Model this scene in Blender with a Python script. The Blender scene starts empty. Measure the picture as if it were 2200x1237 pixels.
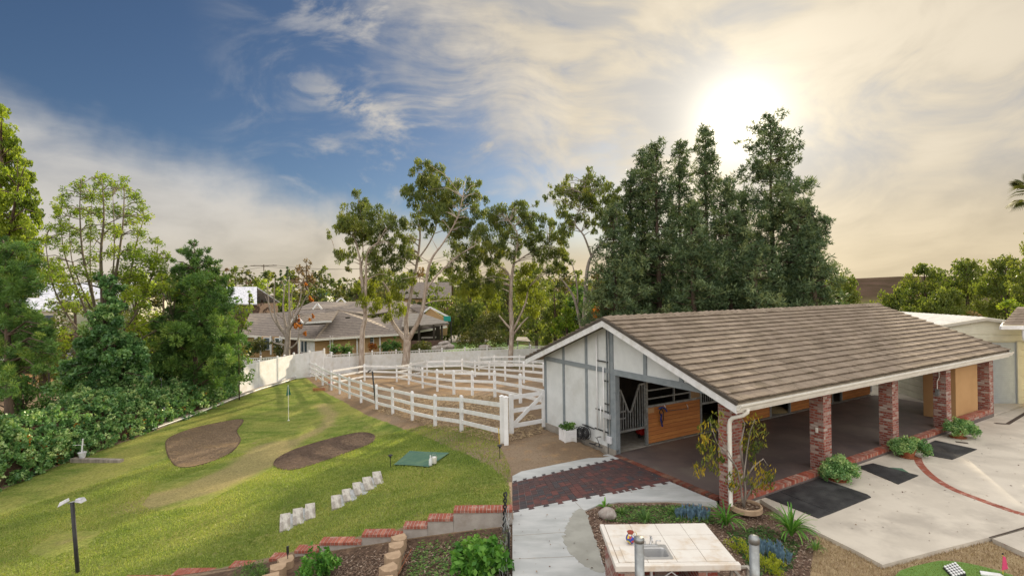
import bpy, math, random
import numpy as np
from mathutils import Matrix, Vector
sc = bpy.context.scene
col = sc.collection
# ------------------------------------------------------------------ camera
F, PT, RO, H = 1078.6, -.0051, -.0134, 5.22     # focal (px of 2200), pitch, roll, height
def setup_camera():
    cd = bpy.data.cameras.new('camera'); cam = bpy.data.objects.new('camera', cd); col.objects.link(cam)
    c, s = math.cos(PT), math.sin(PT); cr, sr = math.cos(RO), math.sin(RO)
    fwd = Vector((0, c, -s)); up0 = Vector((0, s, c)); r0 = Vector((1, 0, 0))
    R = r0*cr + up0*sr; U = up0*cr - r0*sr
    m = Matrix((R, U, -fwd)).transposed().to_4x4(); m.translation = (0, 0, H)
    cam.matrix_world = m
    cd.sensor_width = 36; cd.lens = 36*F/2200; cd.clip_start = .05; cd.clip_end = 8000
    sc.camera = cam
setup_camera()
def ray(px, py):
    dx, dy = px-1100, py-618.5
    cr, sr = math.cos(RO), math.sin(RO); c, s = math.cos(PT), math.sin(PT)
    u = dx*cr+dy*sr; v = -dx*sr+dy*cr; up = -v/F
    return (u/F, c+s*up, -s+c*up)
def at(px, py, z):
    r = ray(px, py); t = (z-H)/r[2]; return (r[0]*t, r[1]*t, z)
def atY(px, py, Y):
    r = ray(px, py); t = Y/r[1]; return (r[0]*t, Y, H+r[2]*t)
# ------------------------------------------------------------------ world, sun, exposure
SUN = Vector(ray(1588, 258)).normalized()
SAZ, SEL = math.atan2(SUN.x, SUN.y), math.asin(SUN.z)
sc.view_settings.view_transform = 'Standard'; sc.view_settings.look = 'None'
sc.view_settings.exposure = 0.50; sc.view_settings.gamma = 1
sc.cycles.max_bounces = 6; sc.cycles.diffuse_bounces = 3; sc.cycles.transmission_bounces = 3
sc.cycles.use_denoising = True
sc.cycles.sample_clamp_indirect = 6
class NT:
    def __init__(s, tree): s.t = tree; s.n = tree.nodes; s.l = tree.links
    def new(s, typ, **kw):
        n = s.n.new(typ)
        for k, v in kw.items(): setattr(n, k, v)
        return n
    def put(s, sock, v):
        if hasattr(v, 'is_output'): s.l.new(v, sock)
        elif isinstance(v, (tuple, list)):
            v = tuple(v)
            if sock.type == 'RGBA' and len(v) == 3: v = v+(1,)
            sock.default_value = v
        else: sock.default_value = v
    def m(s, op, a, b=None, c=None, clamp=False):
        n = s.n.new('ShaderNodeMath'); n.operation = op; n.use_clamp = clamp
        for i, v in enumerate((a, b, c)):
            if v is not None: s.put(n.inputs[i], v)
        return n.outputs[0]
    def vm(s, op, a, b=None, scale=None):
        n = s.n.new('ShaderNodeVectorMath'); n.operation = op
        s.put(n.inputs[0], a)
        if b is not None: s.put(n.inputs[1], b)
        if scale is not None: s.put(n.inputs['Scale'], scale)
        return n.outputs['Value'] if op in ('DOT_PRODUCT', 'LENGTH') else n.outputs[0]
    def ss(s, x, a, b, lo=0., hi=1.):
        n = s.n.new('ShaderNodeMapRange'); n.interpolation_type = 'SMOOTHSTEP'
        s.put(n.inputs[0], x); s.put(n.inputs[1], a); s.put(n.inputs[2], b); s.put(n.inputs[3], lo); s.put(n.inputs[4], hi)
        return n.outputs[0]
    def mix(s, f, a, b, mode='MIX'):
        n = s.n.new('ShaderNodeMix'); n.data_type = 'RGBA'; n.blend_type = mode
        s.put(n.inputs[0], f); s.put(n.inputs[6], a); s.put(n.inputs[7], b)
        return n.outputs[2]
    def noise(s, vec, scale, detail=4, rough=.55, dist=0, out=0):
        n = s.n.new('ShaderNodeTexNoise'); n.inputs['Scale'].default_value = scale
        n.inputs['Detail'].default_value = detail; n.inputs['Roughness'].default_value = rough; n.inputs['Distortion'].default_value = dist
        if vec is not None: s.l.new(vec, n.inputs['Vector'])
        return n.outputs[out]
    def xyz(s, x, y, z):
        n = s.n.new('ShaderNodeCombineXYZ')
        for i, v in enumerate((x, y, z)): s.put(n.inputs[i], v)
        return n.outputs[0]
    def ramp(s, f, stops):
        n = s.n.new('ShaderNodeValToRGB'); e = n.color_ramp.elements
        while len(e) < len(stops): e.new(.5)
        for i, (p, c) in enumerate(stops):
            e[i].position = p; e[i].color = tuple(c)+(1,) if len(c) == 3 else c
        s.put(n.inputs[0], f); return n.outputs[0]
def make_world():
    w = bpy.data.worlds.new('World'); sc.world = w; w.use_nodes = True
    w.node_tree.nodes.clear(); t = NT(w.node_tree)
    out = t.new('ShaderNodeOutputWorld'); bg = t.new('ShaderNodeBackground')
    t.l.new(bg.outputs[0], out.inputs[0])
    sky = t.new('ShaderNodeTexSky', sky_type='NISHITA', sun_disc=False)
    sky.sun_elevation = SEL; sky.sun_rotation = SAZ; sky.air_density = 1.0; sky.dust_density = .6; sky.ozone_density = 2.2
    d = t.new('ShaderNodeTexCoord').outputs['Generated']
    sp = t.new('ShaderNodeSeparateXYZ'); t.l.new(d, sp.inputs[0])
    X, Y, Z = sp.outputs
    DEG = 180/math.pi
    az = t.m('MULTIPLY', t.m('ARCTAN2', X, Y), DEG)
    el = t.m('MULTIPLY', t.m('ARCSINE', Z), DEG)
    dot = t.vm('DOT_PRODUCT', d, tuple(SUN))
    th = t.m('MULTIPLY', t.m('ARCCOSINE', t.m('MINIMUM', dot, .99999)), DEG)
    # cirrus layer seen on a flat ceiling high above
    inv = t.m('DIVIDE', 1., t.m('ADD', t.m('MAXIMUM', Z, 0.), .12))
    cp = t.xyz(t.m('MULTIPLY', X, inv), t.m('MULTIPLY', Y, inv), 0.)
    ae0 = t.xyz(az, t.m('MULTIPLY', el, 1.25), 0.)
    bend = t.vm('SCALE', t.vm('SUBTRACT', t.noise(ae0, .045, 1, .5, 0, 1), (.5, .5, .5)), scale=7.)
    mp = t.new('ShaderNodeMapping'); mp.inputs['Rotation'].default_value = (0, 0, math.radians(16)); mp.inputs['Scale'].default_value = (.036, .15, 1)
    t.l.new(t.vm('ADD', ae0, bend), mp.inputs[0]); stv = mp.outputs[0]
    wn = t.noise(stv, .8, 5, .5, 0)                       # streaks
    wf = t.noise(stv, 1.9, 9, .60, 0)
    big = t.noise(ae0, .055, 3, .5, .2)
    ae = t.xyz(az, el, 0.)
    warp = t.noise(ae, .055, 5, .6, 0)
    warp2 = t.noise(ae, .22, 5, .65, 0)
    wob = t.m('ADD', t.m('MULTIPLY', t.m('SUBTRACT', warp, .5), 22.), t.m('MULTIPLY', t.m('SUBTRACT', warp2, .5), 7.))
    # veil over the sun side
    a1 = t.m('ADD', t.m('ADD', az, t.m('MULTIPLY', t.m('SUBTRACT', el, 13.), 1.0)), wob)
    m1 = t.ss(t.m('ADD', a1, t.m('MULTIPLY', t.m('SUBTRACT', wf, .5), 26.)), -12., 22.)
    # low bank on the left
    l2 = t.m('SUBTRACT', t.m('ADD', 16.6, t.m('MULTIPLY', wob, .32)), t.m('MULTIPLY', t.m('ADD', az, 45.), .27))
    m2 = t.ss(t.m('ADD', t.m('SUBTRACT', l2, el), t.m('MULTIPLY', t.m('SUBTRACT', wf, .5), 2.5)), -1.8, 4.8)
    m3 = t.ss(el, 9., 2.)
    # wisps
    wisp = t.ss(t.m('ADD', t.m('MULTIPLY', wn, .45), t.m('MULTIPLY', wf, .55)), .47, .66)
    reg = t.m('MULTIPLY', t.ss(az, -34., -14.), t.m('MULTIPLY', t.ss(el, 8., 13.), t.ss(big, .30, .55)))
    wl = t.m('MULTIPLY', t.m('MULTIPLY', wisp, reg), .9)
    # a brighter feathered streak between the clear blue and the veil
    dl = t.m('SUBTRACT', t.m('ADD', el, t.m('MULTIPLY', wob, .25)), t.m('ADD', 21.0, t.m('MULTIPLY', t.m('ADD', az, 23.), -.26)))
    st = t.m('MULTIPLY', t.ss(t.m('ABSOLUTE', dl), 2.6, .2), t.m('MULTIPLY', t.ss(az, -27., -18.), t.ss(az, 10., 0.)))
    stw = t.m('MULTIPLY', st, t.ss(wf, .38, .62))
    dens = t.m('MAXIMUM', t.m('MAXIMUM', t.m('MULTIPLY', m1, t.ss(t.m('ADD', wf, t.m('MULTIPLY', m1, .18)), .22, .56, .45, 1.)), t.m('MULTIPLY', m2, .93)), t.m('MAXIMUM', t.m('MAXIMUM', m3, wl), t.m('MULTIPLY', stw, .8)))
    dens = t.m('MINIMUM', dens, .97)
    thin = t.m('ADD', t.m('MULTIPLY', big, .45), t.m('ADD', t.m('MULTIPLY', wf, .22), t.m('MULTIPLY', wn, .33)))
    shade = t.ss(thin, .38, .60, .78, 1.10)
    far = (.42, .41, .395); warm = (.50, .435, .335); low = (.54, .435, .28)
    cc = t.mix(t.ss(th, 62., 14.), far, warm)
    cc = t.mix(t.m('MULTIPLY', t.ss(el, 13., 1.), t.ss(az, -60., 25., .35, .8)), cc, low)
    cc = t.mix(t.m('MULTIPLY', t.ss(el, 40., 75.), .6), cc, (.62, .66, .74))
    cc = t.mix(t.m('MULTIPLY', t.ss(thin, .52, .40), t.m('MULTIPLY', t.ss(el, 5., 14.), .55)), cc, (.33, .36, .42))
    cc = t.vm('SCALE', cc, scale=shade)
    # light that comes through thinner cloud
    g1 = t.m('MULTIPLY', t.m('EXPONENT', t.m('MULTIPLY', t.m('POWER', t.m('DIVIDE', th, 4.0), 2.), -1.)), .62)
    g2 = t.m('MULTIPLY', t.m('EXPONENT', t.m('DIVIDE', th, -8.5)), .46)
    gl = t.vm('SCALE', (1., .90, .70), scale=t.m('ADD', g1, g2))
    blue = t.vm('MULTIPLY', t.vm('SCALE', sky.outputs[0], scale=.040), (.92, 1.05, 1.24))
    res = t.mix(dens, blue, cc)
    res = t.vm('ADD', res, gl)
    # unseen sky overhead and behind, brightened as added fill light for the yard
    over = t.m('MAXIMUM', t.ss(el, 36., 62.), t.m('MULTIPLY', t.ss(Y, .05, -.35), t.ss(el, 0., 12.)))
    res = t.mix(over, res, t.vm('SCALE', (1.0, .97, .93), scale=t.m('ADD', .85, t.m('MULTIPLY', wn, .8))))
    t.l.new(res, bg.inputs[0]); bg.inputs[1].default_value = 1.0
    w.cycles.sampling_method = 'MANUAL'; w.cycles.sample_map_resolution = 1024
    ld = bpy.data.lights.new('sun', 'SUN'); lo = bpy.data.objects.new('sun', ld); col.objects.link(lo)
    ld.energy = 5.0; ld.angle = math.radians(.8); ld.color = (1, .84, .58)
    lo.rotation_euler = (-Vector((math.sin(SAZ+.035)*math.cos(SEL), math.cos(SAZ+.035)*math.cos(SEL), math.sin(SEL)))).to_track_quat('-Z', 'Y').to_euler()
make_world()
# ------------------------------------------------------------------ helpers
R = random.Random(7); NR = np.random.RandomState(11)
def tag(o, label=None, cat=None, group=None, kind=None):
    if label: o['label'] = label
    if cat: o['category'] = cat
    if group: o['group'] = group
    if kind: o['kind'] = kind
    return o
def empty(name, label, cat, loc=(0, 0, 0), rz=0, group=None):
    o = bpy.data.objects.new(name, None); col.objects.link(o); o.location = loc; o.rotation_euler = (0, 0, rz)
    o.empty_display_size = .2
    return tag(o, label, cat, group)
def copy_tree(o, parent=None):
    c = o.copy(); col.objects.link(c)
    if parent: c.parent = parent
    for ch in [x for x in col.objects if x.parent == o]: copy_tree(ch, c)
    return c
class MB:
    def __init__(s): s.v = []; s.f = []
    def add(s, vs, fs):
        o = len(s.v); s.v += [tuple(p) for p in vs]; s.f += [tuple(i+o for i in f) for f in fs]; return s
    def hexa(s, p):     # 8 points: bottom 4 ccw, top 4 ccw
        return s.add(p, [(3, 2, 1, 0), (4, 5, 6, 7), (0, 1, 5, 4), (1, 2, 6, 5), (2, 3, 7, 6), (3, 0, 4, 7)])
    def box(s, x0, y0, z0, x1, y1, z1, top=0):
        if x0 > x1: x0, x1 = x1, x0
        if y0 > y1: y0, y1 = y1, y0
        t = top
        return s.hexa([(x0, y0, z0), (x1, y0, z0), (x1, y1, z0), (x0, y1, z0), (x0+t, y0+t, z1), (x1-t, y0+t, z1), (x1-t, y1-t, z1), (x0+t, y1-t, z1)])
    def cbox(s, c, sx, sy, sz, rz=0, rx=0, ry=0):
        m = Matrix.Rotation(rz, 3, 'Z') @ Matrix.Rotation(ry, 3, 'Y') @ Matrix.Rotation(rx, 3, 'X')
        P = [(-1, -1, -1), (1, -1, -1), (1, 1, -1), (-1, 1, -1), (-1, -1, 1), (1, -1, 1), (1, 1, 1), (-1, 1, 1)]
        return s.hexa([Vector(c)+m @ Vector((a*sx/2, b*sy/2, d*sz/2)) for a, b, d in P])
    def bar(s, a, b, w, h, up=(0, 0, 1)):     # rectangular beam from a to b
        a, b = Vector(a), Vector(b); d = (b-a).normalized(); u = Vector(up)
        sd = d.cross(u).normalized()*w/2; u = sd.cross(d).normalized()*h/2
        return s.hexa([a-sd-u, a+sd-u, b+sd-u, b-sd-u, a-sd+u, a+sd+u, b+sd+u, b-sd+u])
    def tube(s, pts, rad, n=6, cap=True):
        pts = [Vector(p) for p in pts]; o = len(s.v); k = len(pts)
        if not hasattr(rad, '__len__'): rad = [rad]*k
        ref = Vector((0, 0, 1)); prev = None
        for i, p in enumerate(pts):
            d = (pts[min(i+1, k-1)]-pts[max(i-1, 0)]).normalized()
            if prev is None: a = d.cross(ref if abs(d.z) < .9 else Vector((1, 0, 0))).normalized()
            else: a = (prev-d*prev.dot(d)).normalized()
            prev = a; b = d.cross(a)
            for j in range(n):
                t = 2*math.pi*j/n; s.v.append(tuple(p+(a*math.cos(t)+b*math.sin(t))*rad[i]))
        for i in range(k-1):
            for j in range(n):
                q = (j+1) % n; s.f.append((o+i*n+j, o+i*n+q, o+(i+1)*n+q, o+(i+1)*n+j))
        if cap: s.f.append(tuple(o+j for j in range(n))[::-1]); s.f.append(tuple(o+(k-1)*n+j for j in range(n)))
        return s
    def lathe(s, c, prof, n=20):       # prof [(r,z)]
        o = len(s.v); k = len(prof)
        for r, z in prof:
            for j in range(n):
                t = 2*math.pi*j/n; s.v.append((c[0]+r*math.cos(t), c[1]+r*math.sin(t), c[2]+z))
        for i in range(k-1):
            for j in range(n):
                q = (j+1) % n; s.f.append((o+i*n+j, o+i*n+q, o+(i+1)*n+q, o+(i+1)*n+j))
        s.f.append(tuple(o+j for j in range(n))[::-1]); s.f.append(tuple(o+(k-1)*n+j for j in range(n)))
        return s
    def prism(s, poly, z0, z1):
        a = sum(poly[i][0]*poly[(i+1) % len(poly)][1]-poly[(i+1) % len(poly)][0]*poly[i][1] for i in range(len(poly)))
        if a < 0: poly = poly[::-1]
        n = len(poly)
        zz = lambda z, p: z(p[0], p[1]) if callable(z) else z
        s.add([(p[0], p[1], zz(z0, p)) for p in poly]+[(p[0], p[1], zz(z1, p)) for p in poly],
              [tuple(range(n))[::-1], tuple(range(n, 2*n))]+[(i, (i+1) % n, (i+1) % n+n, i+n) for i in range(n)])
        return s
    def build(s, name, mat, parent=None, smooth=False, uv=False, bevel=0):
        me = bpy.data.meshes.new(name); me.from_pydata(s.v, [], s.f); me.update()
        if smooth: me.shade_smooth()
        if uv:      # box projection in metres
            L = me.uv_layers.new(name='UVMap'); co = s.v
            for p in me.polygons:
                n = p.normal; ax, ay, az_ = abs(n.x), abs(n.y), abs(n.z)
                for li in p.loop_indices:
                    c = co[me.loops[li].vertex_index]
                    L.data[li].uv = (c[0], c[1]) if az_ > .7 else ((c[0], c[2]) if ay >= ax else (c[1]+.07, c[2]))
        me.materials.append(mat)
        o = bpy.data.objects.new(name, me); col.objects.link(o)
        if parent: o.parent = parent
        if bevel:
            b = o.modifiers.new('bevel', 'BEVEL'); b.width = bevel; b.segments = 2; b.limit_method = 'ANGLE'
        return o
def np_mesh(name, V, Fq, mat, parent=None, attr=None, smooth=False):
    """V (n,3), Fq (m,k) faces of k verts, attr dict of per-vertex floats"""
    me = bpy.data.meshes.new(name); n = len(V); m, k = Fq.shape
    me.vertices.add(n); me.vertices.foreach_set('co', np.ascontiguousarray(V, np.float32).ravel())
    me.loops.add(m*k); me.loops.foreach_set('vertex_index', np.ascontiguousarray(Fq, np.int32).ravel())
    me.polygons.add(m); me.polygons.foreach_set('loop_start', np.arange(m, dtype=np.int32)*k)
    me.polygons.foreach_set('loop_total', np.full(m, k, np.int32))
    me.update(calc_edges=True)
    for a, d in (attr or {}).items():
        at_ = me.attributes.new(a, 'FLOAT', 'POINT'); at_.data.foreach_set('value', np.ascontiguousarray(d, np.float32))
    if smooth: me.shade_smooth()
    me.materials.append(mat); o = bpy.data.objects.new(name, me); col.objects.link(o)
    if parent: o.parent = parent
    return o
# ------------------------------------------------------------------ materials
def newmat(name):
    m = bpy.data.materials.new(name); m.use_nodes = True; t = NT(m.node_tree); b = m.node_tree.nodes['Principled BSDF']
    return m, t, b
def mat(name, c1, c2=None, scale=3., rough=.7, bump=0., detail=5, metal=0., c3=None, s3=.4, spec=.3, stretch=None, lo=.35, hi=.65, bscale=None):
    m, t, b = newmat(name)
    v = t.new('ShaderNodeTexCoord').outputs['Object']
    if stretch:
        mp = t.new('ShaderNodeMapping'); mp.inputs['Scale'].default_value = stretch; t.l.new(v, mp.inputs[0]); v = mp.outputs[0]
    c2 = c2 or tuple(x*.8 for x in c1)
    n = t.noise(v, scale, detail, .6)
    cc = t.mix(t.ss(n, lo, hi), c1, c2)
    if c3: cc = t.mix(t.m('MULTIPLY', t.ss(t.noise(v, s3, 5, .65), .48, .68), .8), cc, c3)
    t.l.new(cc, b.inputs['Base Color']); b.inputs['Roughness'].default_value = rough; b.inputs['Metallic'].default_value = metal
    b.inputs['Specular IOR Level'].default_value = spec
    if bump:
        bn = t.new('ShaderNodeBump'); bn.inputs['Strength'].default_value = bump; bn.inputs['Distance'].default_value = .03
        t.l.new(t.noise(v, bscale or scale*2, 6, .65), bn.inputs['Height']); t.l.new(bn.outputs[0], b.inputs['Normal'])
    return m
def island(name, cols, rough=.8, bump=.3, nscale=9, stain=None, soft=.25, tiny=60, spec=.25):
    """per piece colour from a ramp, with grain; cols ramp stops"""
    m, t, b = newmat(name)
    g = t.new('ShaderNodeNewGeometry').outputs['Random Per Island']; v = t.new('ShaderNodeTexCoord').outputs['Object']
    cc = t.ramp(g, [(i/(len(cols)-1), c) for i, c in enumerate(cols)])
    n = t.noise(v, nscale, 6, .65)
    cc = t.mix(1., cc, t.ramp(n, [(.25, (1-soft,)*3), (.75, (1+0*soft,)*3)]), 'MULTIPLY')
    if stain: cc = t.mix(t.m('MULTIPLY', t.ss(t.noise(v, stain[1], 5, .7), .5, .68), stain[2]), cc, stain[0])
    t.l.new(cc, b.inputs['Base Color']); b.inputs['Roughness'].default_value = rough; b.inputs['Specular IOR Level'].default_value = spec
    bn = t.new('ShaderNodeBump'); bn.inputs['Strength'].default_value = bump; bn.inputs['Distance'].default_value = .01
    t.l.new(t.noise(v, tiny, 4, .6), bn.inputs['Height']); t.l.new(bn.outputs[0], b.inputs['Normal'])
    return m
def brick(name, cols, mortar=(.42, .38, .34), w=.215, h=.075, ms=.011, wash=.45, rough=.85):
    m, t, b = newmat(name)
    uv = t.new('ShaderNodeUVMap').outputs[0]
    jig = t.vm('SCALE', t.vm('SUBTRACT', t.noise(uv, 9, 2, .5, 0, 1), (.5, .5, .5)), scale=.02)
    uvj = t.vm('ADD', uv, jig)
    n = t.new('ShaderNodeTexBrick'); n.offset = .5
    n.inputs['Color1'].default_value = (0, 0, 0, 1); n.inputs['Color2'].default_value = (1, 1, 1, 1); n.inputs['Mortar'].default_value = (.5, .5, .5, 1)
    n.inputs['Scale'].default_value = 1; n.inputs['Mortar Size'].default_value = ms; n.inputs['Brick Width'].default_value = w
    n.inputs['Row Height'].default_value = h; n.inputs['Mortar Smooth'].default_value = .3
    t.l.new(uvj, n.inputs['Vector'])
    cc = t.ramp(n.outputs['Color'], [(i/(len(cols)-1), c) for i, c in enumerate(cols)])
    ws = t.ss(t.noise(uv, 14, 5, .7), .47, .62)
    cc = t.mix(t.m('MULTIPLY', ws, wash), cc, (.62, .58, .55))
    cc = t.mix(n.outputs['Fac'], cc, mortar)
    cc = t.mix(1., cc, t.ramp(t.noise(uv, 30, 4, .6), [(.3, (.75,)*3), (.7, (1., 1., 1.))]), 'MULTIPLY')
    t.l.new(cc, b.inputs['Base Color']); b.inputs['Roughness'].default_value = rough
    bn = t.new('ShaderNodeBump'); bn.inputs['Strength'].default_value = .6; bn.inputs['Distance'].default_value = .012
    t.l.new(t.m('SUBTRACT', t.m('MULTIPLY', t.noise(uv, 40, 3), .4), n.outputs['Fac']), bn.inputs['Height']); t.l.new(bn.outputs[0], b.inputs['Normal'])
    return m
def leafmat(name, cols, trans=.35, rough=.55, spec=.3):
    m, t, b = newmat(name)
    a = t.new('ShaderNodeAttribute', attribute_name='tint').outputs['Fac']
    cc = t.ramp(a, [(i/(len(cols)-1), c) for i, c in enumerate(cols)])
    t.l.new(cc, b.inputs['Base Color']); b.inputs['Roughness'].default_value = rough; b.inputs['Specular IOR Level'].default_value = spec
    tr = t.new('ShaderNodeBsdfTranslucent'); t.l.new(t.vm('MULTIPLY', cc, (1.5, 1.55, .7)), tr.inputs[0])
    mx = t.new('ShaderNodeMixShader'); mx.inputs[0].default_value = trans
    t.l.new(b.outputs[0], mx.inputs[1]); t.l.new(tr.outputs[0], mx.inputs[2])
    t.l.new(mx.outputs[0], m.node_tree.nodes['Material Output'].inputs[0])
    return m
M = {}
M['white_vinyl'] = mat('white_vinyl', (.80, .80, .81), (.72, .72, .72), 3, .45, c3=(.67, .65, .61), s3=1.6)
M['white_paint'] = mat('white_paint', (.78, .78, .79), (.68, .68, .68), 6, .5, c3=(.6, .58, .54), s3=2.5)
M['gutter'] = mat('gutter', (.80, .77, .70), (.70, .67, .60), 3, .4)
M['panel'] = mat('panel', (.68, .70, .70), (.61, .63, .63), 2, .75, .08, c3=(.55, .56, .54), s3=.9)
M['trim'] = mat('trim', (.26, .29, .31), (.21, .24, .26), 5, .65)
M['galv'] = mat('galv', (.36, .38, .38), (.26, .27, .27), 14, .42, metal=.6, c3=(.2, .19, .17), s3=5)
M['steel'] = mat('steel', (.55, .55, .55), (.50, .50, .50), 2, .32, metal=.75)
M['black_metal'] = mat('black_metal', (.018, .018, .02), (.03, .03, .03), 8, .45)
M['rubber'] = mat('rubber', (.022, .022, .024), (.04, .04, .042), 3, .62, .25, c3=(.07, .07, .07), s3=1.3, bscale=60)
M['conc'] = mat('conc', (.58, .525, .445), (.50, .45, .38), 1.1, .8, .2, 9, c3=(.38, .34, .29), s3=.5, bscale=40)
M['conc_path'] = mat('conc_path', (.47, .475, .47), (.39, .40, .40), 1.6, .8, .15, 7, c3=(.30, .31, .30), s3=.55, bscale=40, stretch=(.6, 1.6, 1))
M['conc_old'] = mat('conc_old', (.36, .33, .29), (.26, .235, .20), 4, .9, .3)
M['stucco'] = mat('stucco', (.42, .375, .345), (.35, .31, .28), 4, .9, .35, c3=(.27, .22, .18), s3=1.5, bscale=70)
M['wood_orange'] = None
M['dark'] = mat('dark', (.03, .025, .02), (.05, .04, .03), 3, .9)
M['cardboard'] = mat('cardboard', (.50, .30, .14), (.45, .265, .12), 1.2, .85, .05)
M['terracotta'] = mat('terracotta', (.38, .13, .06), (.28, .10, .05), 6, .8, .1)
M['log'] = mat('log', (.56, .53, .47), (.36, .33, .29), 6, .9, .8, stretch=(.5, 2, 1), c3=(.24, .21, .18), s3=4, bscale=18)
M['board'] = mat('board', (.40, .41, .42), (.30, .31, .31), 7, .8, .2)
M['block'] = mat('block', (.46, .33, .22), (.37, .26, .17), 5, .92, .5, bscale=50)
M['rock'] = mat('rock', (.36, .31, .28), (.24, .21, .19), 5, .9, .5, c3=(.45, .42, .38), s3=7)
M['bark_pale'] = mat('bark_pale', (.44, .36, .30), (.28, .22, .18), 3, .85, .3, stretch=(2, 2, .5), c3=(.55, .50, .44), s3=2.5)
M['bark_grey'] = mat('bark_grey', (.32, .28, .24), (.20, .17, .15), 3, .9, .3, stretch=(2, 2, .5))
M['bark_dark'] = mat('bark_dark', (.13, .09, .065), (.07, .05, .04), 3, .9, .4, stretch=(2, 2, .5))
M['twig'] = mat('twig', (.20, .165, .12), (.13, .11, .08), 3, .9)
M['counter'] = mat('counter', (.74, .70, .64), (.69, .64, .58), 3, .45, .03, c3=(.58, .47, .35), s3=2.4)
M['green_mat'] = mat('green_mat', (.065, .14, .10), (.085, .16, .11), 5, .95, .1, c3=(.12, .2, .12), s3=1.5)
M['putt'] = mat('putt', (.12, .22, .05), (.15, .25, .06), 30, .95, .2)
M['red_plastic'] = mat('red_plastic', (.45, .012, .012), (.40, .01, .01), 5, .35, spec=.5)
M['green_cloth'] = mat('green_cloth', (.01, .12, .07), (.01, .10, .06), 5, .8)
M['pink_cloth'] = mat('pink_cloth', (.70, .08, .20), (.62, .07, .17), 5, .8)
M['yellow_cloth'] = mat('yellow_cloth', (.7, .5, .03), (.6, .42, .03), 5, .7)
M['clear'] = mat('clear', (.70, .72, .74), (.6, .62, .64), 12, .25)
M['cream'] = mat('cream', (.70, .68, .56), (.65, .63, .51), 2, .55, c3=(.58, .55, .45), s3=.8)
M['roller'] = mat('roller', (.50, .55, .61), (.45, .50, .56), 4, .45, metal=.2)
M['metal_roof'] = mat('metal_roof', (.72, .69, .62), (.62, .59, .53), 3, .4, metal=.2)
M['tan_wall'] = mat('tan_wall', (.46, .30, .15), (.42, .27, .135), 2, .85)
M['brown_wall'] = mat('brown_wall', (.10, .06, .045), (.13, .08, .06), 2, .85)
M['glass'] = mat('glass', (.05, .07, .09), (.09, .11, .13), 1.5, .12, spec=.6)
M['balls'] = mat('balls', (.8, .8, .8), (.75, .75, .75), 5, .35)
M['white_roof'] = mat('white_roof', (.72, .72, .76), (.55, .55, .6), 3, .6, c3=(.35, .35, .38), s3=3)
M['dark_green'] = mat('dark_green', (.02, .12, .08), (.02, .10, .07), 4, .6)
M['asphalt'] = mat('asphalt', (.22, .22, .24), (.17, .17, .19), 3, .9)
M['drain'] = mat('drain', (.05, .04, .035), (.09, .06, .045), 20, .8)
M['soil'] = mat('soil', (.125, .08, .055), (.07, .045, .03), 14, .95, 1., 8, c3=(.20, .13, .085), s3=2.5, bscale=25)
M['soil_light'] = mat('soil_light', (.22, .155, .095), (.10, .07, .05), 16, .95, 1., 8, c3=(.30, .20, .10), s3=.6, bscale=22, stretch=(.6, 1.5, 1))
M['mulch'] = mat('mulch', (.17, .105, .075), (.09, .055, .04), 12, .95, .8, c3=(.24, .17, .12), s3=3, bscale=30)
M['dry'] = mat('dry', (.36, .265, .155), (.27, .195, .115), 9, .95, .5, c3=(.40, .31, .18), s3=1.2, bscale=50)
BR = [(.16, .03, .02), (.33, .06, .035), (.24, .045, .028), (.38, .085, .048), (.48, .34, .28), (.30, .055, .032), (.27, .05, .03), (.55, .46, .40), (.20, .035, .025)]
M['brick_wash'] = brick('brick_wash', BR, (.34, .27, .23), wash=.2)
M['brick_red'] = island('brick_red', [(.26, .075, .05), (.36, .11, .07), (.30, .085, .055), (.42, .16, .11), (.28, .08, .055)], .8, .3, 9, ((.5, .42, .36), 6, .5))
M['brick_curb'] = island('brick_curb', [(.26, .06, .04), (.42, .12, .075), (.35, .08, .05), (.48, .30, .22), (.30, .07, .05)], .8, .3, 9, ((.5, .42, .36), 5, .6))
M['brick_dark'] = brick('brick_dark', [(.19, .065, .04), (.28, .09, .06), (.35, .13, .08), (.22, .07, .05)], (.2, .16, .13), wash=.2)
M['roof_tile'] = island('roof_tile', [(.215, .17, .13), (.295, .235, .18), (.25, .20, .155), (.34, .275, .215), (.265, .21, .165)], .95, .35, 6, ((.13, .105, .07), 2.6, .5), .30, 30, .08)
M['roof_tile_dark'] = mat('roof_tile_dark', (.10, .085, .07), (.07, .06, .05), 4, .9)
M['mortar'] = mat('mortar', (.52, .49, .45), (.44, .41, .37), 9, .9)
def house_roof_mat(name, a, b_, line, pitch=.38):
    m, t, b = newmat(name)
    v = t.new('ShaderNodeTexCoord').outputs['Object']; sp = t.new('ShaderNodeSeparateXYZ'); t.l.new(v, sp.inputs[0])
    zz = t.m('ADD', sp.outputs[2], t.m('MULTIPLY', t.noise(v, .8, 3), .05))
    fr = t.m('FRACT', t.m('DIVIDE', zz, pitch))
    cc = t.mix(t.ss(t.noise(v, 2.2, 6, .7), .35, .65), a, b_)
    cc = t.mix(t.ss(fr, .30, .10), cc, line)
    t.l.new(cc, b.inputs['Base Color']); b.inputs['Roughness'].default_value = .9
    bn = t.new('ShaderNodeBump'); bn.inputs['Strength'].default_value = 1; bn.inputs['Distance'].default_value = .1
    t.l.new(fr, bn.inputs['Height']); t.l.new(bn.outputs[0], b.inputs['Normal'])
    return m
M['house_roof'] = house_roof_mat('house_roof', (.27, .225, .19), (.19, .16, .14), (.06, .05, .045), .22)
M['pale_roof'] = house_roof_mat('pale_roof', (.30, .27, .23), (.24, .21, .18), (.15, .13, .11), .2)
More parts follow.
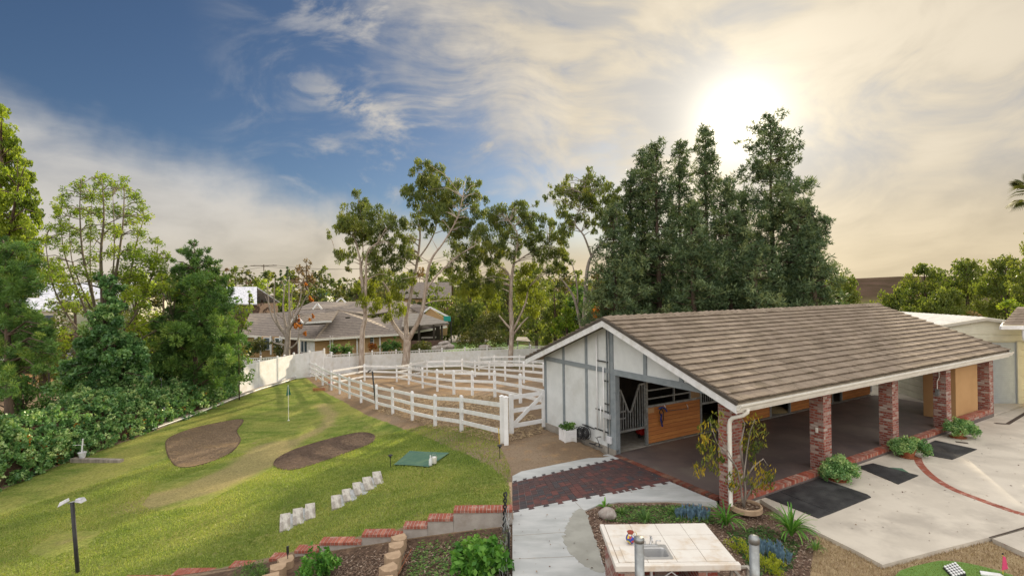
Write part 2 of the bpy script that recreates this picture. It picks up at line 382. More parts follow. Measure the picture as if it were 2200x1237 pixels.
def planks(name, a, b_, c_, ph=.14, axis=2):
    m, t, b = newmat(name)
    v = t.new('ShaderNodeTexCoord').outputs['Object']; sp = t.new('ShaderNodeSeparateXYZ'); t.l.new(v, sp.inputs[0])
    q = t.m('DIVIDE', sp.outputs[axis], ph); fr = t.m('FRACT', q); fl = t.m('FLOOR', q)
    wn = t.new('ShaderNodeTexWhiteNoise', noise_dimensions='1D'); t.l.new(fl, wn.inputs['W'])
    mp = t.new('ShaderNodeMapping'); mp.inputs['Scale'].default_value = (1, 1, 9); t.l.new(v, mp.inputs[0])
    n = t.noise(mp.outputs[0], 2.2, 6, .65, .6)
    cc = t.mix(t.ss(n, .3, .7), a, b_)
    cc = t.mix(t.m('MULTIPLY', wn.outputs[0], .45), cc, c_)
    cc = t.mix(t.ss(fr, .10, .03), cc, tuple(x*.25 for x in b_))
    t.l.new(cc, b.inputs['Base Color']); b.inputs['Roughness'].default_value = .6
    bn = t.new('ShaderNodeBump'); bn.inputs['Strength'].default_value = .5; bn.inputs['Distance'].default_value = .01
    t.l.new(t.ss(fr, .0, .1), bn.inputs['Height']); t.l.new(bn.outputs[0], b.inputs['Normal'])
    return m
M['wood_orange'] = planks('wood_orange', (.55, .22, .055), (.42, .15, .035), (.36, .11, .025))
L = {}
L['euc'] = leafmat('euc', [(0.048, 0.070, 0.022), (0.097, 0.133, 0.037), (0.162, 0.194, 0.046), (0.259, 0.265, 0.054)], .38)
L['euc_y'] = leafmat('euc_y', [(.09, .115, .02), (.17, .20, .028), (.28, .30, .04)], .5)
L['pine'] = leafmat('pine', [(0.039, 0.071, 0.034), (0.080, 0.123, 0.057), (0.132, 0.186, 0.085), (0.214, 0.249, 0.101)], .2)
L['pine_g'] = leafmat('pine_g', [(0.039, 0.089, 0.026), (0.088, 0.179, 0.047), (0.158, 0.276, 0.066), (0.315, 0.394, 0.078)], .25)
L['ivy'] = leafmat('ivy', [(0.053, 0.131, 0.043), (0.113, 0.250, 0.078), (0.231, 0.390, 0.128), (0.498, 0.600, 0.259)], .2, .4, .45)
L['light'] = leafmat('light', [(0.072, 0.122, 0.017), (0.144, 0.222, 0.026), (0.245, 0.316, 0.036), (0.346, 0.388, 0.048)], .5)
L['yellow'] = leafmat('yellow', [(.085, .13, .018), (.17, .24, .03), (.30, .36, .05), (.14, .20, .025)], .5)
L['far'] = leafmat('far', [(0.039, 0.054, 0.022), (0.077, 0.092, 0.031), (0.126, 0.135, 0.036), (0.210, 0.176, 0.036)], .3)
L['far_y'] = leafmat('far_y', [(0.057, 0.084, 0.020), (0.104, 0.140, 0.030), (0.170, 0.197, 0.045), (0.207, 0.225, 0.059)], .45)
L['autumn'] = leafmat('autumn', [(.22, .07, .02), (.32, .11, .025), (.40, .18, .03)], .5)
L['tan'] = leafmat('tan', [(.13, .08, .05), (.20, .13, .07), (.11, .09, .04)], .3)
L['shrub'] = leafmat('shrub', [(0.026, 0.069, 0.022), (0.065, 0.138, 0.036), (0.130, 0.237, 0.054), (0.221, 0.338, 0.084)], .3)
L['bright'] = leafmat('bright', [(.03, .10, .015), (.06, .18, .025), (.12, .28, .04), (.2, .38, .07)], .3)
L['blue'] = leafmat('blue', [(.07, .13, .17), (.11, .19, .25), (.17, .27, .34)], .1)
L['lime'] = leafmat('lime', [(.20, .24, .02), (.34, .38, .035), (.45, .45, .06)], .35)
L['olive'] = leafmat('olive', [(.05, .08, .015), (.12, .15, .025), (.24, .23, .03), (.42, .30, .02)], .3)
L['grass'] = leafmat('grass', [(0.119, 0.173, 0.040), (0.194, 0.253, 0.053), (0.297, 0.346, 0.079), (0.416, 0.386, 0.132)], .3)
L['chips'] = leafmat('chips', [(.06, .035, .025), (.14, .085, .06), (.24, .16, .11), (.42, .33, .26)], .05)
L['clods'] = leafmat('clods', [(.10, .07, .045), (.17, .115, .075), (.26, .18, .11), (.34, .24, .13)], .05)
L['clods_dark'] = leafmat('clods_dark', [(.05, .034, .024), (.095, .062, .042), (.15, .10, .07), (.11, .075, .05)], .05)
L['straw'] = leafmat('straw', [(.25, .17, .09), (.38, .28, .16), (.5, .4, .25)], .05)
# ------------------------------------------------------------------ terrain
CT = [(1079, 952, 0), (992, 926, -.55), (935, 915, -1.05), (886, 903, -1.3), (844, 889, -1.55), (809, 879, -1.75), (776, 865, -2.0),
      (751, 855, -2.12), (730, 846, -2.2), (712, 838, -2.25), (693, 827, -2.35), (679, 816, -2.45), (666, 810, -2.6),
      (852, 819, -2.7), (879, 825, -2.3), (908, 834, -1.85), (939, 840, -1.45), (975, 846, -1.15), (1015, 848, -1.0), (1062, 851, -.8), (1118, 866, -.45),
      (620, 903, -2.45), (510, 850, -2.35), (600, 825, -2.5), (435, 950, -2.45), (0, 1050, -2.6), (130, 996, -2.6), (200, 971, -2.55), (340, 921, -2.45),
      (700, 970, -1.95), (800, 935, -1.75), (905, 985, -.62), (840, 1003, -.72), (1074, 985, -.08), (820, 1020, -.62), (715, 1095, -.85), (610, 1140, -1.05),
      (950, 1012, -.35), (1040, 1083, .06), (1060, 1040, 0), (895, 1117, -.14), (820, 1134, -.3), (735, 1150, -.46), (663, 1167, -.64), (610, 1185, -.8), (540, 1201, -.95), (436, 1218, -1.12), (300, 1237, -1.35),
      (0, 1237, -2.0), (170, 1237, -1.65), (0, 1150, -2.35), (250, 1150, -1.8), (330, 1080, -2.05), (450, 1060, -1.85), (560, 1000, -2.15),
      (720, 797, -3.0), (1140, 780, -3.2), (920, 790, -3.1), (560, 800, -3.0), (1150, 915, -.03), (1170, 1000, -.03), (1120, 940, -.02),
      (60, 850, -3.6), (130, 800, -4.0)]
PTS = [at(*c) for c in CT]
PTS += [(-60, 30, -3.5), (-60, 70, -4.6), (-30, 80, -4.2), (0, 80, -4.2), (40, 80, -4.0), (75, 70, -3), (75, 30, -1), (30, 50, -2.2), (20, 38, -.9), (5, 33, -1.0), (30, 28, -.25), (45, 20, -.2), (30, 8, -.15),
        (0, 3, -.3), (-8, 6, -1.2), (-20, 6, -2.0), (-40, 10, -2.6), (3, 26, -.4), (8, 30, -.7), (40, 100, -4.2), (-40, 100, -4.6), (10, 45, -2.2), (15, 60, -3.2)]
def tps_fit(P, lam=.6):
    P = np.array(P); n = len(P); d = np.hypot(P[:, None, 0]-P[None, :, 0], P[:, None, 1]-P[None, :, 1])
    K = np.where(d > 0, d*d*np.log(d+1e-9), 0)+lam*np.eye(n)
    Q = np.c_[np.ones(n), P[:, :2]]; A = np.zeros((n+3, n+3)); A[:n, :n] = K; A[:n, n:] = Q; A[n:, :n] = Q.T
    w = np.linalg.solve(A, np.r_[P[:, 2], 0, 0, 0]); return P, w
_P, _w = tps_fit(PTS)
def sstep(x, a, b):
    t = np.clip((x-a)/(b-a), 0, 1); return t*t*(3-2*t)
YAW, P0 = .5222, (1.228, 19.425)
def buv(x, y):
    dx, dy = x-P0[0], y-P0[1]; c, s = math.cos(YAW), math.sin(YAW)
    return dx*s-dy*c, dx*c+dy*s
def W(u, v, z=0):
    c, s = math.cos(YAW), math.sin(YAW); return (P0[0]+s*u+c*v, P0[1]-c*u+s*v, z)
def height_raw(x, y):
    x = np.asarray(x, float); y = np.asarray(y, float); sh = x.shape; x = x.ravel(); y = y.ravel(); out = np.zeros(len(x))
    for i in range(0, len(x), 20000):
        a, b = x[i:i+20000], y[i:i+20000]
        d = np.hypot(a[:, None]-_P[None, :, 0], b[:, None]-_P[None, :, 1])
        out[i:i+20000] = np.where(d > 0, d*d*np.log(d+1e-9), 0) @ _w[:-3]+_w[-3]+_w[-2]*a+_w[-1]*b
    # front planting bed below the stepped wall
    wf = sstep(11.45-y, .0, .12)*sstep(-x, .0, .25)
    bed = -.06-.115*np.maximum(-x, 0)-.00*(11.4-y)
    bed = np.minimum(bed, np.where(x < 0, bed, 0))
    out = out*(1-wf)+bed*wf*1.0+(-.12)*wf
    # flat yard: path and gable side
    u, v = buv(x, y)
    a = sstep(x, -.25, .05)*sstep(15.0-(y-.2*x), -1.0, .4)
    out = out*(1-a)+(-.03)*a
    b = sstep(x, 3.6, 5.4)*sstep(8-(y-(.58*x+10.2)), -.4, .4)
    out = out*(1-b)+(-.16)*b
    inb = sstep(u, -.7, .0)*sstep(v, -.35, .05)*sstep(40-u, 0, 1)*sstep(24-v, 0, 3)
    out = out*(1-inb)+(-.22)*inb
    # blend to the far plain
    r = np.hypot(x, y-20); f = sstep(r, 70, 110)
    far = -4.6-0*r
    out = out*(1-f)+far*f
    hx = np.exp(-((y-430)/90)**2)*(15.8+1.2*np.sin(x/55+1)+.8*np.sin(x/23))*sstep(x, -160, -20)
    out = out+hx
    return out.reshape(sh)
GX = np.unique(np.r_[np.arange(-1500, -100, 50), np.arange(-100, -34, 3), np.arange(-34, 12, .25), np.arange(12, 60, 1.5), np.arange(60, 150, 6), np.arange(150, 1501, 30)].round(3))
GY = np.unique(np.r_[np.arange(-60, 2, 6), np.arange(2, 9, .5), np.arange(9, 52, .25), np.arange(52, 110, 2), np.arange(110, 300, 10), np.arange(300, 560, 8), np.arange(560, 3000, 120)].round(3))
GXX, GYY = np.meshgrid(GX, GY); GZ = height_raw(GXX, GYY)
def hz(x, y):
    i = int(np.clip(np.searchsorted(GX, x)-1, 0, len(GX)-2)); j = int(np.clip(np.searchsorted(GY, y)-1, 0, len(GY)-2))
    a = (x-GX[i])/(GX[i+1]-GX[i]); b = (y-GY[j])/(GY[j+1]-GY[j])
    return float((GZ[j, i]*(1-a)+GZ[j, i+1]*a)*(1-b)+(GZ[j+1, i]*(1-a)+GZ[j+1, i+1]*a)*b)
def hit(px, py, off=0):
    r = ray(px, py); lo = 1.; t = 4.
    while t < 900:
        if H+r[2]*t < hz(r[0]*t, r[1]*t)+off: break
        lo = t; t *= 1.02
    for _ in range(25):
        m = (lo+t)/2
        if H+r[2]*m < hz(r[0]*m, r[1]*m)+off: t = m
        else: lo = m
    x, y = r[0]*t, r[1]*t; return (x, y, hz(x, y))
def hxy(px, py): p = hit(px, py); return (p[0], p[1])
def inpoly(x, y, P):
    c = np.zeros(x.shape, bool); n = len(P)
    for i in range(n):
        x0, y0 = P[i]; x1, y1 = P[(i+1) % n]
        if y0 == y1: continue
        k = ((y0 > y) != (y1 > y)) & (x < (x1-x0)*(y-y0)/(y1-y0)+x0); c ^= k
    return c
def segdist(x, y, P, closed=True):
    d = np.full(x.shape, 1e9); n = len(P)
    for i in range(n if closed else n-1):
        x0, y0 = P[i]; x1, y1 = P[(i+1) % n]; L2 = (x1-x0)**2+(y1-y0)**2+1e-9
        t = np.clip(((x-x0)*(x1-x0)+(y-y0)*(y1-y0))/L2, 0, 1); d = np.minimum(d, np.hypot(x-x0-t*(x1-x0), y-y0-t*(y1-y0)))
    return d
LAWN = [hxy(*p) for p in [(-120, 1085), (0, 1052), (130, 997), (200, 972), (340, 922), (508, 852), (600, 824), (650, 806), (672, 822), (700, 842), (740, 862), (790, 890), (840, 908), (900, 930), (990, 968), (1060, 1000), (1090, 1030)]]
LAWN += [(-.08, 13.2), (-.08, 11.5), (-9.5, 11.5), (-30, 11.0), (-34, 16)]
sd = np.where(inpoly(GXX, GYY, LAWN), 1, -1)*segdist(GXX, GYY, LAWN)
G_ = sstep(sd, -.35, .45)
WORN = [hxy(*p) for p in [(330, 1075), (430, 1050), (540, 1000), (590, 960)]]
WORN2 = [hxy(*p) for p in [(560, 975), (640, 945), (700, 915), (712, 890), (690, 870)]]
WORN3 = [hxy(*p) for p in [(120, 1165), (200, 1150)]]
dw = np.minimum(np.minimum(segdist(GXX, GYY, WORN, False)-1.1, segdist(GXX, GYY, WORN2, False)-.3), segdist(GXX, GYY, WORN3, False)+.1)
WN = 1-sstep(dw, -.5, .7)
DK = [hxy(*p) for p in [(840, 915), (900, 935), (980, 955), (1040, 985)]]
DKv = 1-sstep(segdist(GXX, GYY, DK, False), .1, 1.2)
FARG = sstep(GYY, 48, 60)
def ground_mat():
    m, t, b = newmat('ground'); v = t.new('ShaderNodeTexCoord').outputs['Object']
    A = lambda n: t.new('ShaderNodeAttribute', attribute_name=n).outputs['Fac']
    n1 = t.noise(v, .35, 5, .6); n2 = t.noise(v, 2.0, 6, .65); n3 = t.noise(v, 14, 5, .7); n4 = t.noise(v, 45, 3, .7)
    mp = t.new('ShaderNodeMapping'); mp.inputs['Rotation'].default_value = (0, 0, .5); mp.inputs['Scale'].default_value = (.5, 1.6, 1); t.l.new(v, mp.inputs[0])
    n5 = t.noise(mp.outputs[0], .9, 6, .65)
    g = t.mix(t.ss(n5, .36, .62), (.155, .215, .045), (.265, .30, .08))
    g = t.mix(t.m('MULTIPLY', t.ss(n1, .45, .64), .8), g, (.36, .35, .10))
    g = t.mix(t.m('MULTIPLY', t.ss(n2, .56, .72), .5), g, (.33, .27, .14))
    n6 = t.noise(v, 5.5, 5, .7, .5)
    g = t.mix(t.m('MULTIPLY', t.ss(n6, .50, .68), .38), g, (.09, .15, .035))
    g = t.mix(t.m('MULTIPLY', t.ss(n6, .46, .34), .35), g, (.36, .33, .17))
    g = t.mix(t.m('MULTIPLY', A('dark'), .6), g, (.06, .13, .03))
    wn = t.ss(t.m('ADD', A('worn'), t.m('MULTIPLY', t.m('SUBTRACT', t.m('ADD', t.m('MULTIPLY', n2, .5), t.m('MULTIPLY', n6, .5)), .5), 1.5)), .15, .95)
    g = t.mix(t.m('MULTIPLY', wn, .72), g, (.38, .30, .16))
    g = t.mix(1., g, t.ramp(n3, [(.3, (.50,)*3), (.7, (1.2,)*3)]), 'MULTIPLY')
    g = t.mix(1., g, t.ramp(n4, [(.3, (.65,)*3), (.7, (1.15,)*3)]), 'MULTIPLY')
    d = t.mix(t.ss(n1, .35, .65), (.29, .22, .155), (.21, .15, .10))
    d = t.mix(t.m('MULTIPLY', t.ss(n2, .5, .7), .7), d, (.36, .235, .13))
    d = t.mix(t.m('MULTIPLY', t.ss(n3, .52, .62), .45), d, (.15, .10, .07))
    d = t.mix(1., d, t.ramp(n4, [(.3, (.8,)*3), (.7, (1.1,)*3)]), 'MULTIPLY')
    fg = t.mix(t.ss(n1, .4, .6), (.07, .10, .025), (.14, .12, .06))
    d = t.mix(A('farg'), d, fg)
    hl = t.mix(t.ss(t.noise(v, .03, 6, .7), .4, .62), (.085, .058, .045), (.055, .042, .028))
    d = t.mix(A('hill'), d, hl)
    sep = t.m('ADD', A('grass'), t.m('MULTIPLY', t.m('SUBTRACT', t.m('ADD', t.m('MULTIPLY', n2, .6), t.m('MULTIPLY', n3, .4)), .5), 1.1))
    cc = t.mix(t.ss(sep, .42, .58), d, g)
    t.l.new(cc, b.inputs['Base Color']); b.inputs['Roughness'].default_value = 1.; b.inputs['Specular IOR Level'].default_value = 0.
    bn = t.new('ShaderNodeBump'); bn.inputs['Strength'].default_value = .7; bn.inputs['Distance'].default_value = .05
    t.l.new(t.m('ADD', n3, t.m('MULTIPLY', n4, .6)), bn.inputs['Height']); t.l.new(bn.outputs[0], b.inputs['Normal'])
    return m
M['ground'] = ground_mat()
def make_ground():
    ny, nx = GZ.shape; V = np.c_[GXX.ravel(), GYY.ravel(), GZ.ravel()]
    idx = np.arange(nx*ny).reshape(ny, nx)
    Fq = np.stack([idx[:-1, :-1], idx[:-1, 1:], idx[1:, 1:], idx[1:, :-1]], -1).reshape(-1, 4)
    at_ = dict(grass=G_.ravel(), worn=WN.ravel(), dark=DKv.ravel(), farg=FARG.ravel(), hill=sstep(GYY, 240, 330).ravel())
    gl = G_.ravel()[Fq].mean(1) > .5; far = GYY.ravel()[Fq].mean(1) > 200
    for nm, k in (('lawn', gl), ('ground', ~gl & ~far), ('hills', far)):
        f = Fq[k]; u, inv = np.unique(f, return_inverse=True)
        o = np_mesh(nm, V[u], inv.reshape(f.shape), M['ground'], None, {a: d[u] for a, d in at_.items()}, True)
        tag(o, kind='structure')
make_ground()
def sheet(name, poly, m, off, z=None, kind='structure', th=0):
    """polygon laid on the terrain (z None) or at height z"""
    from mathutils.geometry import delaunay_2d_cdt
    P = [(p[0], p[1]) for p in poly]
    if z is not None:
        n = len(P); vo, _, fo, *_r = delaunay_2d_cdt([Vector(p) for p in P], [(i, (i+1) % n) for i in range(n)], [], 1, 1e-5)
        zb = z-.25; k = len(vo); vs = [(p.x, p.y, z) for p in vo]+[(p[0], p[1], z) for p in P]+[(p[0], p[1], zb) for p in P]
        o = MB().add(vs, [tuple(f) for f in fo]+[(k+i, k+n+i, k+n+(i+1) % n, k+(i+1) % n) for i in range(n)]).build(name, m)
    else:
        n = len(P); den = []
        for i in range(n):
            a, b = P[i], P[(i+1) % n]; k = max(1, int(math.dist(a, b)/.25))
            den += [(a[0]+(b[0]-a[0])*j/k, a[1]+(b[1]-a[1])*j/k) for j in range(k)]
        xs = [p[0] for p in den]; ys = [p[1] for p in den]
        gx, gy = np.meshgrid(np.arange(min(xs), max(xs), .25), np.arange(min(ys), max(ys), .25))
        k = inpoly(gx, gy, den) & (segdist(gx, gy, den) > .1)
        pts = [Vector(p) for p in den]+[Vector((a, b)) for a, b in zip(gx[k], gy[k])]
        vo, _, fo, *_r = delaunay_2d_cdt(pts, [(i, (i+1) % len(den)) for i in range(len(den))], [], 1, 1e-5)
        me = bpy.data.meshes.new(name); me.from_pydata([(p.x, p.y, hz(p.x, p.y)+off) for p in vo], [], fo); me.update(); me.shade_smooth()
        me.materials.append(m); o = bpy.data.objects.new(name, me); col.objects.link(o)
    if kind: o['kind'] = kind
    return o
def smooth_poly(P, k=6):       # closed Catmull-Rom
    n = len(P); out = []
    for i in range(n):
        a, b, c, d = [np.array(P[(i+j) % n], float) for j in (-1, 0, 1, 2)]
        for s in range(k):
            t = s/k; out.append(tuple(.5*((2*b)+(-a+c)*t+(2*a-5*b+4*c-d)*t*t+(-a+3*b-3*c+d)*t**3)))
    return out
# ------------------------------------------------------------------ barn (local frame: x along the ridge, y = -u)
def BL(u, v, z): return (v, -u, z)
def vray(px, py_unused, u):        # v where the vertical plane u is crossed at column px
    r = ray(px, 700 if py_unused is None else py_unused)
    c, s = math.cos(YAW), math.sin(YAW)
    # point (t rx, t ry): u = dx*s-dy*c
    t = (u+P0[0]*s-P0[1]*c)/(r[0]*s-r[1]*c)
    return (r[0]*t-P0[0])*c+(r[1]*t-P0[1])*s, H+r[2]*t
def uray(px, py, v):
    r = ray(px, py); c, s = math.cos(YAW), math.sin(YAW)
    t = (v+P0[0]*c+P0[1]*s)/(r[0]*c+r[1]*s)
    return (r[0]*t-P0[0])*s-(r[1]*t-P0[1])*c, H+r[2]*t
RU, RZ, EU, EZ, EL, EZL, V0, V1 = 3.98, 4.30, 8.70, 2.54, -.67, 2.57, -.44, 16.53
def rz(u):       # roof surface height
    return RZ-(RZ-EZ)*(u-RU)/(EU-RU) if u > RU else RZ-(RZ-EZL)*(RU-u)/(RU-EL)
barn = empty('barn', 'long low white and grey stable barn with tiled gable roof and open brick pillared breezeway', 'barn', (P0[0], P0[1], 0), YAW)
def bb(mb, u0, u1, v0, v1, z0, z1): return mb.box(v0, -u0, z0, v1, -u1, z1)
# floor slab and footing
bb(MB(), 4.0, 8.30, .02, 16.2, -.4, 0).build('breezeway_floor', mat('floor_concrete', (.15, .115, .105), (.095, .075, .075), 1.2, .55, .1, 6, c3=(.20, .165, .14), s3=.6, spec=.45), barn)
bb(MB(), .1, 3.9, .15, 16.1, -.3, -.005).build('stall_floor', M['conc_old'], barn)
f = MB(); bb(f, -.05, 4.06, -.05, .09, -.5, .13); bb(f, -.05, .10, .09, 16.2, -.5, .13); f.build('footing', M['conc_old'], barn)
# gable wall: panels cut under the rake
def gpanel(mb, ua, ub, za, zb, v0=0., v1=.10):
    if zb is None: tops = (rz(ua)-.16, rz(ub)-.16); mids = [(RU, rz(RU)-.16)] if ua < RU < ub else []
    else: tops = (zb, zb); mids = []
    P = [(ua, za), (ub, za), (ub, tops[1])]+mids+[(ua, tops[0])]
    n = len(P); mb.add([(v0, -p[0], p[1]) for p in P]+[(v1, -p[0], p[1]) for p in P],
                       [tuple(range(n)), tuple(range(2*n-1, n-1, -1))]+[((i+1) % n, i, i+n, (i+1) % n+n) for i in range(n)])
w = MB(); gpanel(w, 0, 3.96, .13, None)
w.build('gable_wall', M['panel'], barn)
w = MB(); P = [(3.965, 2.585), (8.25, 2.585), (8.25, rz(8.25)-.1), (3.965, rz(3.965)-.16)]
P[1] = (8.05, 2.585); P[2] = (8.05, rz(8.05)-.14)
w.add([(0, -a, b) for a, b in P]+[(.1, -a, b) for a, b in P], [(0, 1, 2, 3), (7, 6, 5, 4), (1, 0, 4, 5), (2, 1, 5, 6), (3, 2, 6, 7), (0, 3, 7, 4)])
w.build('gable_upper_wall', M['panel'], barn)
w = MB(); bb(w, 0, .10, .11, 16.2, .13, 2.5); w.build('rear_wall', M['panel'], barn)
w = MB(); gpanel(w, .0, 3.9, .13, None, 16.1, 16.2); w.build('end_wall', M['panel'], barn)
# trim boards on the gable
def vtrim(u, z0, z1, wd=.13): bb(MB(), u-wd/2, u+wd/2, -.035, .003, z0, z1).build('trim_board', M['trim'], barn)
for px in (1213, 1262):
    u, _z = uray(px, 900, 0); vtrim(u, .13, rz(u)-.15, .11)
vtrim(.05, .13, rz(.05)-.2, .13)
vtrim(3.86, .0, rz(3.86)-.15, .20); vtrim(3.66, .13, rz(3.66)-.15, .05)
for px, py in ((1387, 790), (1465, 822)):
    u, _z = uray(px, py, 0); vtrim(u, 2.66, rz(u)-.12, .13)
bb(MB(), .12, 3.76, -.038, .002, 2.52, 2.67).build('trim_beam', M['trim'], barn)
bb(MB(), 3.96, 8.15, -.045, .16, 2.50, 2.68).build('header_beam', M['trim'], barn)
bb(MB(), 3.90, 4.06, -.03, .14, -.02, 2.50).build('door_post', M['trim'], barn)
# roof: deck, individual tiles in courses, ridge caps
r_ = MB()
for (ua, ub) in ((RU, EU), (EL, RU)):
    za, zb = rz(ua), rz(ub)
    r_.hexa([BL(ua, V0+.03, za-.13), BL(ub, V0+.03, zb-.13), BL(ub, V1-.03, zb-.13), BL(ua, V1-.03, za-.13),
             BL(ua, V0+.03, za-.03), BL(ub, V0+.03, zb-.03), BL(ub, V1-.03, zb-.03), BL(ua, V1-.03, za-.03)])
r_.build('roof_deck', mat('soffit', (.36, .30, .22), (.28, .23, .17), 4, .85), barn)
def tiles(side):
    mb = MB(); rr = random.Random(3 if side > 0 else 4)
    ue = EU if side > 0 else EL; ln = math.hypot(ue-RU, RZ-rz(ue)); n = 17; ex = (ln-.05)/n
    du = (ue-RU)/ln; dz = (rz(ue)-RZ)/ln; nu, nz = -dz*(1 if side > 0 else 1), abs(du)
    if side < 0: nu = -abs(dz)
    else: nu = abs(dz)
    for k in range(n):
        d0 = .05+k*ex-.06; d1 = .05+(k+1)*ex
        x = V0-rr.uniform(0, .2)
        while x < V1:
            wd = rr.choice((.31, .31, .31, .29, .33)); x0 = max(x, V0); x1 = min(x+wd-.006, V1); x += wd
            if x1-x0 < .03: continue
            j = rr.uniform(-.004, .004); l0 = .004; l1 = .060+rr.uniform(-.003, .004)+(.008 if rr.random() < .07 else 0); th = .034; e = d1+j+(.02 if k == n-1 else 0)
            def p(d, h, xx): return (xx, -(RU+du*d+nu*h), RZ+dz*d+nz*h)
            q = rr.uniform(-.005, .005)
            mb.hexa([p(d0, l0, x0), p(e, l1, x0), p(e, l1+q, x1), p(d0, l0, x1), p(d0, l0+th, x0), p(e, l1+th, x0), p(e, l1+th+q, x1), p(d0, l0+th, x1)])
    return mb
tl = tiles(1); t2 = tiles(-1); tl.add(t2.v, t2.f)
tl.build('roof_tiles', M['roof_tile'], barn)
rc = MB(); x = V0
rr = random.Random(5)
while x < V1-.1:
    for s_ in (1, -1):
        a = math.atan2(RZ-EZ, EU-RU); wd = .19
        h0, h1 = .045, .085+rr.uniform(-.01, .01)
        y0 = -(RU); du = s_*wd*math.cos(a); dz = -wd*math.sin(a)
        rc.hexa([(x, y0, RZ+h0-.02), (x+.36, y0, RZ+h1-.02), (x+.36, y0-du, RZ+h1+dz-.02), (x, y0-du, RZ+h0+dz-.02),
                 (x, y0, RZ+h0+.012), (x+.36, y0, RZ+h1+.012), (x+.36, y0-du, RZ+h1+dz+.012), (x, y0-du, RZ+h0+dz+.012)] if s_ > 0 else
                [(x, y0-du, RZ+h0+dz-.02), (x+.36, y0-du, RZ+h1+dz-.02), (x+.36, y0, RZ+h1-.018), (x, y0, RZ+h0-.018),
                 (x, y0-du, RZ+h0+dz+.012), (x+.36, y0-du, RZ+h1+dz+.012), (x+.36, y0, RZ+h1+.014), (x, y0, RZ+h0+.014)])
    x += .30
rc.build('ridge_caps', M['roof_tile'], barn)
# rake fascia boards
for vv in (V0, V1-.04):
    for (ua, ub) in ((RU-.001 if False else RU, EU), (EL, RU)):
        mb = MB(); za, zb = rz(ua), rz(ub); t_, b_ = -.03, -.25
        mb.hexa([BL(ua, vv-.03, za+b_), BL(ub, vv-.03, zb+b_), BL(ub, vv+.01, zb+b_), BL(ua, vv+.01, za+b_),
                 BL(ua, vv-.03, za+t_-.03), BL(ub, vv-.03, zb+t_-.03), BL(ub, vv+.01, zb+t_-.03), BL(ua, vv+.01, za+t_-.03)])
        mb.build('fascia_board', M['white_paint'], barn)
        mb = MB(); mb.hexa([BL(ua, vv-.045, za-.055), BL(ub, vv-.045, zb-.055), BL(ub, vv+.03, zb-.055), BL(ua, vv+.03, za-.055),
                            BL(ua, vv-.045, za+.035), BL(ub, vv-.045, zb+.035), BL(ub, vv+.03, zb+.035), BL(ua, vv+.03, za+.035)])
        mb.build('rake_edge', M['roof_tile_dark'], barn)
mb = MB(); bb(mb, EU-.04, EU, V0, V1, EZ-.24, EZ-.05); mb.build('eave_board', M['gutter'], barn)
mb = MB()    # K profile gutter
prof = [(EU+.003, EZ-.17), (EU+.07, EZ-.17), (EU+.09, EZ-.11), (EU+.125, EZ-.07), (EU+.13, EZ-.035), (EU+.10, EZ-.035), (EU+.085, EZ-.10), (EU+.01, EZ-.15), (EU+.003, EZ-.05)]
n = len(prof); mb.add([BL(u, V0-.02, z) for u, z in prof]+[BL(u, V1+.05, z) for u, z in prof], [(i, (i+1) % n, (i+1) % n+n, i+n) for i in range(n)]+[tuple(range(n)), tuple(range(2*n-1, n-1, -1))])
g_ = mb.build('gutter', M['gutter'], barn)
mb = MB()
A_ = BL(EU+.06, V0+.30, EZ-.16)
pts = [A_, BL(EU+.05, V0+.30, EZ-.24), BL(EU-.02, V0+.24, EZ-.32), BL(8.45, V0+.18, EZ-.42), BL(8.38, V0+.17, EZ-.50), BL(8.37, V0+.16, EZ-.60), BL(8.37, V0+.16, .12), BL(8.42, V0+.10, .02)]
mb.tube(pts, .05, 8)
dsp = mb.build('downspout', M['gutter'], barn, smooth=True)
for z in (1.75, .95, .35): MB().lathe(BL(8.37, V0+.16, z), [(.05, -.012), (.056, -.012), (.056, .012), (.05, .012)], 12).build('pipe_band', M['gutter'], dsp)
# beams under eave
bb(MB(), 8.0, 8.2, .1, 16.2, 2.36, 2.50).build('eave_beam', M['gutter'], barn)
# pillars
UO, CW, VS, SPC = 8.29, .40, -.08, 3.977
for k in range(5):
    v = VS+k*SPC; mb = MB(); bb(mb, UO-CW, UO, v, v+CW, -.3, 2.34)
    pl = mb.build('brick_pillar', M['brick_wash'], barn, uv=True, bevel=.012)
# brick curb between pillars: courses of real bricks
def brick_row(mb, fn, length, bl=.075, gap=.010, h0=-.02, h1=.0, rr=random.Random(2)):
    pass
for k in range(4):
    va, vb = VS+k*SPC+CW+.004, VS+(k+1)*SPC-.004; mb = MB(); rr = random.Random(k)
    x = va
    hgt = .02 if k < 3 else .16
    while x < vb:
        x1 = min(x+.066, vb); q = rr.uniform(-.004, .004)
        bb(mb, 8.303-.0, 8.303-.235, x, x1, hgt-.02+q-.05, hgt+.035+q); x += .076
    c_ = mb.build('brick_curb', M['brick_curb'], barn)
    mb = MB(); bb(mb, 8.303-.225, 8.30-.01, va, vb, -.3, hgt-.03); mb.build('curb_face', M['brick_wash'], c_, uv=True)
    mb = MB(); bb(mb, 8.303-.232, 8.30-.004, va, vb, hgt-.028, hgt+.022); mb.build('curb_mortar', M['mortar'], c_)
mb = MB(); rr = random.Random(9); x = 4.1
while x < 7.85:
    q = rr.uniform(-.006, .006); bb(mb, x, x+.095, -.21+q, .0+q, -.08, .008+q); x += .105
mb.build('threshold_bricks', island('threshold_brick', [(.16, .05, .035), (.25, .08, .05), (.10, .06, .05), (.3, .15, .1)], .85, .4, 8, ((.12, .09, .08), 5, .5)), barn)
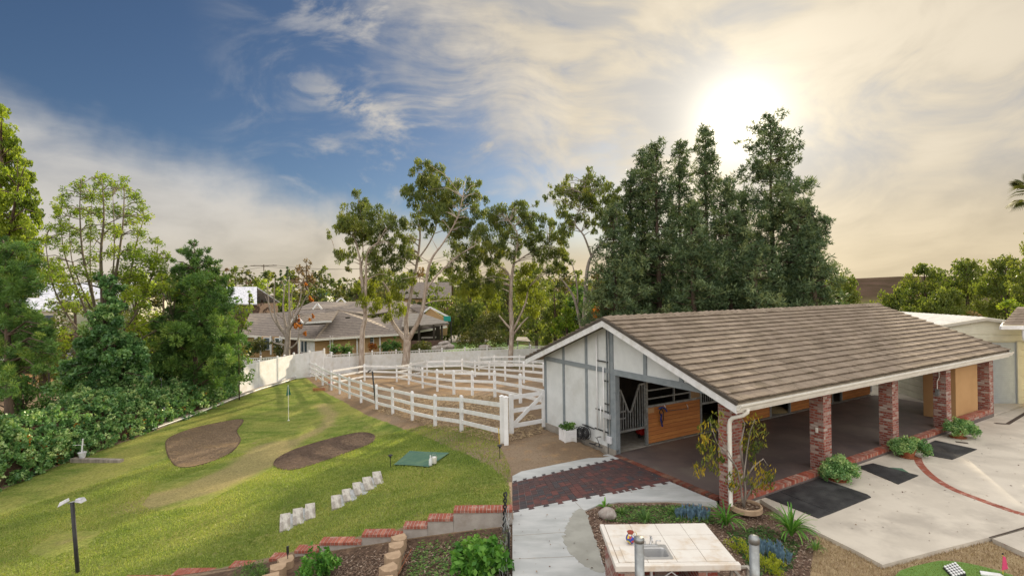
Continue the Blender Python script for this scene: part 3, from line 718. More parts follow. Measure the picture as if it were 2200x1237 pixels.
# stall front
SU = 3.86
def stall(name, v0, v1, z0, z1, m, u0=SU, th=.05, par=barn): return bb(MB(), u0-th, u0, v0, v1, z0, z1).build(name, m, par)
va = vray(1389, 920, SU)[0]; vb = vray(1504, 900, SU)[0]
stall('stall_board_wall', va+.06, vb, .03, 1.22, M['wood_orange'])
stall('wall_cap', va+.06, vb, 1.225, 1.30, M['galv'], SU+.01, .07)
stall('stall_post', va-.03, va+.055, -.0, 2.52, M['galv'], SU+.03, .09)
vc = vray(1484, 860, SU)[0]
stall('plywood_panel', vc, vb, 1.30, 2.2, mat('plywood', (.40, .27, .16), (.34, .22, .12), 3, .8))
rl = MB()
for z in (1.52, 1.80, 2.08): bb(rl, SU-.04, SU, va+.06, vc, z-.022, z+.022)
for vv in (vc-.02, (va+vc)/2+.25): bb(rl, SU-.05, SU+.01, vv-.022, vv+.022, 1.30, 2.4)
rl.build('stall_rails', M['galv'], barn)
# V topped gate in its door frame
gt = MB(); g0, g1 = .16, va-.06
nb = 12; top = lambda s: 1.95 if s < .16 else (1.95-(s-.16)/.27*.75 if s < .43 else (1.20 if s < .52 else (1.20+(s-.52)/.30*.85 if s < .82 else 2.05)))
for i in range(nb+1):
    s = i/nb; v = g0+(g1-g0)*s; bb(gt, SU-.03, SU-.005, v-.013, v+.013, .62, top(s))
for (s0, s1) in ((0, .16), (.16, .43), (.43, .52), (.52, .82), (.82, 1)):
    gt.bar(BL(SU-.017, g0+(g1-g0)*s0, top(s0+1e-4)), BL(SU-.017, g0+(g1-g0)*s1, top(s1-1e-4)), .045, .055)
bb(gt, SU-.04, SU+.005, g0, g1, .57, .64)
bb(gt, SU-.04, SU+.005, g0-.03, g0+.03, .57, 1.97); bb(gt, SU-.04, SU+.005, g1-.03, g1+.03, .57, 2.07)
bb(gt, SU-.035, SU, g0, g0+.42, 1.23, 1.27); bb(gt, SU-.035, SU, g0, g0+.42, 1.0, 1.04)
ga = gt.build('stall_gate', M['galv'], barn)
bb(MB(), SU+.005, SU+.03, g0+.14, g0+.26, 1.08, 1.20).build('latch', M['black_metal'], ga)
# second barred gate then board walls along the breezeway
vd = vb+1.15
g2 = MB()
for i in range(10):
    v = vb+.10+i*(vd-vb-.14)/9; bb(g2, SU-.03, SU, v-.012, v+.012, 1.05, 2.35)
bb(g2, SU-.04, SU+.01, vb+.06, vd, 1.0, 1.07); bb(g2, SU-.04, SU+.01, vb+.06, vd, 2.33, 2.4); bb(g2, SU-.05, SU+.02, vb+.01, vb+.09, 0, 2.5); bb(g2, SU-.05, SU+.02, vd-.02, vd+.06, 0, 2.5)
g2.build('barred_gate', M['galv'], barn)
o1, o2 = vray(1655, 870, SU)[0], vray(1697, 870, SU)[0]; o3, o4 = vray(1788, 850, SU)[0], vray(1808, 850, SU)[0]
for a, b in ((vd+.08, o1-.05), (o2+.05, o3-.05), (o4+.05, 16.1)): stall('stall_board_wall', a, b, .03, 2.45, M['wood_orange'])
for v in (o1, o2, o3, o4): stall('stall_post', v-.045, v+.045, 0, 2.5, M['galv'], SU+.02, .08)
stall('halter_bar', o2+.5, o2+1.4, 1.72, 1.76, M['black_metal'], SU+.03, .02)
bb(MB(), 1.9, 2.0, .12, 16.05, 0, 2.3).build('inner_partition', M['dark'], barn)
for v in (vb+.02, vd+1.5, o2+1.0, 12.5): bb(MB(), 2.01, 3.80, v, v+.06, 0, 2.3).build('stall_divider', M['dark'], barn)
# shavings in the open stall
def mound(name, c, rx, ry, h, m, parent=None, seed=1):
    rs = random.Random(seed); mb = MB(); nr, na = 7, 22; vs = [(c[0], c[1], c[2]+h)]; fs = []
    for i in range(1, nr+1):
        for j in range(na):
            t = 2*math.pi*j/na; q = i/nr; k = 1+rs.uniform(-.06, .06)
            vs.append((c[0]+rx*q*k*math.cos(t), c[1]+ry*q*k*math.sin(t), c[2]+h*(1-q*q)*(1+rs.uniform(-.15, .15))))
    for j in range(na): fs.append((0, 1+j, 1+(j+1) % na))
    for i in range(nr-1):
        for j in range(na): fs.append((1+i*na+j, 1+(i+1)*na+j, 1+(i+1)*na+(j+1) % na, 1+i*na+(j+1) % na))
    return mb.add(vs, fs).build(name, m, parent, smooth=True)
p = W(3.0, (o1+o2)/2+.5, 0)
tag(mound('shavings', (p[0], p[1], 0), .9, .8, .18, M['straw_s'] if 'straw_s' in M else mat('straw_s', (.40, .30, .15), (.28, .20, .10), 20, .9, .6)), kind='stuff')
# ------------------------------------------------------------------ things on and by the gable wall
def onwall(u, z, v=-.05): return W(u, v, z)
def bw(mb, u0, u1, v0, v1, z0, z1):    # box in barn frame, world coordinates
    return mb.hexa([W(u0, v0, z0), W(u1, v0, z0), W(u1, v1, z0), W(u0, v1, z0), W(u0, v0, z1), W(u1, v0, z1), W(u1, v1, z1), W(u0, v1, z1)])
Zg = lambda x, y: (1240+x*.19406, 760+y*.19406)
pr = empty('pipe_rack', 'thin white and grey pipes clipped to the gable wall beside the stall door', 'pipes')
def wp(zx, zy): p = Zg(zx, zy); return uray(p[0], p[1], -.06)
for zx, z0, z1, m, r in ((228, 830, -560, 'white_vinyl', .022), (265, 820, 575, 'white_vinyl', .018), (302, 960, 150, 'white_vinyl', .024), (336, 820, -420, 'galv', .011), (366, 900, -400, 'galv', .013), (345, 1100, 960, 'galv', .012)):
    a = wp(zx, z0); b = wp(zx, z1); u = a[0]; MB().tube([onwall(u, a[1], -.07), onwall(u, min(b[1], rz(u)-.3), -.07)], r, 8).build('pipe', M[m], pr, smooth=True)
for zy, x0, x1 in ((75, 210, 385), (295, 295, 385), (550, 300, 388), (620, 200, 380), (835, 190, 340)):
    a = wp(x0, zy); b = wp(x1, zy+22); bw(MB(), a[0], min(b[0], 3.74), -.05, -.035, (a[1]+b[1])/2-.02, (a[1]+b[1])/2+.02).build('bracket', M['black_metal'], pr)
a = wp(340, 685); j = bw(MB(), a[0]-.14, a[0]+.14, -.13, -.04, a[1]-.08, a[1]+.07).build('junction_box', mat('grey_box', (.45, .46, .47), (.4, .41, .42), 4, .5), None, bevel=.01)
tag(j, 'grey junction box fixed halfway up the wall pipes beside the stall door', 'junction box')
a = wp(362, 950); j = bw(MB(), a[0]-.10, a[0]+.10, -.13, -.04, a[1]-.11, a[1]+.11).build('outlet_box', mat('white_box', (.62, .63, .65), (.55, .56, .58), 4, .5), None, bevel=.01)
tag(j, 'small white outlet box low on the wall beside the coiled hoses', 'outlet box')
hr = empty('hose_reel', 'black double hose reel hung low on the pale gable wall', 'hose reel')
for zx in (75, 135):
    a = wp(zx, 865); c = W(a[0], -.24, a[1]); ax = Vector(W(a[0], -.34, a[1]))-Vector(W(a[0], -.14, a[1])); ax = ax.normalized()
    sx = Vector(W(1, 0, 0))-Vector(W(0, 0, 0)); up = Vector((0, 0, 1)); mb = MB()
    for rad, dv in ((.21, -.07), (.21, .07)):
        ring = [Vector(c)+ax*dv+(sx*math.cos(t)+up*math.sin(t))*rad for t in [2*math.pi*i/24 for i in range(25)]]
        mb.tube(ring, .012, 5)
        for i in range(6):
            t = math.pi*i/3; mb.tube([Vector(c)+ax*dv, Vector(c)+ax*dv+(sx*math.cos(t)+up*math.sin(t))*rad], .008, 4)
    mb.build('reel_frame', M['black_metal'], hr)
    mb = MB()
    for q in range(5):
        ring = [Vector(c)+ax*(-.05+.025*q)+(sx*math.cos(t)+up*math.sin(t))*(.15+.01*(q % 2)) for t in [2*math.pi*i/24 for i in range(25)]]
        mb.tube(ring, .016, 5)
    mb.build('coiled_hose', M['rubber'], hr)
a = wp(190, 830); b = wp(60, 780)
MB().tube([onwall(b[0], b[1], -.06), onwall((a[0]+b[0])/2, b[1]+.04, -.12), onwall(a[0], a[1], -.06)], .02, 6).build('mount_bar', M['black_metal'], hr)
hh = empty('garden_hose', 'loose black hose looping down from a spigot at the foot of the gable wall', 'hose')
a = wp(235, 915); pts = []
for i in range(70):
    t = i/69*5.2*math.pi; pts.append(W(a[0]-.02+.22*math.sin(t*.5)+.1*math.sin(t*1.3), -.16-.05*math.sin(t), max(.10, a[1]-.22+.24*math.cos(t)*.9-.006*i)))
MB().tube(pts, .012, 5).build('hose', M['rubber'], hh)
MB().tube([onwall(a[0]+.1, a[1]+.02, -.04), onwall(a[0]+.1, a[1]+.03, -.18), onwall(a[0]+.1, a[1]-.05, -.2)], .02, 6).build('spigot', M['galv'], hh)
# white slatted planter box with shrub
def leaf_quads(C, n, rad, ln, wd, mode='rand', seed=0, tint0=.5, tv=.25, sub=7, subr=.52, flat=1., droop=.6):
    """C (k,3) clump centres, rad (k,), n leaves per clump -> verts, tints"""
    rs = np.random.RandomState(seed); C = np.asarray(C, float); k = len(C); rad = np.broadcast_to(np.asarray(rad, float), (k,)); nn = np.broadcast_to(np.asarray(n), (k,)).astype(int)
    Vs, Ts = [], []
    for i in range(k):
        m = nn[i]
        if m < 1: continue
        sc_ = rs.normal(size=(sub, 3)); sc_ /= np.linalg.norm(sc_, axis=1)[:, None]+1e-6; sc_ *= rs.uniform(.3, 1.05, (sub, 1))
        w = rs.randint(0, sub, m); q = rs.normal(size=(m, 3)); q /= np.linalg.norm(q, axis=1)[:, None]+1e-6
        rr_ = rs.uniform(.35, 1., (m, 1))**.6*subr
        loc = (sc_[w]+q*rr_)*rad[i]; loc[:, 2] *= flat
        ct = tint0+rs.uniform(-tv, tv)*.7
        st_ = rs.uniform(-tv, tv, sub)*.8
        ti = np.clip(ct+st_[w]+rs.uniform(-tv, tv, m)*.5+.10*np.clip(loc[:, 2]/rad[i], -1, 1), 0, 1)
        if mode == 'droop': d = rs.normal(size=(m, 3))*.55+[0, 0, -droop*2]
        elif mode == 'radial': d = q+rs.normal(size=(m, 3))*.25+[0, 0, .25]
        elif mode == 'up': d = rs.normal(size=(m, 3))*.5+[0, 0, 1.2]
        else: d = rs.normal(size=(m, 3))+[0, 0, -.15]
        d /= np.linalg.norm(d, axis=1)[:, None]+1e-6
        s_ = np.cross(d, rs.normal(size=(m, 3))); s_ /= np.linalg.norm(s_, axis=1)[:, None]+1e-6
        l = (ln*rs.uniform(.7, 1.3, m))[:, None]; wv = (wd*rs.uniform(.7, 1.3, m))[:, None]
        p = C[i]+loc; nm = np.cross(d, s_)
        Vs.append(np.stack([p-d*l*.5, p+s_*wv*.5+nm*wv*.12, p+d*l*.5, p-s_*wv*.5+nm*wv*.12], 1).reshape(-1, 3)); Ts.append(np.repeat(ti, 4))
    V = np.concatenate(Vs); return V, np.concatenate(Ts)
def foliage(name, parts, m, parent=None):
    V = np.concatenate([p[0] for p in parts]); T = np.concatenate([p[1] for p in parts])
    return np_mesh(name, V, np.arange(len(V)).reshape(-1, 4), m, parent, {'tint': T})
pc = at(1220, 950, -.02); pb = empty('planter_box', 'square white slatted planter box with a small shrub by the barn wall', 'planter', (pc[0], pc[1], -.03), YAW-.15)
for sx, sy in ((-1, -1), (1, -1), (1, 1), (-1, 1)): MB().box(sx*.20-.025, sy*.20-.025, 0, sx*.20+.025, sy*.20+.025, .50).build('corner_post', M['white_vinyl'], pb)
mb = MB()
for i in range(6):
    z = .06+i*.07
    for q in (-1, 1): mb.box(-.175, q*.195-.01, z, .175, q*.195+.01, z+.062); mb.box(q*.195-.01, -.175, z, q*.195+.01, .175, z+.062)
mb.box(-.175, -.175, .03, .175, .175, .42)
mb.build('box_slats', M['white_vinyl'], pb)
foliage('shrub', [leaf_quads([(0, 0, .56), (.1, .05, .6), (-.12, 0, .57), (0, -.1, .62)], 130, .17, .09, .05, seed=3, flat=.7)], L['shrub'], pb)
# tack on the stall wall, feed sign, red machine in the doorway
tk = empty('horse_halter', 'dark horse halter and lead rope hanging from a hook on the orange stall boards', 'halter')
Zt = lambda x, y: vray(*Zg(x, y), SU+.05)
def tp(x, y, du=.05): v, z = Zt(x, y); return W(SU+du, v, z)
MB().tube([tp(930, 600), tp(905, 640, .07), tp(925, 700, .08), tp(935, 790, .06), tp(945, 720, .08), tp(950, 640, .07), tp(930, 605)], .018, 5).build('strap', M['black_metal'], tk)
MB().tube([tp(925, 660, .09), tp(915, 720, .1), tp(938, 800, .07)], .03, 6).build('rope', mat('navy_rope', (.02, .03, .12), (.03, .04, .2), 20, .8), tk)
MB().tube([tp(905, 605), tp(935, 585, .09), tp(975, 610, .08), tp(990, 635, .06)], .028, 6).build('noseband', mat('blue_web', (.03, .08, .30), (.02, .05, .2), 20, .7), tk)
for x in (975, 1225): MB().tube([tp(x, 560, .0), tp(x, 590, .06), tp(x+5, 615, .03)], .01, 5).build('hook', M['steel'], tk)
MB().tube([tp(985, 628), tp(1100, 618), tp(1225, 605)], .007, 4).build('wall_rod', M['galv'], tk)
v1_, z1_ = Zt(785, 610); v2_, z2_ = Zt(862, 650)
o = bw(MB(), SU+.002, SU+.014, v1_, v2_, min(z1_, z2_), max(z1_, z2_)).build('wall_plaque', mat('pale_wood', (.50, .30, .15), (.45, .27, .13), 5, .7)); tag(o, 'small pale blank plaque screwed to the top corner of the orange stall boards', 'plaque')
rm = at(1377, 942, 0); rm = (rm[0]+.15, rm[1]+.25)
rg = empty('shop_vacuum', 'rounded red plastic machine on the stall floor behind the gate', 'vacuum', (rm[0], rm[1], 0), .3)
MB().cbox((0, 0, .22), .46, .34, .26).build('body', M['red_plastic'], rg, bevel=.07)
MB().cbox((0, 0, .40), .30, .24, .12).build('motor_cover', mat('teal_plastic', (.02, .10, .11), (.02, .09, .1), 5, .5), rg, bevel=.04)
for sx in (-1, 1): MB().tube([(sx*.2, -.12, .07), (sx*.2+.04*sx, -.12, .07)], .07, 12).build('wheel', M['rubber'], rg)
MB().tube([(.1, 0, .45), (.1, 0, .52), (-.1, 0, .52), (-.1, 0, .45)], .015, 6).build('handle', M['black_metal'], rg)
# big cardboard carton in the breezeway
va_, ua_ = 13.45, uray(1984, 898, 13.45)[0]
cb = empty('cardboard_carton', 'huge tan cardboard carton standing between the last two brick pillars', 'carton')
bw(MB(), ua_, 8.02, 13.45, 15.5, 0.004, 2.02).build('carton_body', M['cardboard'], cb, bevel=.01)
bw(MB(), ua_+.05, 7.95, 13.6, 15.35, 2.025, 2.05).build('top_flap', M['cardboard'], cb)
o = MB().hexa([W(7.0, 14.2, 2.056), W(7.7, 14.1, 2.056), W(7.75, 15.6, 2.056), W(7.05, 15.7, 2.056), W(7.0, 14.2, 2.10), W(7.7, 14.1, 2.10), W(7.75, 15.6, 2.16), W(7.05, 15.7, 2.16)]).build('flattened_box', M['cardboard']); tag(o, 'flattened brown cardboard lying on top of the huge carton', 'cardboard')
# switch box + conduit on the fourth pillar, outlet and extinguisher on the second
v4 = VS+3*SPC; p = W(UO, v4, 0)
sb = empty('switch_box', 'small grey switch box with conduit on the fourth brick pillar', 'switch box')
bw(MB(), 7.98, 8.10, v4-.07, v4-.004, 1.18, 1.42).build('switch_housing', M['galv'], sb, bevel=.01)
MB().tube([W(8.04, v4-.04, 1.42), W(8.04, v4-.04, 1.7), W(8.10, v4-.04, 1.85), W(8.10, v4-.04, 2.33)], .014, 6).build('conduit', M['gutter'], sb)
v2 = VS+SPC
o = bw(MB(), 8.07, 8.14, v2-.03, v2-.002, 1.06, 1.20).build('outlet', M['gutter'], None, bevel=.008); tag(o, 'small pale electrical outlet on the second brick pillar', 'outlet')
fe = empty('fire_extinguisher', 'red fire extinguisher hanging on the far side of the second brick pillar', 'extinguisher', W(8.16, v2+CW+.09, 0))
MB().lathe((0, 0, 1.15), [(.05, 0), (.06, .02), (.06, .34), (.045, .40), (.02, .43)], 14).build('cylinder', M['red_plastic'], fe, smooth=True)
MB().tube([(0, 0, 1.57), (0, .0, 1.63), (.08, 0, 1.66)], .012, 6).build('valve', M['black_metal'], fe)
MB().tube([(0, 0, 1.6), (-.07, 0, 1.58), (-.08, 0, 1.35)], .009, 5).build('hose', M['black_metal'], fe)
# ------------------------------------------------------------------ yard: slabs, pavers, mats
Z3 = lambda x, y: (1080+x*.25455, 940+y*.25455)
Z4 = lambda x, y: (1600+x*.27273, 900+y*.27273)
def P_(pts, z, conv=None): return [at(*(conv(*p) if conv else p), z)[:2] for p in pts]
DZ = -.12
cu = lambda v, u=8.31: W(u, v)[:2]
drive = P_([(115, 625), (270, 720), (560, 880), (870, 1030), (1085, 1145), (1480, 1040), (1925, 930)], DZ, Z4)
pl_ = P_([(2125, 1153), (2330, 1090)], DZ)
# driveway slabs
sheet('driveway', [cu(.55)]+[cu(16.5), W(8.3, 30)[:2], (60, 26), (60, 12), pl_[1]]+drive[::-1][:6]+[drive[0]], M['conc'], 0, DZ)
dq = P_([(2132, 1156), (2330, 1101), (2500, 1150), (2330, 1250), (2210, 1190)], DZ)
sheet('driveway', dq, M['conc'], 0, DZ)
# slab behind the barn end, in the sun
sheet('driveway', [W(u, v)[:2] for u, v in ((0, 16.25), (8.28, 16.25), (8.28, 30), (0, 30))], M['conc'], 0, -.06)
# curved brick band set in the driveway
def catmull(P, k=8):
    out = []; Q = [P[0]]+list(P)+[P[-1]]
    for i in range(1, len(Q)-2):
        a, b, c, d = [np.array(q, float) for q in Q[i-1:i+3]]
        for s in range(k):
            t = s/k; out.append(tuple(.5*((2*b)+(-a+c)*t+(2*a-5*b+4*c-d)*t*t+(-a+3*b-3*c+d)*t**3)))
    return out+[tuple(P[-1])]
cv = catmull(P_([(1360, 300), (1385, 360), (1480, 455), (1640, 550), (1830, 625), (2010, 690), (2180, 745), (2400, 800), (2700, 860)], DZ, Z4), 30)
def walk(poly, step):
    out = [poly[0]]; acc = 0
    for a, b in zip(poly[:-1], poly[1:]):
        d = math.dist(a, b); t = step-acc
        while t <= d: out.append((a[0]+(b[0]-a[0])*t/d, a[1]+(b[1]-a[1])*t/d)); t += step
        acc = (acc+d) % step
    return out
ws = walk(cv, .105); mb = MB()
for a, b in zip(ws[:-1], ws[1:]):
    d = (Vector(b)-Vector(a)); c = (Vector(a)+Vector(b))/2; mb.cbox((c.x, c.y, DZ-.02), .095, .20, .05+R.uniform(-.002, .002), math.atan2(d.y, d.x))
o = mb.build('driveway_brick_band', M['brick_red']); o['kind'] = 'structure'
# control joints: narrow dark strips
def strip(name, a, b, w, z, m):
    a, b = Vector(a), Vector(b); n = Vector((-(b-a).y, (b-a).x)).normalized()*w/2
    o = MB().prism([tuple(a+n), tuple(b+n), tuple(b-n), tuple(a-n)], z-.01, z).build(name, m); o['kind'] = 'structure'; return o
j0, j1 = P_([(1925, 930), (2250, 838)], DZ, Z4); strip('driveway_joint', j0, j1, .018, DZ+.003, M['drain'])
d0, d1 = P_([(1345, 1195), (1545, 1075)], DZ, lambda x, y: (1860+x*.22636, 640+y*.22636))
dr = strip('trench_drain', d0, d1, .13, DZ+.006, M['drain'])
d0, d1 = P_([(1225, 1188), (1350, 1195)], DZ, lambda x, y: (1860+x*.22636, 640+y*.22636)); strip('drain_grate', d0, d1, .16, DZ+.008, M['drain'])
d0, d1 = P_([(1660, 178), (1760, 190)], DZ, Z4); strip('drain_grate', d0, d1, .16, DZ+.006, M['drain'])
# walkway and concrete wings (top of slab at 0)
path = P_([(1101, 1115), (1101, 1290), (1325, 1290), (1257, 1096), (1330, 1079)], 0)+[W(8.15, -.33)[:2], W(8.15, -.22)[:2]]+P_([(1410, 345)], 0, Z3)
path = P_([(1101, 1038), (1101, 1300), (1327, 1300), (1256, 1096)], 0)+P_([(1290, 1082), (1330, 1077), (1450, 1075)], 0)+[at(1541, 1077, 0)[:2], at(1440, 1034, 0)[:2], at(1333, 986, 0)[:2]]
sheet('walkway', path, M['conc_path'], 0, .0)
sheet('walkway', P_([(1101, 1022), (1120, 1012), (1306, 975), (1322, 980), (1335, 985), (1101, 1037)], 0), M['conc_path'], 0, .002)
for a, b in (((1101, 1150), (1275, 1138)), ((1101, 1200), (1291, 1192)), ((1253, 1095), (1236, 1078))):
    a, b = P_([a, b], 0); strip('walkway_joint', a, b, .012, .003, M['conc_old'])
# damp stain where the concrete was poured later
st_ = P_([(605, 620), (690, 610), (760, 800), (830, 1000), (860, 1130), (740, 1110), (600, 1010), (520, 890), (525, 780), (565, 690)], 0, Z3)
o = MB().prism([(p[0]+R.gauss(0, .022), p[1]+R.gauss(0, .012)) for p in smooth_poly(st_, 9)], -.01, .0035).build('walkway_patch', mat('damp_conc', (.33, .325, .29), (.27, .265, .235), 2, .7)); o['kind'] = 'structure'
# interlocking rubber pavers
pav = P_([(1101, 1037), (1332, 985), (1442, 1033), (1101, 1097)], 0)
rp = empty('rubber_paver_mat', 'dark red and black interlocking rubber paver mat laid on the concrete by the barn floor', 'paver mat')
a_, b_, c_, d_ = [np.array(p) for p in pav]
cols_, rows_ = 24, 13
pc_ = {k: MB() for k in range(3)}
def bil(s, t): return (a_*(1-s)+b_*s)*(1-t)+(d_*(1-s)+c_*s)*t
rr = random.Random(12)
for i in range(cols_):
    for j in range(rows_):
        s0, s1, t0, t1 = (i+.02)/cols_, (i+.98)/cols_, (j+.03)/rows_, (j+.97)/rows_
        q = [bil(s0, t0), bil(s1, t0), bil(s1, t1), bil(s0, t1)]
        edge = j >= rows_-2
        k = (rr.choice((0, 1, 1, 2, 1)) if edge else rr.choice((0, 0, 0, 0, 1, 2) if j < 8 else (0, 0, 1, 2)))
        h = .012+rr.uniform(0, .003); pc_[k].prism([tuple(x) for x in q], .004, h)
    for t, sg in ((0, -1), (1, 1)):       # dog-bone tabs that stick out of both long edges
        if i % 2 == 0 or sg > 0 and rr.random() < .15:
            m0, m1 = (i+.25)/cols_, (i+.75)/cols_; e0, e1 = (i+.1)/cols_, (i+.9)/cols_; dt = sg*.06
            pc_[rr.choice((0, 1, 2, 1)) if sg > 0 else 2].prism([tuple(bil(m0, t)), tuple(bil(m1, t)), tuple(bil(e1, t+dt)), tuple(bil(e0, t+dt))], .0045, .0125)
for k, (nm, c1, c2) in enumerate((('maroon', (.088, .050, .048), (.062, .040, .040)), ('red', (.135, .055, .048), (.095, .045, .042)), ('black', (.048, .045, .050), (.068, .054, .056)))):
    pc_[k].build(nm+'_pavers', mat(nm+'_rubber', c1, c2, 4, .8, .2, bscale=60), rp)
mb = MB(); e0, e1 = np.array(at(1098.5, 1036, 0)[:2]), np.array(at(1098.5, 1092, 0)[:2]); n = 22
for i in range(n):
    p = e0+(e1-e0)*(i+.5)/n; mb.cbox((p[0]-.03, p[1], -.02), .09, math.dist(e0, e1)/n-.012, .07)
o = mb.build('edging_bricks', M['block']); tag(o, 'single row of tan edging bricks between the lawn and the rubber pavers', 'edging')
# rubber mats
def flatmat(pts, label, m=None, th=.018, z=DZ, grp='rubber mats along the curb', conv=Z4, name='rubber_mat'):
    o = MB().prism(P_(pts, z, conv), z+.004, z+.004+th).build(name, m or M['rubber'], bevel=.004); return tag(o, label, 'mat', grp)
flatmat([(155, 612), (262, 572), (690, 742), (580, 783)], 'narrow black rubber mat edge lying nearest the garden bed')
flatmat([(272, 574), (595, 470), (965, 598), (995, 618), (690, 742)], 'largest black rubber mat on the driveway, with one clipped corner', th=.024)
flatmat([(885, 378), (1010, 350), (1370, 447), (1210, 515)], 'black rubber mat between the first two potted bushes')
flatmat([(1400, 215), (1500, 170), (1830, 240), (1635, 320), (1430, 283)], 'black rubber mat crossed by the triangle of sunlight')
flatmat([(1140, 381), (1240, 388), (1292, 421), (1222, 407)], 'corner of a thin green mat sticking out behind a black mat', M['green_mat'], .006, grp=None)
# garden bed with mulch
bedP = P_([(1256, 1098), (1330, 1081), (1545, 1082)], -.02)+[W(8.35, -.2)[:2], W(8.35, .5)[:2]]+P_([(115, 625), (270, 720), (560, 880)], -.08, Z4)+[(5.5, 9.4), (4.8, 8.6), (4.1, 7.0), (1.5, 7.0)]+P_([(1327, 1300)], 0)
def dstrew(name, poly, n, m, ln, wd, seed, z=None, skip=(), patch=False, off=.012, lift=.02, tint=(0, 1), standing=0., kind='stuff'):
    rs = np.random.RandomState(seed); P = np.array([p[:2] for p in poly]); lo, hi = P.min(0), P.max(0)
    x = rs.uniform(lo[0], hi[0], n*3); y = rs.uniform(lo[1], hi[1], n*3); k = inpoly(x, y, [tuple(p) for p in P])
    for q in skip: k &= ~inpoly(x, y, q)
    x, y = x[k][:n], y[k][:n]; m_ = len(x)
    zz = np.array([hz(a, b) for a, b in zip(x, y)])+off if z is None else np.full(m_, z)
    th = rs.uniform(0, 2*math.pi, m_); tl = rs.normal(0, .35, m_)
    if standing:
        d = np.c_[rs.normal(0, .45, m_), rs.normal(0, .45, m_), np.ones(m_)]; d /= np.linalg.norm(d, axis=1)[:, None]
    else: d = np.c_[np.cos(th), np.sin(th), tl*.5]
    l = (ln*rs.uniform(.5, 1.5, m_))[:, None]; w = (wd*rs.uniform(.5, 1.5, m_))[:, None]
    s_ = np.c_[-np.sin(th), np.cos(th), rs.normal(0, .3, m_)]; p = np.c_[x, y, zz+np.abs(rs.normal(0, lift, m_))]
    if standing: V = np.stack([p-s_*w*.5, p+s_*w*.5, p+d*l+s_*w*.08, p+d*l], 1)
    else: V = np.stack([p-d*l*.5, p+s_*w*.5, p+d*l*.5, p-s_*w*.5], 1)
    tv_ = rs.uniform(tint[0], tint[1], m_)
    if patch: tv_ = np.clip(.5*tv_+.25+.28*np.sin(x*1.3+2*np.sin(y*.7))*np.sin(y*1.1+1.5*np.sin(x*.9)), 0, 1)
    t = np.repeat(tv_, 4)
    o = np_mesh(name, V.reshape(-1, 3), np.arange(m_*4).reshape(-1, 4), m, None, {'tint': t}); o['kind'] = kind; return o
sheet('garden_bed', bedP, M['mulch'], .015)
dstrew('mulch_chips', bedP, 16000, L['chips'], .055, .022, 5, off=.02, lift=.012)
gcb = [p for p in P_([(1330, 1090), (1500, 1085), (1560, 1120), (1450, 1125), (1300, 1122)], -.02)]
dstrew('ground_cover', gcb, 3500, L['shrub'], .06, .025, 8, off=.02, lift=.03, tint=(.1, .9))
dstrew('ground_cover', P_([(1560, 1140), (1640, 1120), (1720, 1160), (1700, 1215), (1620, 1240), (1590, 1190)], -.05), 2600, L['shrub'], .06, .025, 9, off=.02, lift=.03, tint=(.0, .6))
dryP = P_([(560, 882), (870, 1034), (1085, 1149), (1480, 1044), (1925, 934)], -.14, Z4)+P_([(2210, 1200), (2330, 1260), (2330, 1330), (1700, 1330)], -.14)+[(4.8, 8.6), (5.5, 9.4)]
sheet('dry_grass', dryP, M['dry'], .012)
dstrew('dry_grass_blades', dryP, 14000, L['straw'], .05, .012, 15, off=.015, lift=.005, standing=1)
# putting mat, tray of golf balls, pink flag, white board
pg = P_([(1925, 1237), (1950, 1222), (1990, 1212), (2030, 1206), (2100, 1216), (2190, 1245), (2230, 1300), (1900, 1300)], -.14)
o = MB().prism(smooth_poly(pg, 5), -.15, -.115).build('putting_mat', M['putt']); tag(o, 'bright green putting mat lying on the dry grass at the bottom right', 'putting mat')
dstrew('putting_pile', pg, 9000, L['grass'], .014, .008, 31, z=-.115, lift=.002, tint=(.1, .5), standing=1)
q = [at(*Z4(*p), -.10) for p in ((1562, 1170), (1660, 1135), (1745, 1225), (1640, 1255))]
tb = empty('ball_tray', 'dark tray packed with white golf balls standing on the putting mat', 'tray', (0, 0, 0))
MB().prism([p[:2] for p in q], -.115, -.088).build('tray', M['black_metal'], tb)
qa = [np.array(p[:2]) for p in q]
for i in range(5):
    for j in range(5):
        s, t = (i+.5)/5, (j+.5)/5; p = (qa[0]*(1-s)+qa[1]*s)*(1-t)+(qa[3]*(1-s)+qa[2]*s)*t
        MB().lathe((p[0], p[1], -.088), [(.001, 0), (.012, .003), (.0205, .012), (.0225, .022), (.0205, .032), (.012, .041), (.001, .0445)], 10).build('golf_ball', M['balls'], tb, smooth=True)
fp = at(*Z4(2035, 1215), -.11); ff = empty('small_flag', 'small pink flag on a short yellow stick at the putting mat', 'flag', (fp[0], fp[1], -.12))
MB().tube([(0, 0, 0), (0, 0, .36)], .006, 6).build('stick', M['yellow_cloth'], ff); MB().lathe((0, 0, .355), [(.008, 0), (.013, .006), (.013, .03), (.004, .035)], 8).build('stick_cap', M['black_metal'], ff)
MB().hexa([(-.03, -.018, .08), (.075, -.022, .11), (.075, -.012, .11), (-.03, -.008, .08), (-.008, -.018, .345), (.035, -.022, .32), (.035, -.012, .32), (-.008, -.008, .345)]).build('flag_cloth', M['pink_cloth'], ff)
q = P_([(1850, 1196), (2010, 1218), (2050, 1245), (1860, 1222)], -.1, Z4); o = MB().prism(q, -.115, -.085).build('white_board', M['white_paint'], bevel=.005); tag(o, 'white painted board lying on the putting mat beside the pink flag', 'board')
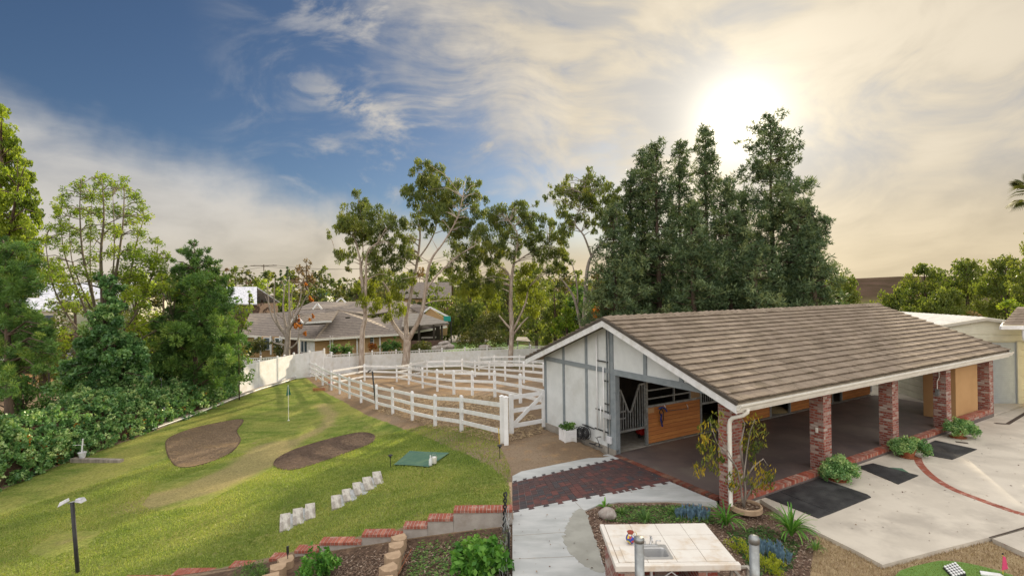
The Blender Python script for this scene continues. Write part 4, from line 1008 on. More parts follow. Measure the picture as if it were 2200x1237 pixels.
# counter with sink
ct = empty('garden_sink_counter', 'brick garden counter with cream tiled top, steel sink and tap beside the walkway', 'counter')
CX0, CX1, CY0, CY1 = 1.56, 3.46, 7.78, 9.16
mb = MB(); nx_, ny_ = 4, 3; e = .10; ys = [CY0+.09, CY0+.46, CY0+.95, CY1-.005]; xs = [CX0+.06]+[CX0+.06+(CX1-CX0-.07)*k/4 for k in (1, 2, 3)]+[CX1-.01]
SX0, SX1, SY0, SY1 = 2.02, 2.48, CY0+.19, CY0+.55
for i in range(4):
    for j in range(3):
        x0, x1, y0, y1 = xs[i]+.004, xs[i+1]-.004, ys[j]+.004, ys[j+1]-.004
        # cut the sink opening out of the tiles it overlaps
        if x0 < SX1 and x1 > SX0 and y0 < SY1 and y1 > SY0:
            for (a, b, c, d) in ((x0, min(x1, SX0), y0, y1), (max(x0, SX1), x1, y0, y1), (max(x0, SX0), min(x1, SX1), y0, min(y1, SY0)), (max(x0, SX0), min(x1, SX1), max(y0, SY1), y1)):
                if b-a > .005 and d-c > .005: mb.box(a, c, .925, b, d, .95)
        else: mb.box(x0, y0, .925, x1, y1, .95)
mb.build('tiles', M['counter'], ct)
mb = MB()
for (a, b, c, d) in ((CX0, SX0-.004, CY0+.02, CY1), (SX1+.004, CX1, CY0+.02, CY1), (SX0-.004, SX1+.004, CY0+.02, SY0-.004), (SX0-.004, SX1+.004, SY1+.004, CY1)): mb.box(a, c, .86, b, d, .943)
mb.build('grout_bed', mat('grout', (.34, .28, .22), (.28, .23, .18), 9, .9), ct)
mb = MB(); mb.box(CX0-.02, CY0-.01, .855, CX1+.02, CY0+.085, .953); mb.box(CX0-.02, CY0+.086, .855, CX0+.055, CY1+.01, .953); mb.build('edge_trim', M['counter'], ct, bevel=.012)
mb = MB(); mb.box(CX0+.06, CY0+.16, -.1, CX0+.44, CY1-.05, .855); mb.box(CX0+1.32, CY0+.16, -.1, CX0+1.62, CY1-.05, .855); mb.box(CX0+.44, CY1-.25, -.1, CX0+1.32, CY1-.06, .85)
mb.build('brick_base', brick('brick_base_', BR, wash=.25), ct, uv=True)
sk = MB(); n = 20
def rrect(x0, x1, y0, y1, r, k=5):
    out = []
    for cx, cy, a in ((x1-r, y1-r, 0), (x0+r, y1-r, 90), (x0+r, y0+r, 180), (x1-r, y0+r, 270)):
        for i in range(k+1): t = math.radians(a+90*i/k); out.append((cx+r*math.cos(t), cy+r*math.sin(t)))
    return out
rings = [(rrect(SX0-.02, SX1+.02, SY0-.02, SY1+.07, .03), .957), (rrect(SX0+.03, SX1-.03, SY0+.03, SY1-.03, .06), .960), (rrect(SX0+.035, SX1-.035, SY0+.035, SY1-.035, .06), .945), (rrect(SX0+.06, SX1-.06, SY0+.06, SY1-.06, .05), .81)]
vs = []; fs = []; k = len(rings[0][0])
for P, z in rings: vs += [(p[0], p[1], z) for p in P]
for r_ in range(3):
    for i in range(k): fs.append((r_*k+i, r_*k+(i+1) % k, (r_+1)*k+(i+1) % k, (r_+1)*k+i))
fs.append(tuple(3*k+i for i in range(k)))
sk.add(vs, fs).build('sink_basin', M['steel'], ct, smooth=False)
tx, ty = (SX0+SX1)/2-.0, SY1+.05
MB().lathe((tx, ty, .96), [(.022, 0), (.022, .03), (.013, .04), (.012, .12), (.013, .15), (.003, .155)], 12).build('tap_body', M['steel'], ct, smooth=True)
MB().tube([(tx, ty, 1.09), (tx, ty-.04, 1.12), (tx, ty-.10, 1.10), (tx, ty-.12, 1.06)], .011, 8).build('spout', M['steel'], ct, smooth=True)
mb = MB().box(tx-.12, ty-.022, .958, tx+.12, ty+.022, .972); mb.build('tap_plate', M['steel'], ct, bevel=.006)
for s_ in (-1, 1): MB().tube([(tx+s_*.09, ty, .97), (tx+s_*.09, ty, 1.02), (tx+s_*.11, ty, 1.035), (tx+s_*.17, ty-.01, 1.03)], .009, 7).build('tap_handle', M['steel'], ct, smooth=True)
MB().tube([(2.2, CY0+.4, .81), (2.2, CY0+.4, .5), (2.2, CY0+.42, .2)], .025, 8).build('drain_pipe', M['white_vinyl'], ct, smooth=True)
MB().tube([(2.35, CY0+.3, .3), (2.38, CY0+.3, .6), (2.5, CY0+.3, .68), (2.65, CY0+.32, .55), (2.7, CY0+.35, .4)], .013, 6).build('supply_hose', M['white_vinyl'], ct, smooth=True)
o = MB().box(1.72, CY0+.10, .9545, 2.0, CY0+.58, .962).build('cutting_board', M['counter'], None, bevel=.003); tag(o, 'thin cream cutting board beside the sink on the counter', 'cutting board')
o = MB().prism(P_([(1560, 1208), (1575, 1205), (1590, 1237), (1565, 1237)], .7), .68, .72)
lt = MB(); q0 = CX1-.03
for (a, b, c, d) in ((q0, q0+.05, CY0-.05, CY0+.30), (q0+.25, q0+.30, CY0-.05, CY0+.30), (q0+.05, q0+.25, CY0-.05, CY0+.0), (q0+.05, q0+.25, CY0+.25, CY0+.30)): lt.box(a, c, .74, b, d, .77)
o = lt.build('block_frame', M['conc_old']); tag(o, 'open rectangular grey concrete frame at the right end of the brick counter', 'frame')
for q in ((q0+.02, CY0-.02), (q0+.28, CY0-.02), (q0+.02, CY0+.27), (q0+.28, CY0+.27)): MB().box(q[0]-.02, q[1]-.02, -.1, q[0]+.02, q[1]+.02, .74).build('leg', M['conc_old'], o)
# painted jug
jm, t, b = newmat('jug_glaze'); v = t.new('ShaderNodeTexCoord').outputs['Object']
vo = t.new('ShaderNodeTexVoronoi'); vo.inputs['Scale'].default_value = 24; t.l.new(v, vo.inputs['Vector'])
sp = t.new('ShaderNodeSeparateColor'); t.l.new(vo.outputs['Color'], sp.inputs[0])
cr_ = t.ramp(sp.outputs[0], [(0, (.03, .05, .30)), (.35, (.03, .05, .35)), (.4, (.70, .45, .04)), (.6, (.35, .04, .03)), (.75, (.72, .66, .52)), (.9, (.04, .16, .12))]); cr_.node.color_ramp.interpolation = 'CONSTANT'
t.l.new(cr_, b.inputs['Base Color']); b.inputs['Roughness'].default_value = .2
jg = atY(1355, 1182, 8.45); jg = (jg[0], 8.45, .963)
jo = empty('painted_jug', 'round jug painted in blue, yellow and red with a looped handle on the counter', 'jug', jg)
MB().lathe((0, 0, 0), [(.035, 0), (.045, .005), (.072, .04), (.080, .075), (.070, .115), (.045, .145), (.040, .165), (.052, .19), (.046, .188), (.034, .165), (.02, .10)], 20).build('jug_body', jm, jo, smooth=True)
MB().lathe((0, 0, .162), [(.044, 0), (.057, .026), (.054, .031), (.040, .028)], 20).build('rim', mat('rim', (.30, .05, .03), (.25, .04, .02), 9, .3), jo, smooth=True)
MB().tube([(.045, 0, .18), (.085, 0, .185), (.105, 0, .15), (.095, 0, .11), (.072, 0, .09)], .009, 8).build('handle', mat('handle_glaze', (.65, .5, .2), (.6, .55, .4), 9, .3), jo, smooth=True)
# two galvanised posts standing close below the viewpoint
for i, (px, py, lab) in enumerate(((1373, 1150, 'grey galvanised post end in front of the garden counter'), (1620, 1149, 'grey galvanised post with domed cap in front of the planting bed'))):
    Yp = 3.3; p = atY(px, py, Yp); ln_ = -.01 if i else .01
    e_ = empty('steel_post', lab, 'post', (p[0], Yp, -.3)); zt = p[2]+.3
    MB().tube([(0, 0, 0), (0, 0, zt-.012)], .031, 18).build('post_tube', M['galv'], e_, smooth=True)
    MB().lathe((0, 0, zt-.02), [(.034, -.03), (.034, 0), (.028, .013), (.014, .02), (.001, .022)] if i else [(.033, -.02), (.034, 0), (.032, .006), (.012, .009), (.001, .010)], 18).build('post_cap', M['galv'], e_, smooth=True)
# rock, plants of the bed
def rock(name, c, r, label, cat='rock', seed=0, flat=.75, m=None, grp=None):
    rs = random.Random(seed); bm = __import__('bmesh').new(); __import__('bmesh').ops.create_icosphere(bm, subdivisions=3, radius=1)
    dirs = [(Vector((rs.gauss(0, 1), rs.gauss(0, 1), rs.gauss(0, 1))).normalized(), rs.uniform(.72, .98)) for _ in range(14)]
    for v in bm.verts:
        for d, h in dirs:
            k = v.co.dot(d)
            if k > h: v.co -= d*(k-h)*.85
        v.co = Vector((v.co.x*r*1.15, v.co.y*r*.85, v.co.z*r*flat))
    me = bpy.data.meshes.new(name); bm.to_mesh(me); me.shade_smooth(); me.materials.append(m or M['rock'])
    o = bpy.data.objects.new(name, me); col.objects.link(o); o.location = c; o.rotation_euler = (0, 0, rs.uniform(-.5, .5)); return tag(o, label, cat, grp)
p = at(1305, 1112, 0); rock('boulder', (p[0], p[1], .10), .19, 'rounded pinkish grey rock in the bed beside the walkway')
def strap_plant(name, px, py, z, label, n, ln, m, seed, wd=.028, grp=None, cat='plant'):
    p = at(px, py, z); rs = np.random.RandomState(seed); e_ = empty(name, label, cat, p, 0, grp); V = []; T = []; Fq = []; o = 0
    for i in range(n):
        az = rs.uniform(0, 6.283); l = ln*rs.uniform(.6, 1.15); lean = rs.uniform(.25, 1.1); c = np.array([math.cos(az), math.sin(az), 0]); sd_ = np.array([-c[1], c[0], 0]); K = 6; pos = c*.03; ang = math.pi/2-lean*.35
        for k in range(K+1):
            w = wd*math.sin(math.pi*(.15+.85*(1-k/K)))*.5+.001
            V += [pos-sd_*w, pos+sd_*w]; T += [rs.uniform(.2, .9)]*2 if k == 0 else [T[-1]]*2
            pos = pos+(c*math.cos(ang)+np.array([0, 0, 1])*math.sin(ang))*l/K; ang -= lean*.42
        for k in range(K): Fq.append((o+2*k, o+2*k+1, o+2*k+3, o+2*k+2))
        o += 2*(K+1)
    np_mesh('leaves', np.array(V), np.array(Fq), m, e_, {'tint': np.array(T)}); return e_
strap_plant('strap_leaf_plant', 1700, 1150, -.05, 'big clump of arching bright green strap leaves beside the driveway edge', 95, .62, L['bright'], 1)
strap_plant('strap_leaf_plant', 1560, 1128, -.03, 'clump of upright green strap leaves behind the right end of the counter', 60, .55, L['bright'], 2)
strap_plant('strap_leaf_plant', 1387, 1122, -.03, 'low dull green grassy tuft behind the counter', 60, .33, L['shrub'], 3, .014)
strap_plant('strap_leaf_plant', 1335, 1105, -.03, 'short green tuft just right of the rounded rock', 40, .22, L['shrub'], 4, .02)
strap_plant('strap_leaf_plant', 1300, 1093, -.03, 'small upright leafy seedling behind the rounded rock', 14, .26, L['bright'], 5, .04)
strap_plant('strap_leaf_plant', 1752, 1182, -.08, 'small dark green tuft at the outer end of the mulch bed', 40, .22, L['shrub'], 6, .02)
strap_plant('strap_leaf_plant', 1445, 1102, -.03, 'little green tuft left of the blue succulents', 45, .2, L['shrub'], 7, .018)
def fingers(name, px, py, z, label, n, rx, ry, hgt, m, seed, grp=None):
    p = at(px, py, z); rs = random.Random(seed); e_ = empty(name, label, 'succulent', p, 0, grp); mb = MB()
    for i in range(n):
        a, q = rs.uniform(0, 6.283), rs.random()**.6; x, y = rx*q*math.cos(a), ry*q*math.sin(a); h = hgt*rs.uniform(.6, 1.1)
        mb.tube([(x, y, 0), (x*1.05, y*1.05, h*.9)], .006, 3)
        for _ in range(9):
            b_, w_ = rs.uniform(0, 6.283), rs.uniform(.35, 1.); mb.tube([(x*1.03, y*1.03, h*w_*.85), (x*1.03+.022*math.cos(b_), y*1.03+.022*math.sin(b_), h*w_*.85+.05), (x*1.03+.03*math.cos(b_), y*1.03+.03*math.sin(b_), h*w_*.85+.085)], [.005, .0085, .002], 4, False)
    mb.build('stems', M['blue_leaf'], e_)
M['blue_leaf'] = mat('blue_leaf', (.13, .22, .29), (.09, .16, .22), 8, .6, c3=(.2, .3, .36), s3=6)
fingers('blue_chalksticks', 1488, 1112, -.03, 'wide patch of blue finger succulents near the downspout', 60, .38, .2, .24, None, 1)
fingers('blue_chalksticks', 1650, 1190, -.06, 'patch of blue finger succulents left of the big strap leaf clump', 42, .26, .24, .24, None, 2)
fingers('blue_chalksticks', 1680, 1205, -.06, 'small patch of blue finger succulents at the edge of the dry grass', 22, .16, .12, .2, None, 3)
def bushlet(name, px, py, z, label, cl, n, ln, wd, m, mode, seed, cat='plant', grp=None, **kw):
    p = at(px, py, z); e_ = empty(name, label, cat, p, 0, grp); foliage('foliage', [leaf_quads([c[:3] for c in cl], n, [c[3] for c in cl], ln, wd, mode, seed, **kw)], m, e_); return e_
bushlet('creeping_shrub', 1610, 1200, -.05, 'lime yellow feathery creeping shrub behind the domed post', [(-.12+.07*i, .45-.2*i, .06+.02*(i % 2), .15) for i in range(6)], 220, .05, .016, L['lime'], 'up', 4)
bushlet('creeping_shrub', 1668, 1222, -.06, 'small lime yellow sprig between blue succulents and dry grass', [(.0, 0, .05, .1), (.12, .1, .05, .09), (.05, .25, .08, .08)], 130, .05, .016, L['lime'], 'up', 5)
# ring planter with weeping shrub against the first pillar
pc = at(1603, 1092, -.04)
rg_ = empty('ring_edging', 'low round concrete ring edging around the yellowing weeping shrub', 'edging', (pc[0], pc[1], -.06))
mb = MB(); mb.lathe((0, 0, 0), [(.36, 0), (.36, .10), (.345, .12), (.315, .12), (.305, .10), (.305, .03)], 36); mb.build('ring', M['block'], rg_, smooth=False)
dstrew('leaf_litter', [(pc[0]+.3*math.cos(t), pc[1]+.3*math.sin(t)) for t in np.linspace(0, 6.2, 20)], 500, L['chips'], .06, .03, 7, z=.0, lift=.01)
wb = empty('weeping_shrub', 'tall weeping shrub with yellow and green leaves growing against the first brick pillar', 'shrub', (pc[0]-.02, pc[1], -.05))
Yw = pc[1]
def loc_px(px, py, dy=0): p = atY(px, py, Yw+dy); return (p[0]-(pc[0]-.02), p[1]-pc[1], p[2]+.05)
stems_ = [[(1598, 1090), (1594, 1065), (1592, 1045), (1585, 1010), (1560, 960), (1540, 920)], [(1598, 1088), (1602, 1055), (1598, 1020), (1605, 970), (1612, 925), (1622, 900)], [(1600, 1075), (1614, 1052), (1632, 1040), (1645, 1020)], [(1594, 1045), (1580, 1000), (1540, 950), (1525, 905)], [(1600, 1030), (1620, 1000), (1640, 985), (1650, 1000)], [(1598, 1010), (1590, 960), (1600, 910), (1590, 890)]]
mb = MB()
for i, s_ in enumerate(stems_): mb.tube([loc_px(a, b, (-.35 if i in (0, 3) else -.1)*j/len(s_)) for j, (a, b) in enumerate(s_)], [max(.006, .028*(1-j/len(s_))) for j in range(len(s_))], 6)
mb.build('stems', M['bark_grey'], wb, smooth=True)
cl = [(1615, 900, 22), (1625, 925, 22), (1605, 940, 20), (1632, 950, 18), (1600, 970, 18), (1612, 985, 20), (1590, 1020, 18), (1580, 1035, 16), (1635, 1010, 20), (1652, 1030, 18), (1640, 1045, 14), (1625, 1040, 16), (1537, 900, 18), (1522, 925, 22), (1510, 950, 20), (1530, 960, 20), (1515, 985, 20), (1535, 1000, 16), (1500, 1005, 14), (1512, 965, 18), (1548, 985, 10), (1620, 965, 16), (1575, 1040, 14), (1650, 1015, 14)]
foliage('foliage', [leaf_quads([loc_px(a, b, R.uniform(-.3, .1)-(.35 if a < 1550 else 0)) for a, b, c in cl], 42, [c*Yw/F for a, b, c in cl], .12, .034, 'droop', 3, tv=.5, droop=.7, tint0=.5)], L['olive'], wb)
# potted bushes on the driveway
for (zx, zy, rr_, lab, sd_) in ((735, 480, .40, 'rounded green bush spilling over a terracotta pot, nearest of the three', 1), (1290, 300, .39, 'middle potted green bush, beside the start of the curved brick band', 2), (1680, 145, .38, 'rounded green bush beside the fourth pillar and the drain grate', 3)):
    p = at(*Z4(zx, zy), DZ); e_ = empty('potted_bush', lab, 'potted plant', (p[0], p[1], DZ+.004), 0, 'potted bushes along the curb')
    MB().lathe((0, 0, 0), [(.22, 0), (.24, .012), (.25, .03), (.17, .03)], 20).build('saucer', M['terracotta'], e_, smooth=False)
    MB().lathe((0, 0, .03), [(.14, 0), (.20, .24), (.22, .25), (.225, .30), (.20, .30), (.18, .26)], 20).build('pot', M['terracotta'], e_)
    cs = []; rs = random.Random(sd_)
    for i in range(34): a = rs.uniform(0, 6.283); q = rs.random()**.5*.44; cs.append((q*math.cos(a)+.06, q*math.sin(a)*.85, .50-q*q*1.35+rs.uniform(-.05, .05)))
    foliage('bush', [leaf_quads(cs, 190, .16, .06, .036, 'rand', sd_, tint0=.5, tv=.3)], L['ivy'], e_)
# ------------------------------------------------------------------ metal building and the house corner on the right
mbx = empty('metal_building', 'cream ribbed metal storage building with grey roller door behind the barn end', 'building')
fx = Vector((.995, -.10, 0)); bk = Vector((.10, .995, 0)); c0 = Vector(at(2003, 868, DZ)); WB, EH, RH, LB = 4.35, 3.42, 3.80, 9.5
def pxof(P):
    c, s_ = math.cos(PT), math.sin(PT); z = P[2]-H; d = P[1]*c-z*s_; up = P[1]*s_+z*c; return 1100+F*P[0]/d*math.cos(RO)+F*up/d*math.sin(RO)
def mp_(a, b, z): q = c0+fx*a+bk*b; return (q.x, q.y, DZ+z)
def mbox(mb, a0, a1, b0, b1, z0, z1): return mb.hexa([mp_(a0, b0, z0), mp_(a1, b0, z0), mp_(a1, b1, z0), mp_(a0, b1, z0), mp_(a0, b0, z1), mp_(a1, b0, z1), mp_(a1, b1, z1), mp_(a0, b1, z1)])
def siding(mb, pa, pb, z0, z1, nrm, pitch=.30):
    z = z0; nrm = Vector(nrm); pa = Vector(pa); pb = Vector(pb)
    while z < z1-.01:
        zt = min(z+pitch, z1); A = pa+nrm*.03; B = pb+nrm*.03; C = pa+nrm*.005; D = pb+nrm*.005
        mb.add([(A.x, A.y, z+.02), (B.x, B.y, z+.02), (B.x, B.y, zt-.05), (A.x, A.y, zt-.05), (C.x, C.y, zt), (D.x, D.y, zt), (C.x, C.y, z), (D.x, D.y, z)],
               [(0, 1, 2, 3), (3, 2, 5, 4), (6, 7, 1, 0)]); z += pitch
mb = MB(); q0, q1 = mp_(0, 0, 0), mp_(0, LB, 0); siding(mb, q1, q0, DZ+.05, DZ+EH, -fx)
d0_, d1_ = 1.05, 3.35
dpx = Vector(at(2129, 869, DZ))-c0; dpx2 = Vector(at(2186, 869, DZ))-c0; d1_ = min(np.arange(2, 4.3, .02), key=lambda a: abs(pxof(mp_(a, 0, 0))-2186)); d0_ = d1_-2.5 if d1_-2.5 > .3 else .5
siding(mb, mp_(0, 0, 0), mp_(d0_-.05, 0, 0), DZ+.05, DZ+2.78, -bk); siding(mb, mp_(d1_+.14, 0, 0), mp_(WB, 0, 0), DZ+.05, DZ+2.78, -bk); siding(mb, mp_(0, 0, 0), mp_(WB, 0, 0), DZ+2.80, DZ+EH, -bk)
mbox(mb, .02, d0_-.02, .03, .1, 0, 2.8); mbox(mb, d1_+.02, WB, .03, .1, 0, 2.8); mbox(mb, .02, WB, .03, .1, 2.75, EH); mbox(mb, .05, .1, .1, LB, 0, EH); mbox(mb, WB-.1, WB, .1, LB, 0, EH); mbox(mb, .1, WB-.1, LB-.1, LB, 0, EH)
n_ = 7; n_ = 2; arc = [(0, EH), (WB/2, RH), (WB, EH)]
pts = [mp_(a, .0, z) for a, z in arc]+[mp_(a, .08, z) for a, z in arc]; k = n_+1
mb.add(pts, [tuple(range(k))[::-1], tuple(range(k, 2*k))]); mb.build('siding', M['cream'], mbx)
mb = MB()
for z in np.arange(.02, 2.7, .085): mbox(mb, d0_, d1_, .02, .045, z, z+.06); mbox(mb, d0_, d1_, .03, .05, z+.055, z+.09)
mb.build('roller_door', M['roller'], mbx)
for q_ in (d1_, d0_-.14): mb = MB(); mbox(mb, q_, q_+.14, -.05, .02, 0, 2.8); mb.build('door_jamb', M['cream'], mbx)
mb = MB(); nr = 30
for i in range(nr):
    b0, b1 = -.12+i*(LB+.2)/nr, -.12+(i+1)*(LB+.2)/nr
    for (a, z), (a2, z2) in zip(arc[:-1], arc[1:]):
        a = -.12 if a == 0 else a; a2 = WB+.12 if a2 == WB else a2
        for (s0, s1, h0, h1) in ((0, .7, 0, 0), (.7, .85, 0, .05), (.85, 1, .05, 0)):
            u0, u1 = b0+(b1-b0)*s0, b0+(b1-b0)*s1; mb.add([mp_(a, u0, z+.05+h0), mp_(a2, u0, z2+.05+h0), mp_(a2, u1, z2+.05+h1), mp_(a, u1, z+.05+h1)], [(0, 1, 2, 3)])
mb.build('ribbed_roof', M['metal_roof'], mbx)
mb = MB()
for (a, z), (a2, z2) in zip(arc[:-1], arc[1:]):
    a = -.12 if a == 0 else a; a2 = WB+.12 if a2 == WB else a2
    mb.hexa([mp_(a, -.16, z-.07), mp_(a2, -.16, z2-.07), mp_(a2, -.10, z2-.07), mp_(a, -.10, z-.07), mp_(a, -.16, z+.06), mp_(a2, -.16, z2+.06), mp_(a2, -.10, z2+.06), mp_(a, -.10, z+.06)])
mb.build('gable_trim', mat('tan_trim', (.50, .47, .40), (.45, .42, .36), 4, .5), mbx)
hc = empty('house_wing', 'corner of a tiled roof with white gutter and brick pillar at the right edge', 'house')
Yh = 20.0; g0 = Vector(atY(2147, 705, Yh)); e_z = g0.z
MB().hexa([(g0.x, Yh, e_z-.0), (g0.x+6, Yh-1.2, e_z), (g0.x+6, Yh+3, e_z), (g0.x+3.0, Yh+3, e_z), (g0.x+.15, Yh+.05, e_z+.10), (g0.x+6, Yh-1.1, e_z+.10), (g0.x+6, Yh+3, e_z+.10), (g0.x+3.1, Yh+3, e_z+.10)]).build('eave_soffit', M['gutter'], hc)
MB().bar((g0.x-.02, Yh-.06, e_z+.03), (g0.x+6, Yh-1.26, e_z+.03), .12, .14).build('gutter', M['white_paint'], hc)
mb = MB(); rr = random.Random(8)
for k in range(7):
    x = 0
    while x < 6.-k*.5:
        w_ = .30
        def q(a, d, h): return (g0.x+.1+a+1.0*d, Yh-.02-.2*(a+d)+d*.9, e_z+.10+d*.30+h)
        d0, d1 = k*.3, k*.3+.34; mb.hexa([q(x, d0, .03), q(x+w_-.006, d0, .03), q(x+w_-.006, d1, 0), q(x, d1, 0), q(x, d0, .065), q(x+w_-.006, d0, .065), q(x+w_-.006, d1, .03), q(x, d1, .03)]); x += w_
mb.build('roof_tiles', M['roof_tile'], hc)
bp = Vector(at(2200, 868, DZ)); bp = Vector((g0.x+2.3, Yh+.1, 0)); mb = MB().box(bp.x-.0, bp.y-.2, DZ, bp.x+.42, bp.y+.2, e_z); mb.build('brick_pillar', M['brick_wash'], hc, uv=True)
MB().tube([(g0.x+.78, Yh-.17, e_z), (g0.x+.78, Yh-.17, e_z-.25), (g0.x+.86, Yh-.1, e_z-.45), (g0.x+1.0, Yh-.1, e_z-.55), (g0.x+2.2, Yh-.1, e_z-.75), (g0.x+2.24, Yh-.1, DZ)], .045, 8).build('downspout', M['white_paint'], hc, smooth=True)
MB().box(g0.x+2.45, Yh+.8, DZ, g0.x+6, Yh+1, e_z).build('wall', M['cream'], hc)
# ------------------------------------------------------------------ corral fences
Z5 = lambda x, y: (560+x*.3235, 740+y*.3235)
Z6 = lambda x, y: (840+x*.17782, 740+y*.17782)
def rail_fence(name, label, posts, rails=3, hgt=1.45, pw=.127, skip=(), grp='white rail fences of the corral', cap=True, rh=.15):
    f = empty(name, label, 'fence', posts[0][:3], 0, grp); O = Vector(posts[0][:3])
    for i, p in enumerate(posts):
        h = p[3] if len(p) > 3 else hgt; x, y, z = Vector(p[:3])-O; mb = MB()
        nx = posts[min(i+1, len(posts)-1)]; pv = posts[max(i-1, 0)]; a = math.atan2(nx[1]-pv[1], nx[0]-pv[0])
        mb.cbox((x, y, z+h/2-.1), pw, pw, h+.2, a+R.uniform(-.04, .04), rx=R.uniform(-.012, .012), ry=R.uniform(-.012, .012))
        if i not in skip:
            q = mb.build('post', M['white_vinyl'], f)
            mc = MB().lathe((x, y, z+h), [(pw*.62, 0), (pw*.62, .02), (pw*.12, .05)], 4); mc.v = [tuple(Vector((x, y, 0))+Matrix.Rotation(a+math.pi/4, 3, 'Z') @ (Vector(v)-Vector((x, y, 0)))) for v in mc.v]; mc.build('cap', M['white_vinyl'], q)
    for a, b in zip(posts[:-1], posts[1:]):
        ha = a[3] if len(a) > 3 else hgt; hb = b[3] if len(b) > 3 else hgt; ha = min(ha, hgt); hb = min(hb, hgt)
        for k in range(rails):
            t = (.90-.315*k) if rails == 3 else (.9-.4*k)
            MB().bar(Vector(a[:3])-O+Vector((0, 0, ha*t)), Vector(b[:3])-O+Vector((0, 0, hb*t)), .038, rh).build('rail', M['white_vinyl'], f)
    return f
def gp(conv, x, y): p = hit(*conv(x, y)); return p
A_ = [gp(Z5, x, y) for x, y in [(1335, 575), (1160, 542), (1008, 503), (877, 460), (770, 430), (667, 385), (590, 357), (525, 327), (470, 303), (412, 270), (368, 235), (328, 215)]]
g_post = at(1079, 950, -.0)
rail_fence('corral_fence', 'long curving white three rail fence separating the lawn from the corral', [(g_post[0], g_post[1], -.02, 1.62)]+A_, skip=(0,))
p = at(1088, 956, -.03); e_ = empty('gate_post', 'tall thick white post nearest the lamp at the corral corner', 'post', p); MB().cbox((0, 0, .75), .15, .15, 1.75).build('post_shaft', M['white_vinyl'], e_); MB().lathe((0, 0, 1.62), [(.1, 0), (.1, .02), (.02, .06)], 4).build('post_cap', M['white_vinyl'], e_)
e_ = empty('gate_post', 'white corner post with a yellow strip leaning at its foot', 'post', (g_post[0], g_post[1], -.03)); MB().cbox((0, 0, .74), .14, .14, 1.74).build('post_shaft', M['white_vinyl'], e_); MB().lathe((0, 0, 1.61), [(.095, 0), (.095, .02), (.02, .06)], 4).build('post_cap', M['white_vinyl'], e_)
MB().bar((-.09, -.10, .0), (-.12, -.1, .55), .05, .02).build('yellow_strip', M['yellow_cloth'], e_)
# gate beside the barn
ga0 = Vector(at(1099, 928, -.02)); ga1 = Vector(W(.0, -.08, -.02)); gq = empty('corral_gate', 'white vinyl gate with a diagonal brace between the corner post and the barn', 'gate', ga0)
v_ = ga1-ga0; up_ = lambda t, z: v_*t+Vector((0, 0, z))
MB().cbox((0, 0, .68), .13, .13, 1.45, math.atan2(v_.y, v_.x)).build('gate_stile', M['white_vinyl'], gq); MB().cbox(up_(.99, .68), .10, .10, 1.4, math.atan2(v_.y, v_.x)).build('gate_stile', M['white_vinyl'], gq)
for z in (1.28, .78, .22): MB().bar(up_(.02, z), up_(.98, z), .04, .15).build('gate_rail', M['white_vinyl'], gq)
MB().bar(up_(.03, .25)+Vector((0, -.04, 0)), up_(.97, 1.22)+Vector((0, -.04, 0)), .04, .14).build('gate_brace', M['white_vinyl'], gq)
C_ = [gp(Z6, x, y) for x, y in [(70, 450), (216, 480), (382, 525), (560, 565), (760, 600), (985, 615), (1255, 632), (1565, 705), (1900, 800)]]
rail_fence('corral_fence', 'white rail fence crossing the middle of the corral, nearest one behind the front line', C_)
B_ = [gp(Z5, x, y) for x, y in [(480, 285), (690, 240)]]+[C_[0]]
rail_fence('corral_fence', 'short white rail fence joining the front line to the middle fence on the left', B_, skip=(0, 2))
D_ = [gp(Z6, *p) for p in [(70, 450), (240, 412), (435, 372), (640, 365), (860, 362)]]
rail_fence('corral_fence', 'white rail fence running back from the left corner of the middle pen', D_, skip=(0,))
E_ = [gp(Z6, *p) for p in [(860, 362), (1016, 388), (1188, 415), (1380, 436), (1605, 465), (1850, 500)]]
rail_fence('corral_fence', 'white rail fence of the third pen, sloping down behind the middle fence', E_, skip=(0,))
F_ = [gp(Z6, *p) for p in [(1060, 310), (1250, 300), (1555, 300), (1720, 310), (1880, 330), (2100, 350)]]
rail_fence('corral_fence', 'farthest white rail fence, just in front of the slatted back fence', F_)
# small wire gates
for k, (a, b) in enumerate((((1090, 300), (1340, 285)), ((240, 412), (360, 430)))):
    a, b = Vector(gp(Z6, *a)), Vector(gp(Z6, *b)); e_ = empty('pipe_gate', ('thin grey pipe gate at the back of the third pen', 'thin grey pipe gate at the left of the middle pen')[k], 'gate', a)
    mb = MB()
    for z in (.25, .5, .75, 1.0, 1.2): mb.tube([Vector((0, 0, z)), b-a+Vector((0, 0, z))], .022, 5)
    for t in (0, .5, 1): mb.tube([(b-a)*t+Vector((0, 0, .25)), (b-a)*t+Vector((0, 0, 1.2))], .022, 5)
    mb.build('gate_frame', M['galv'], e_)
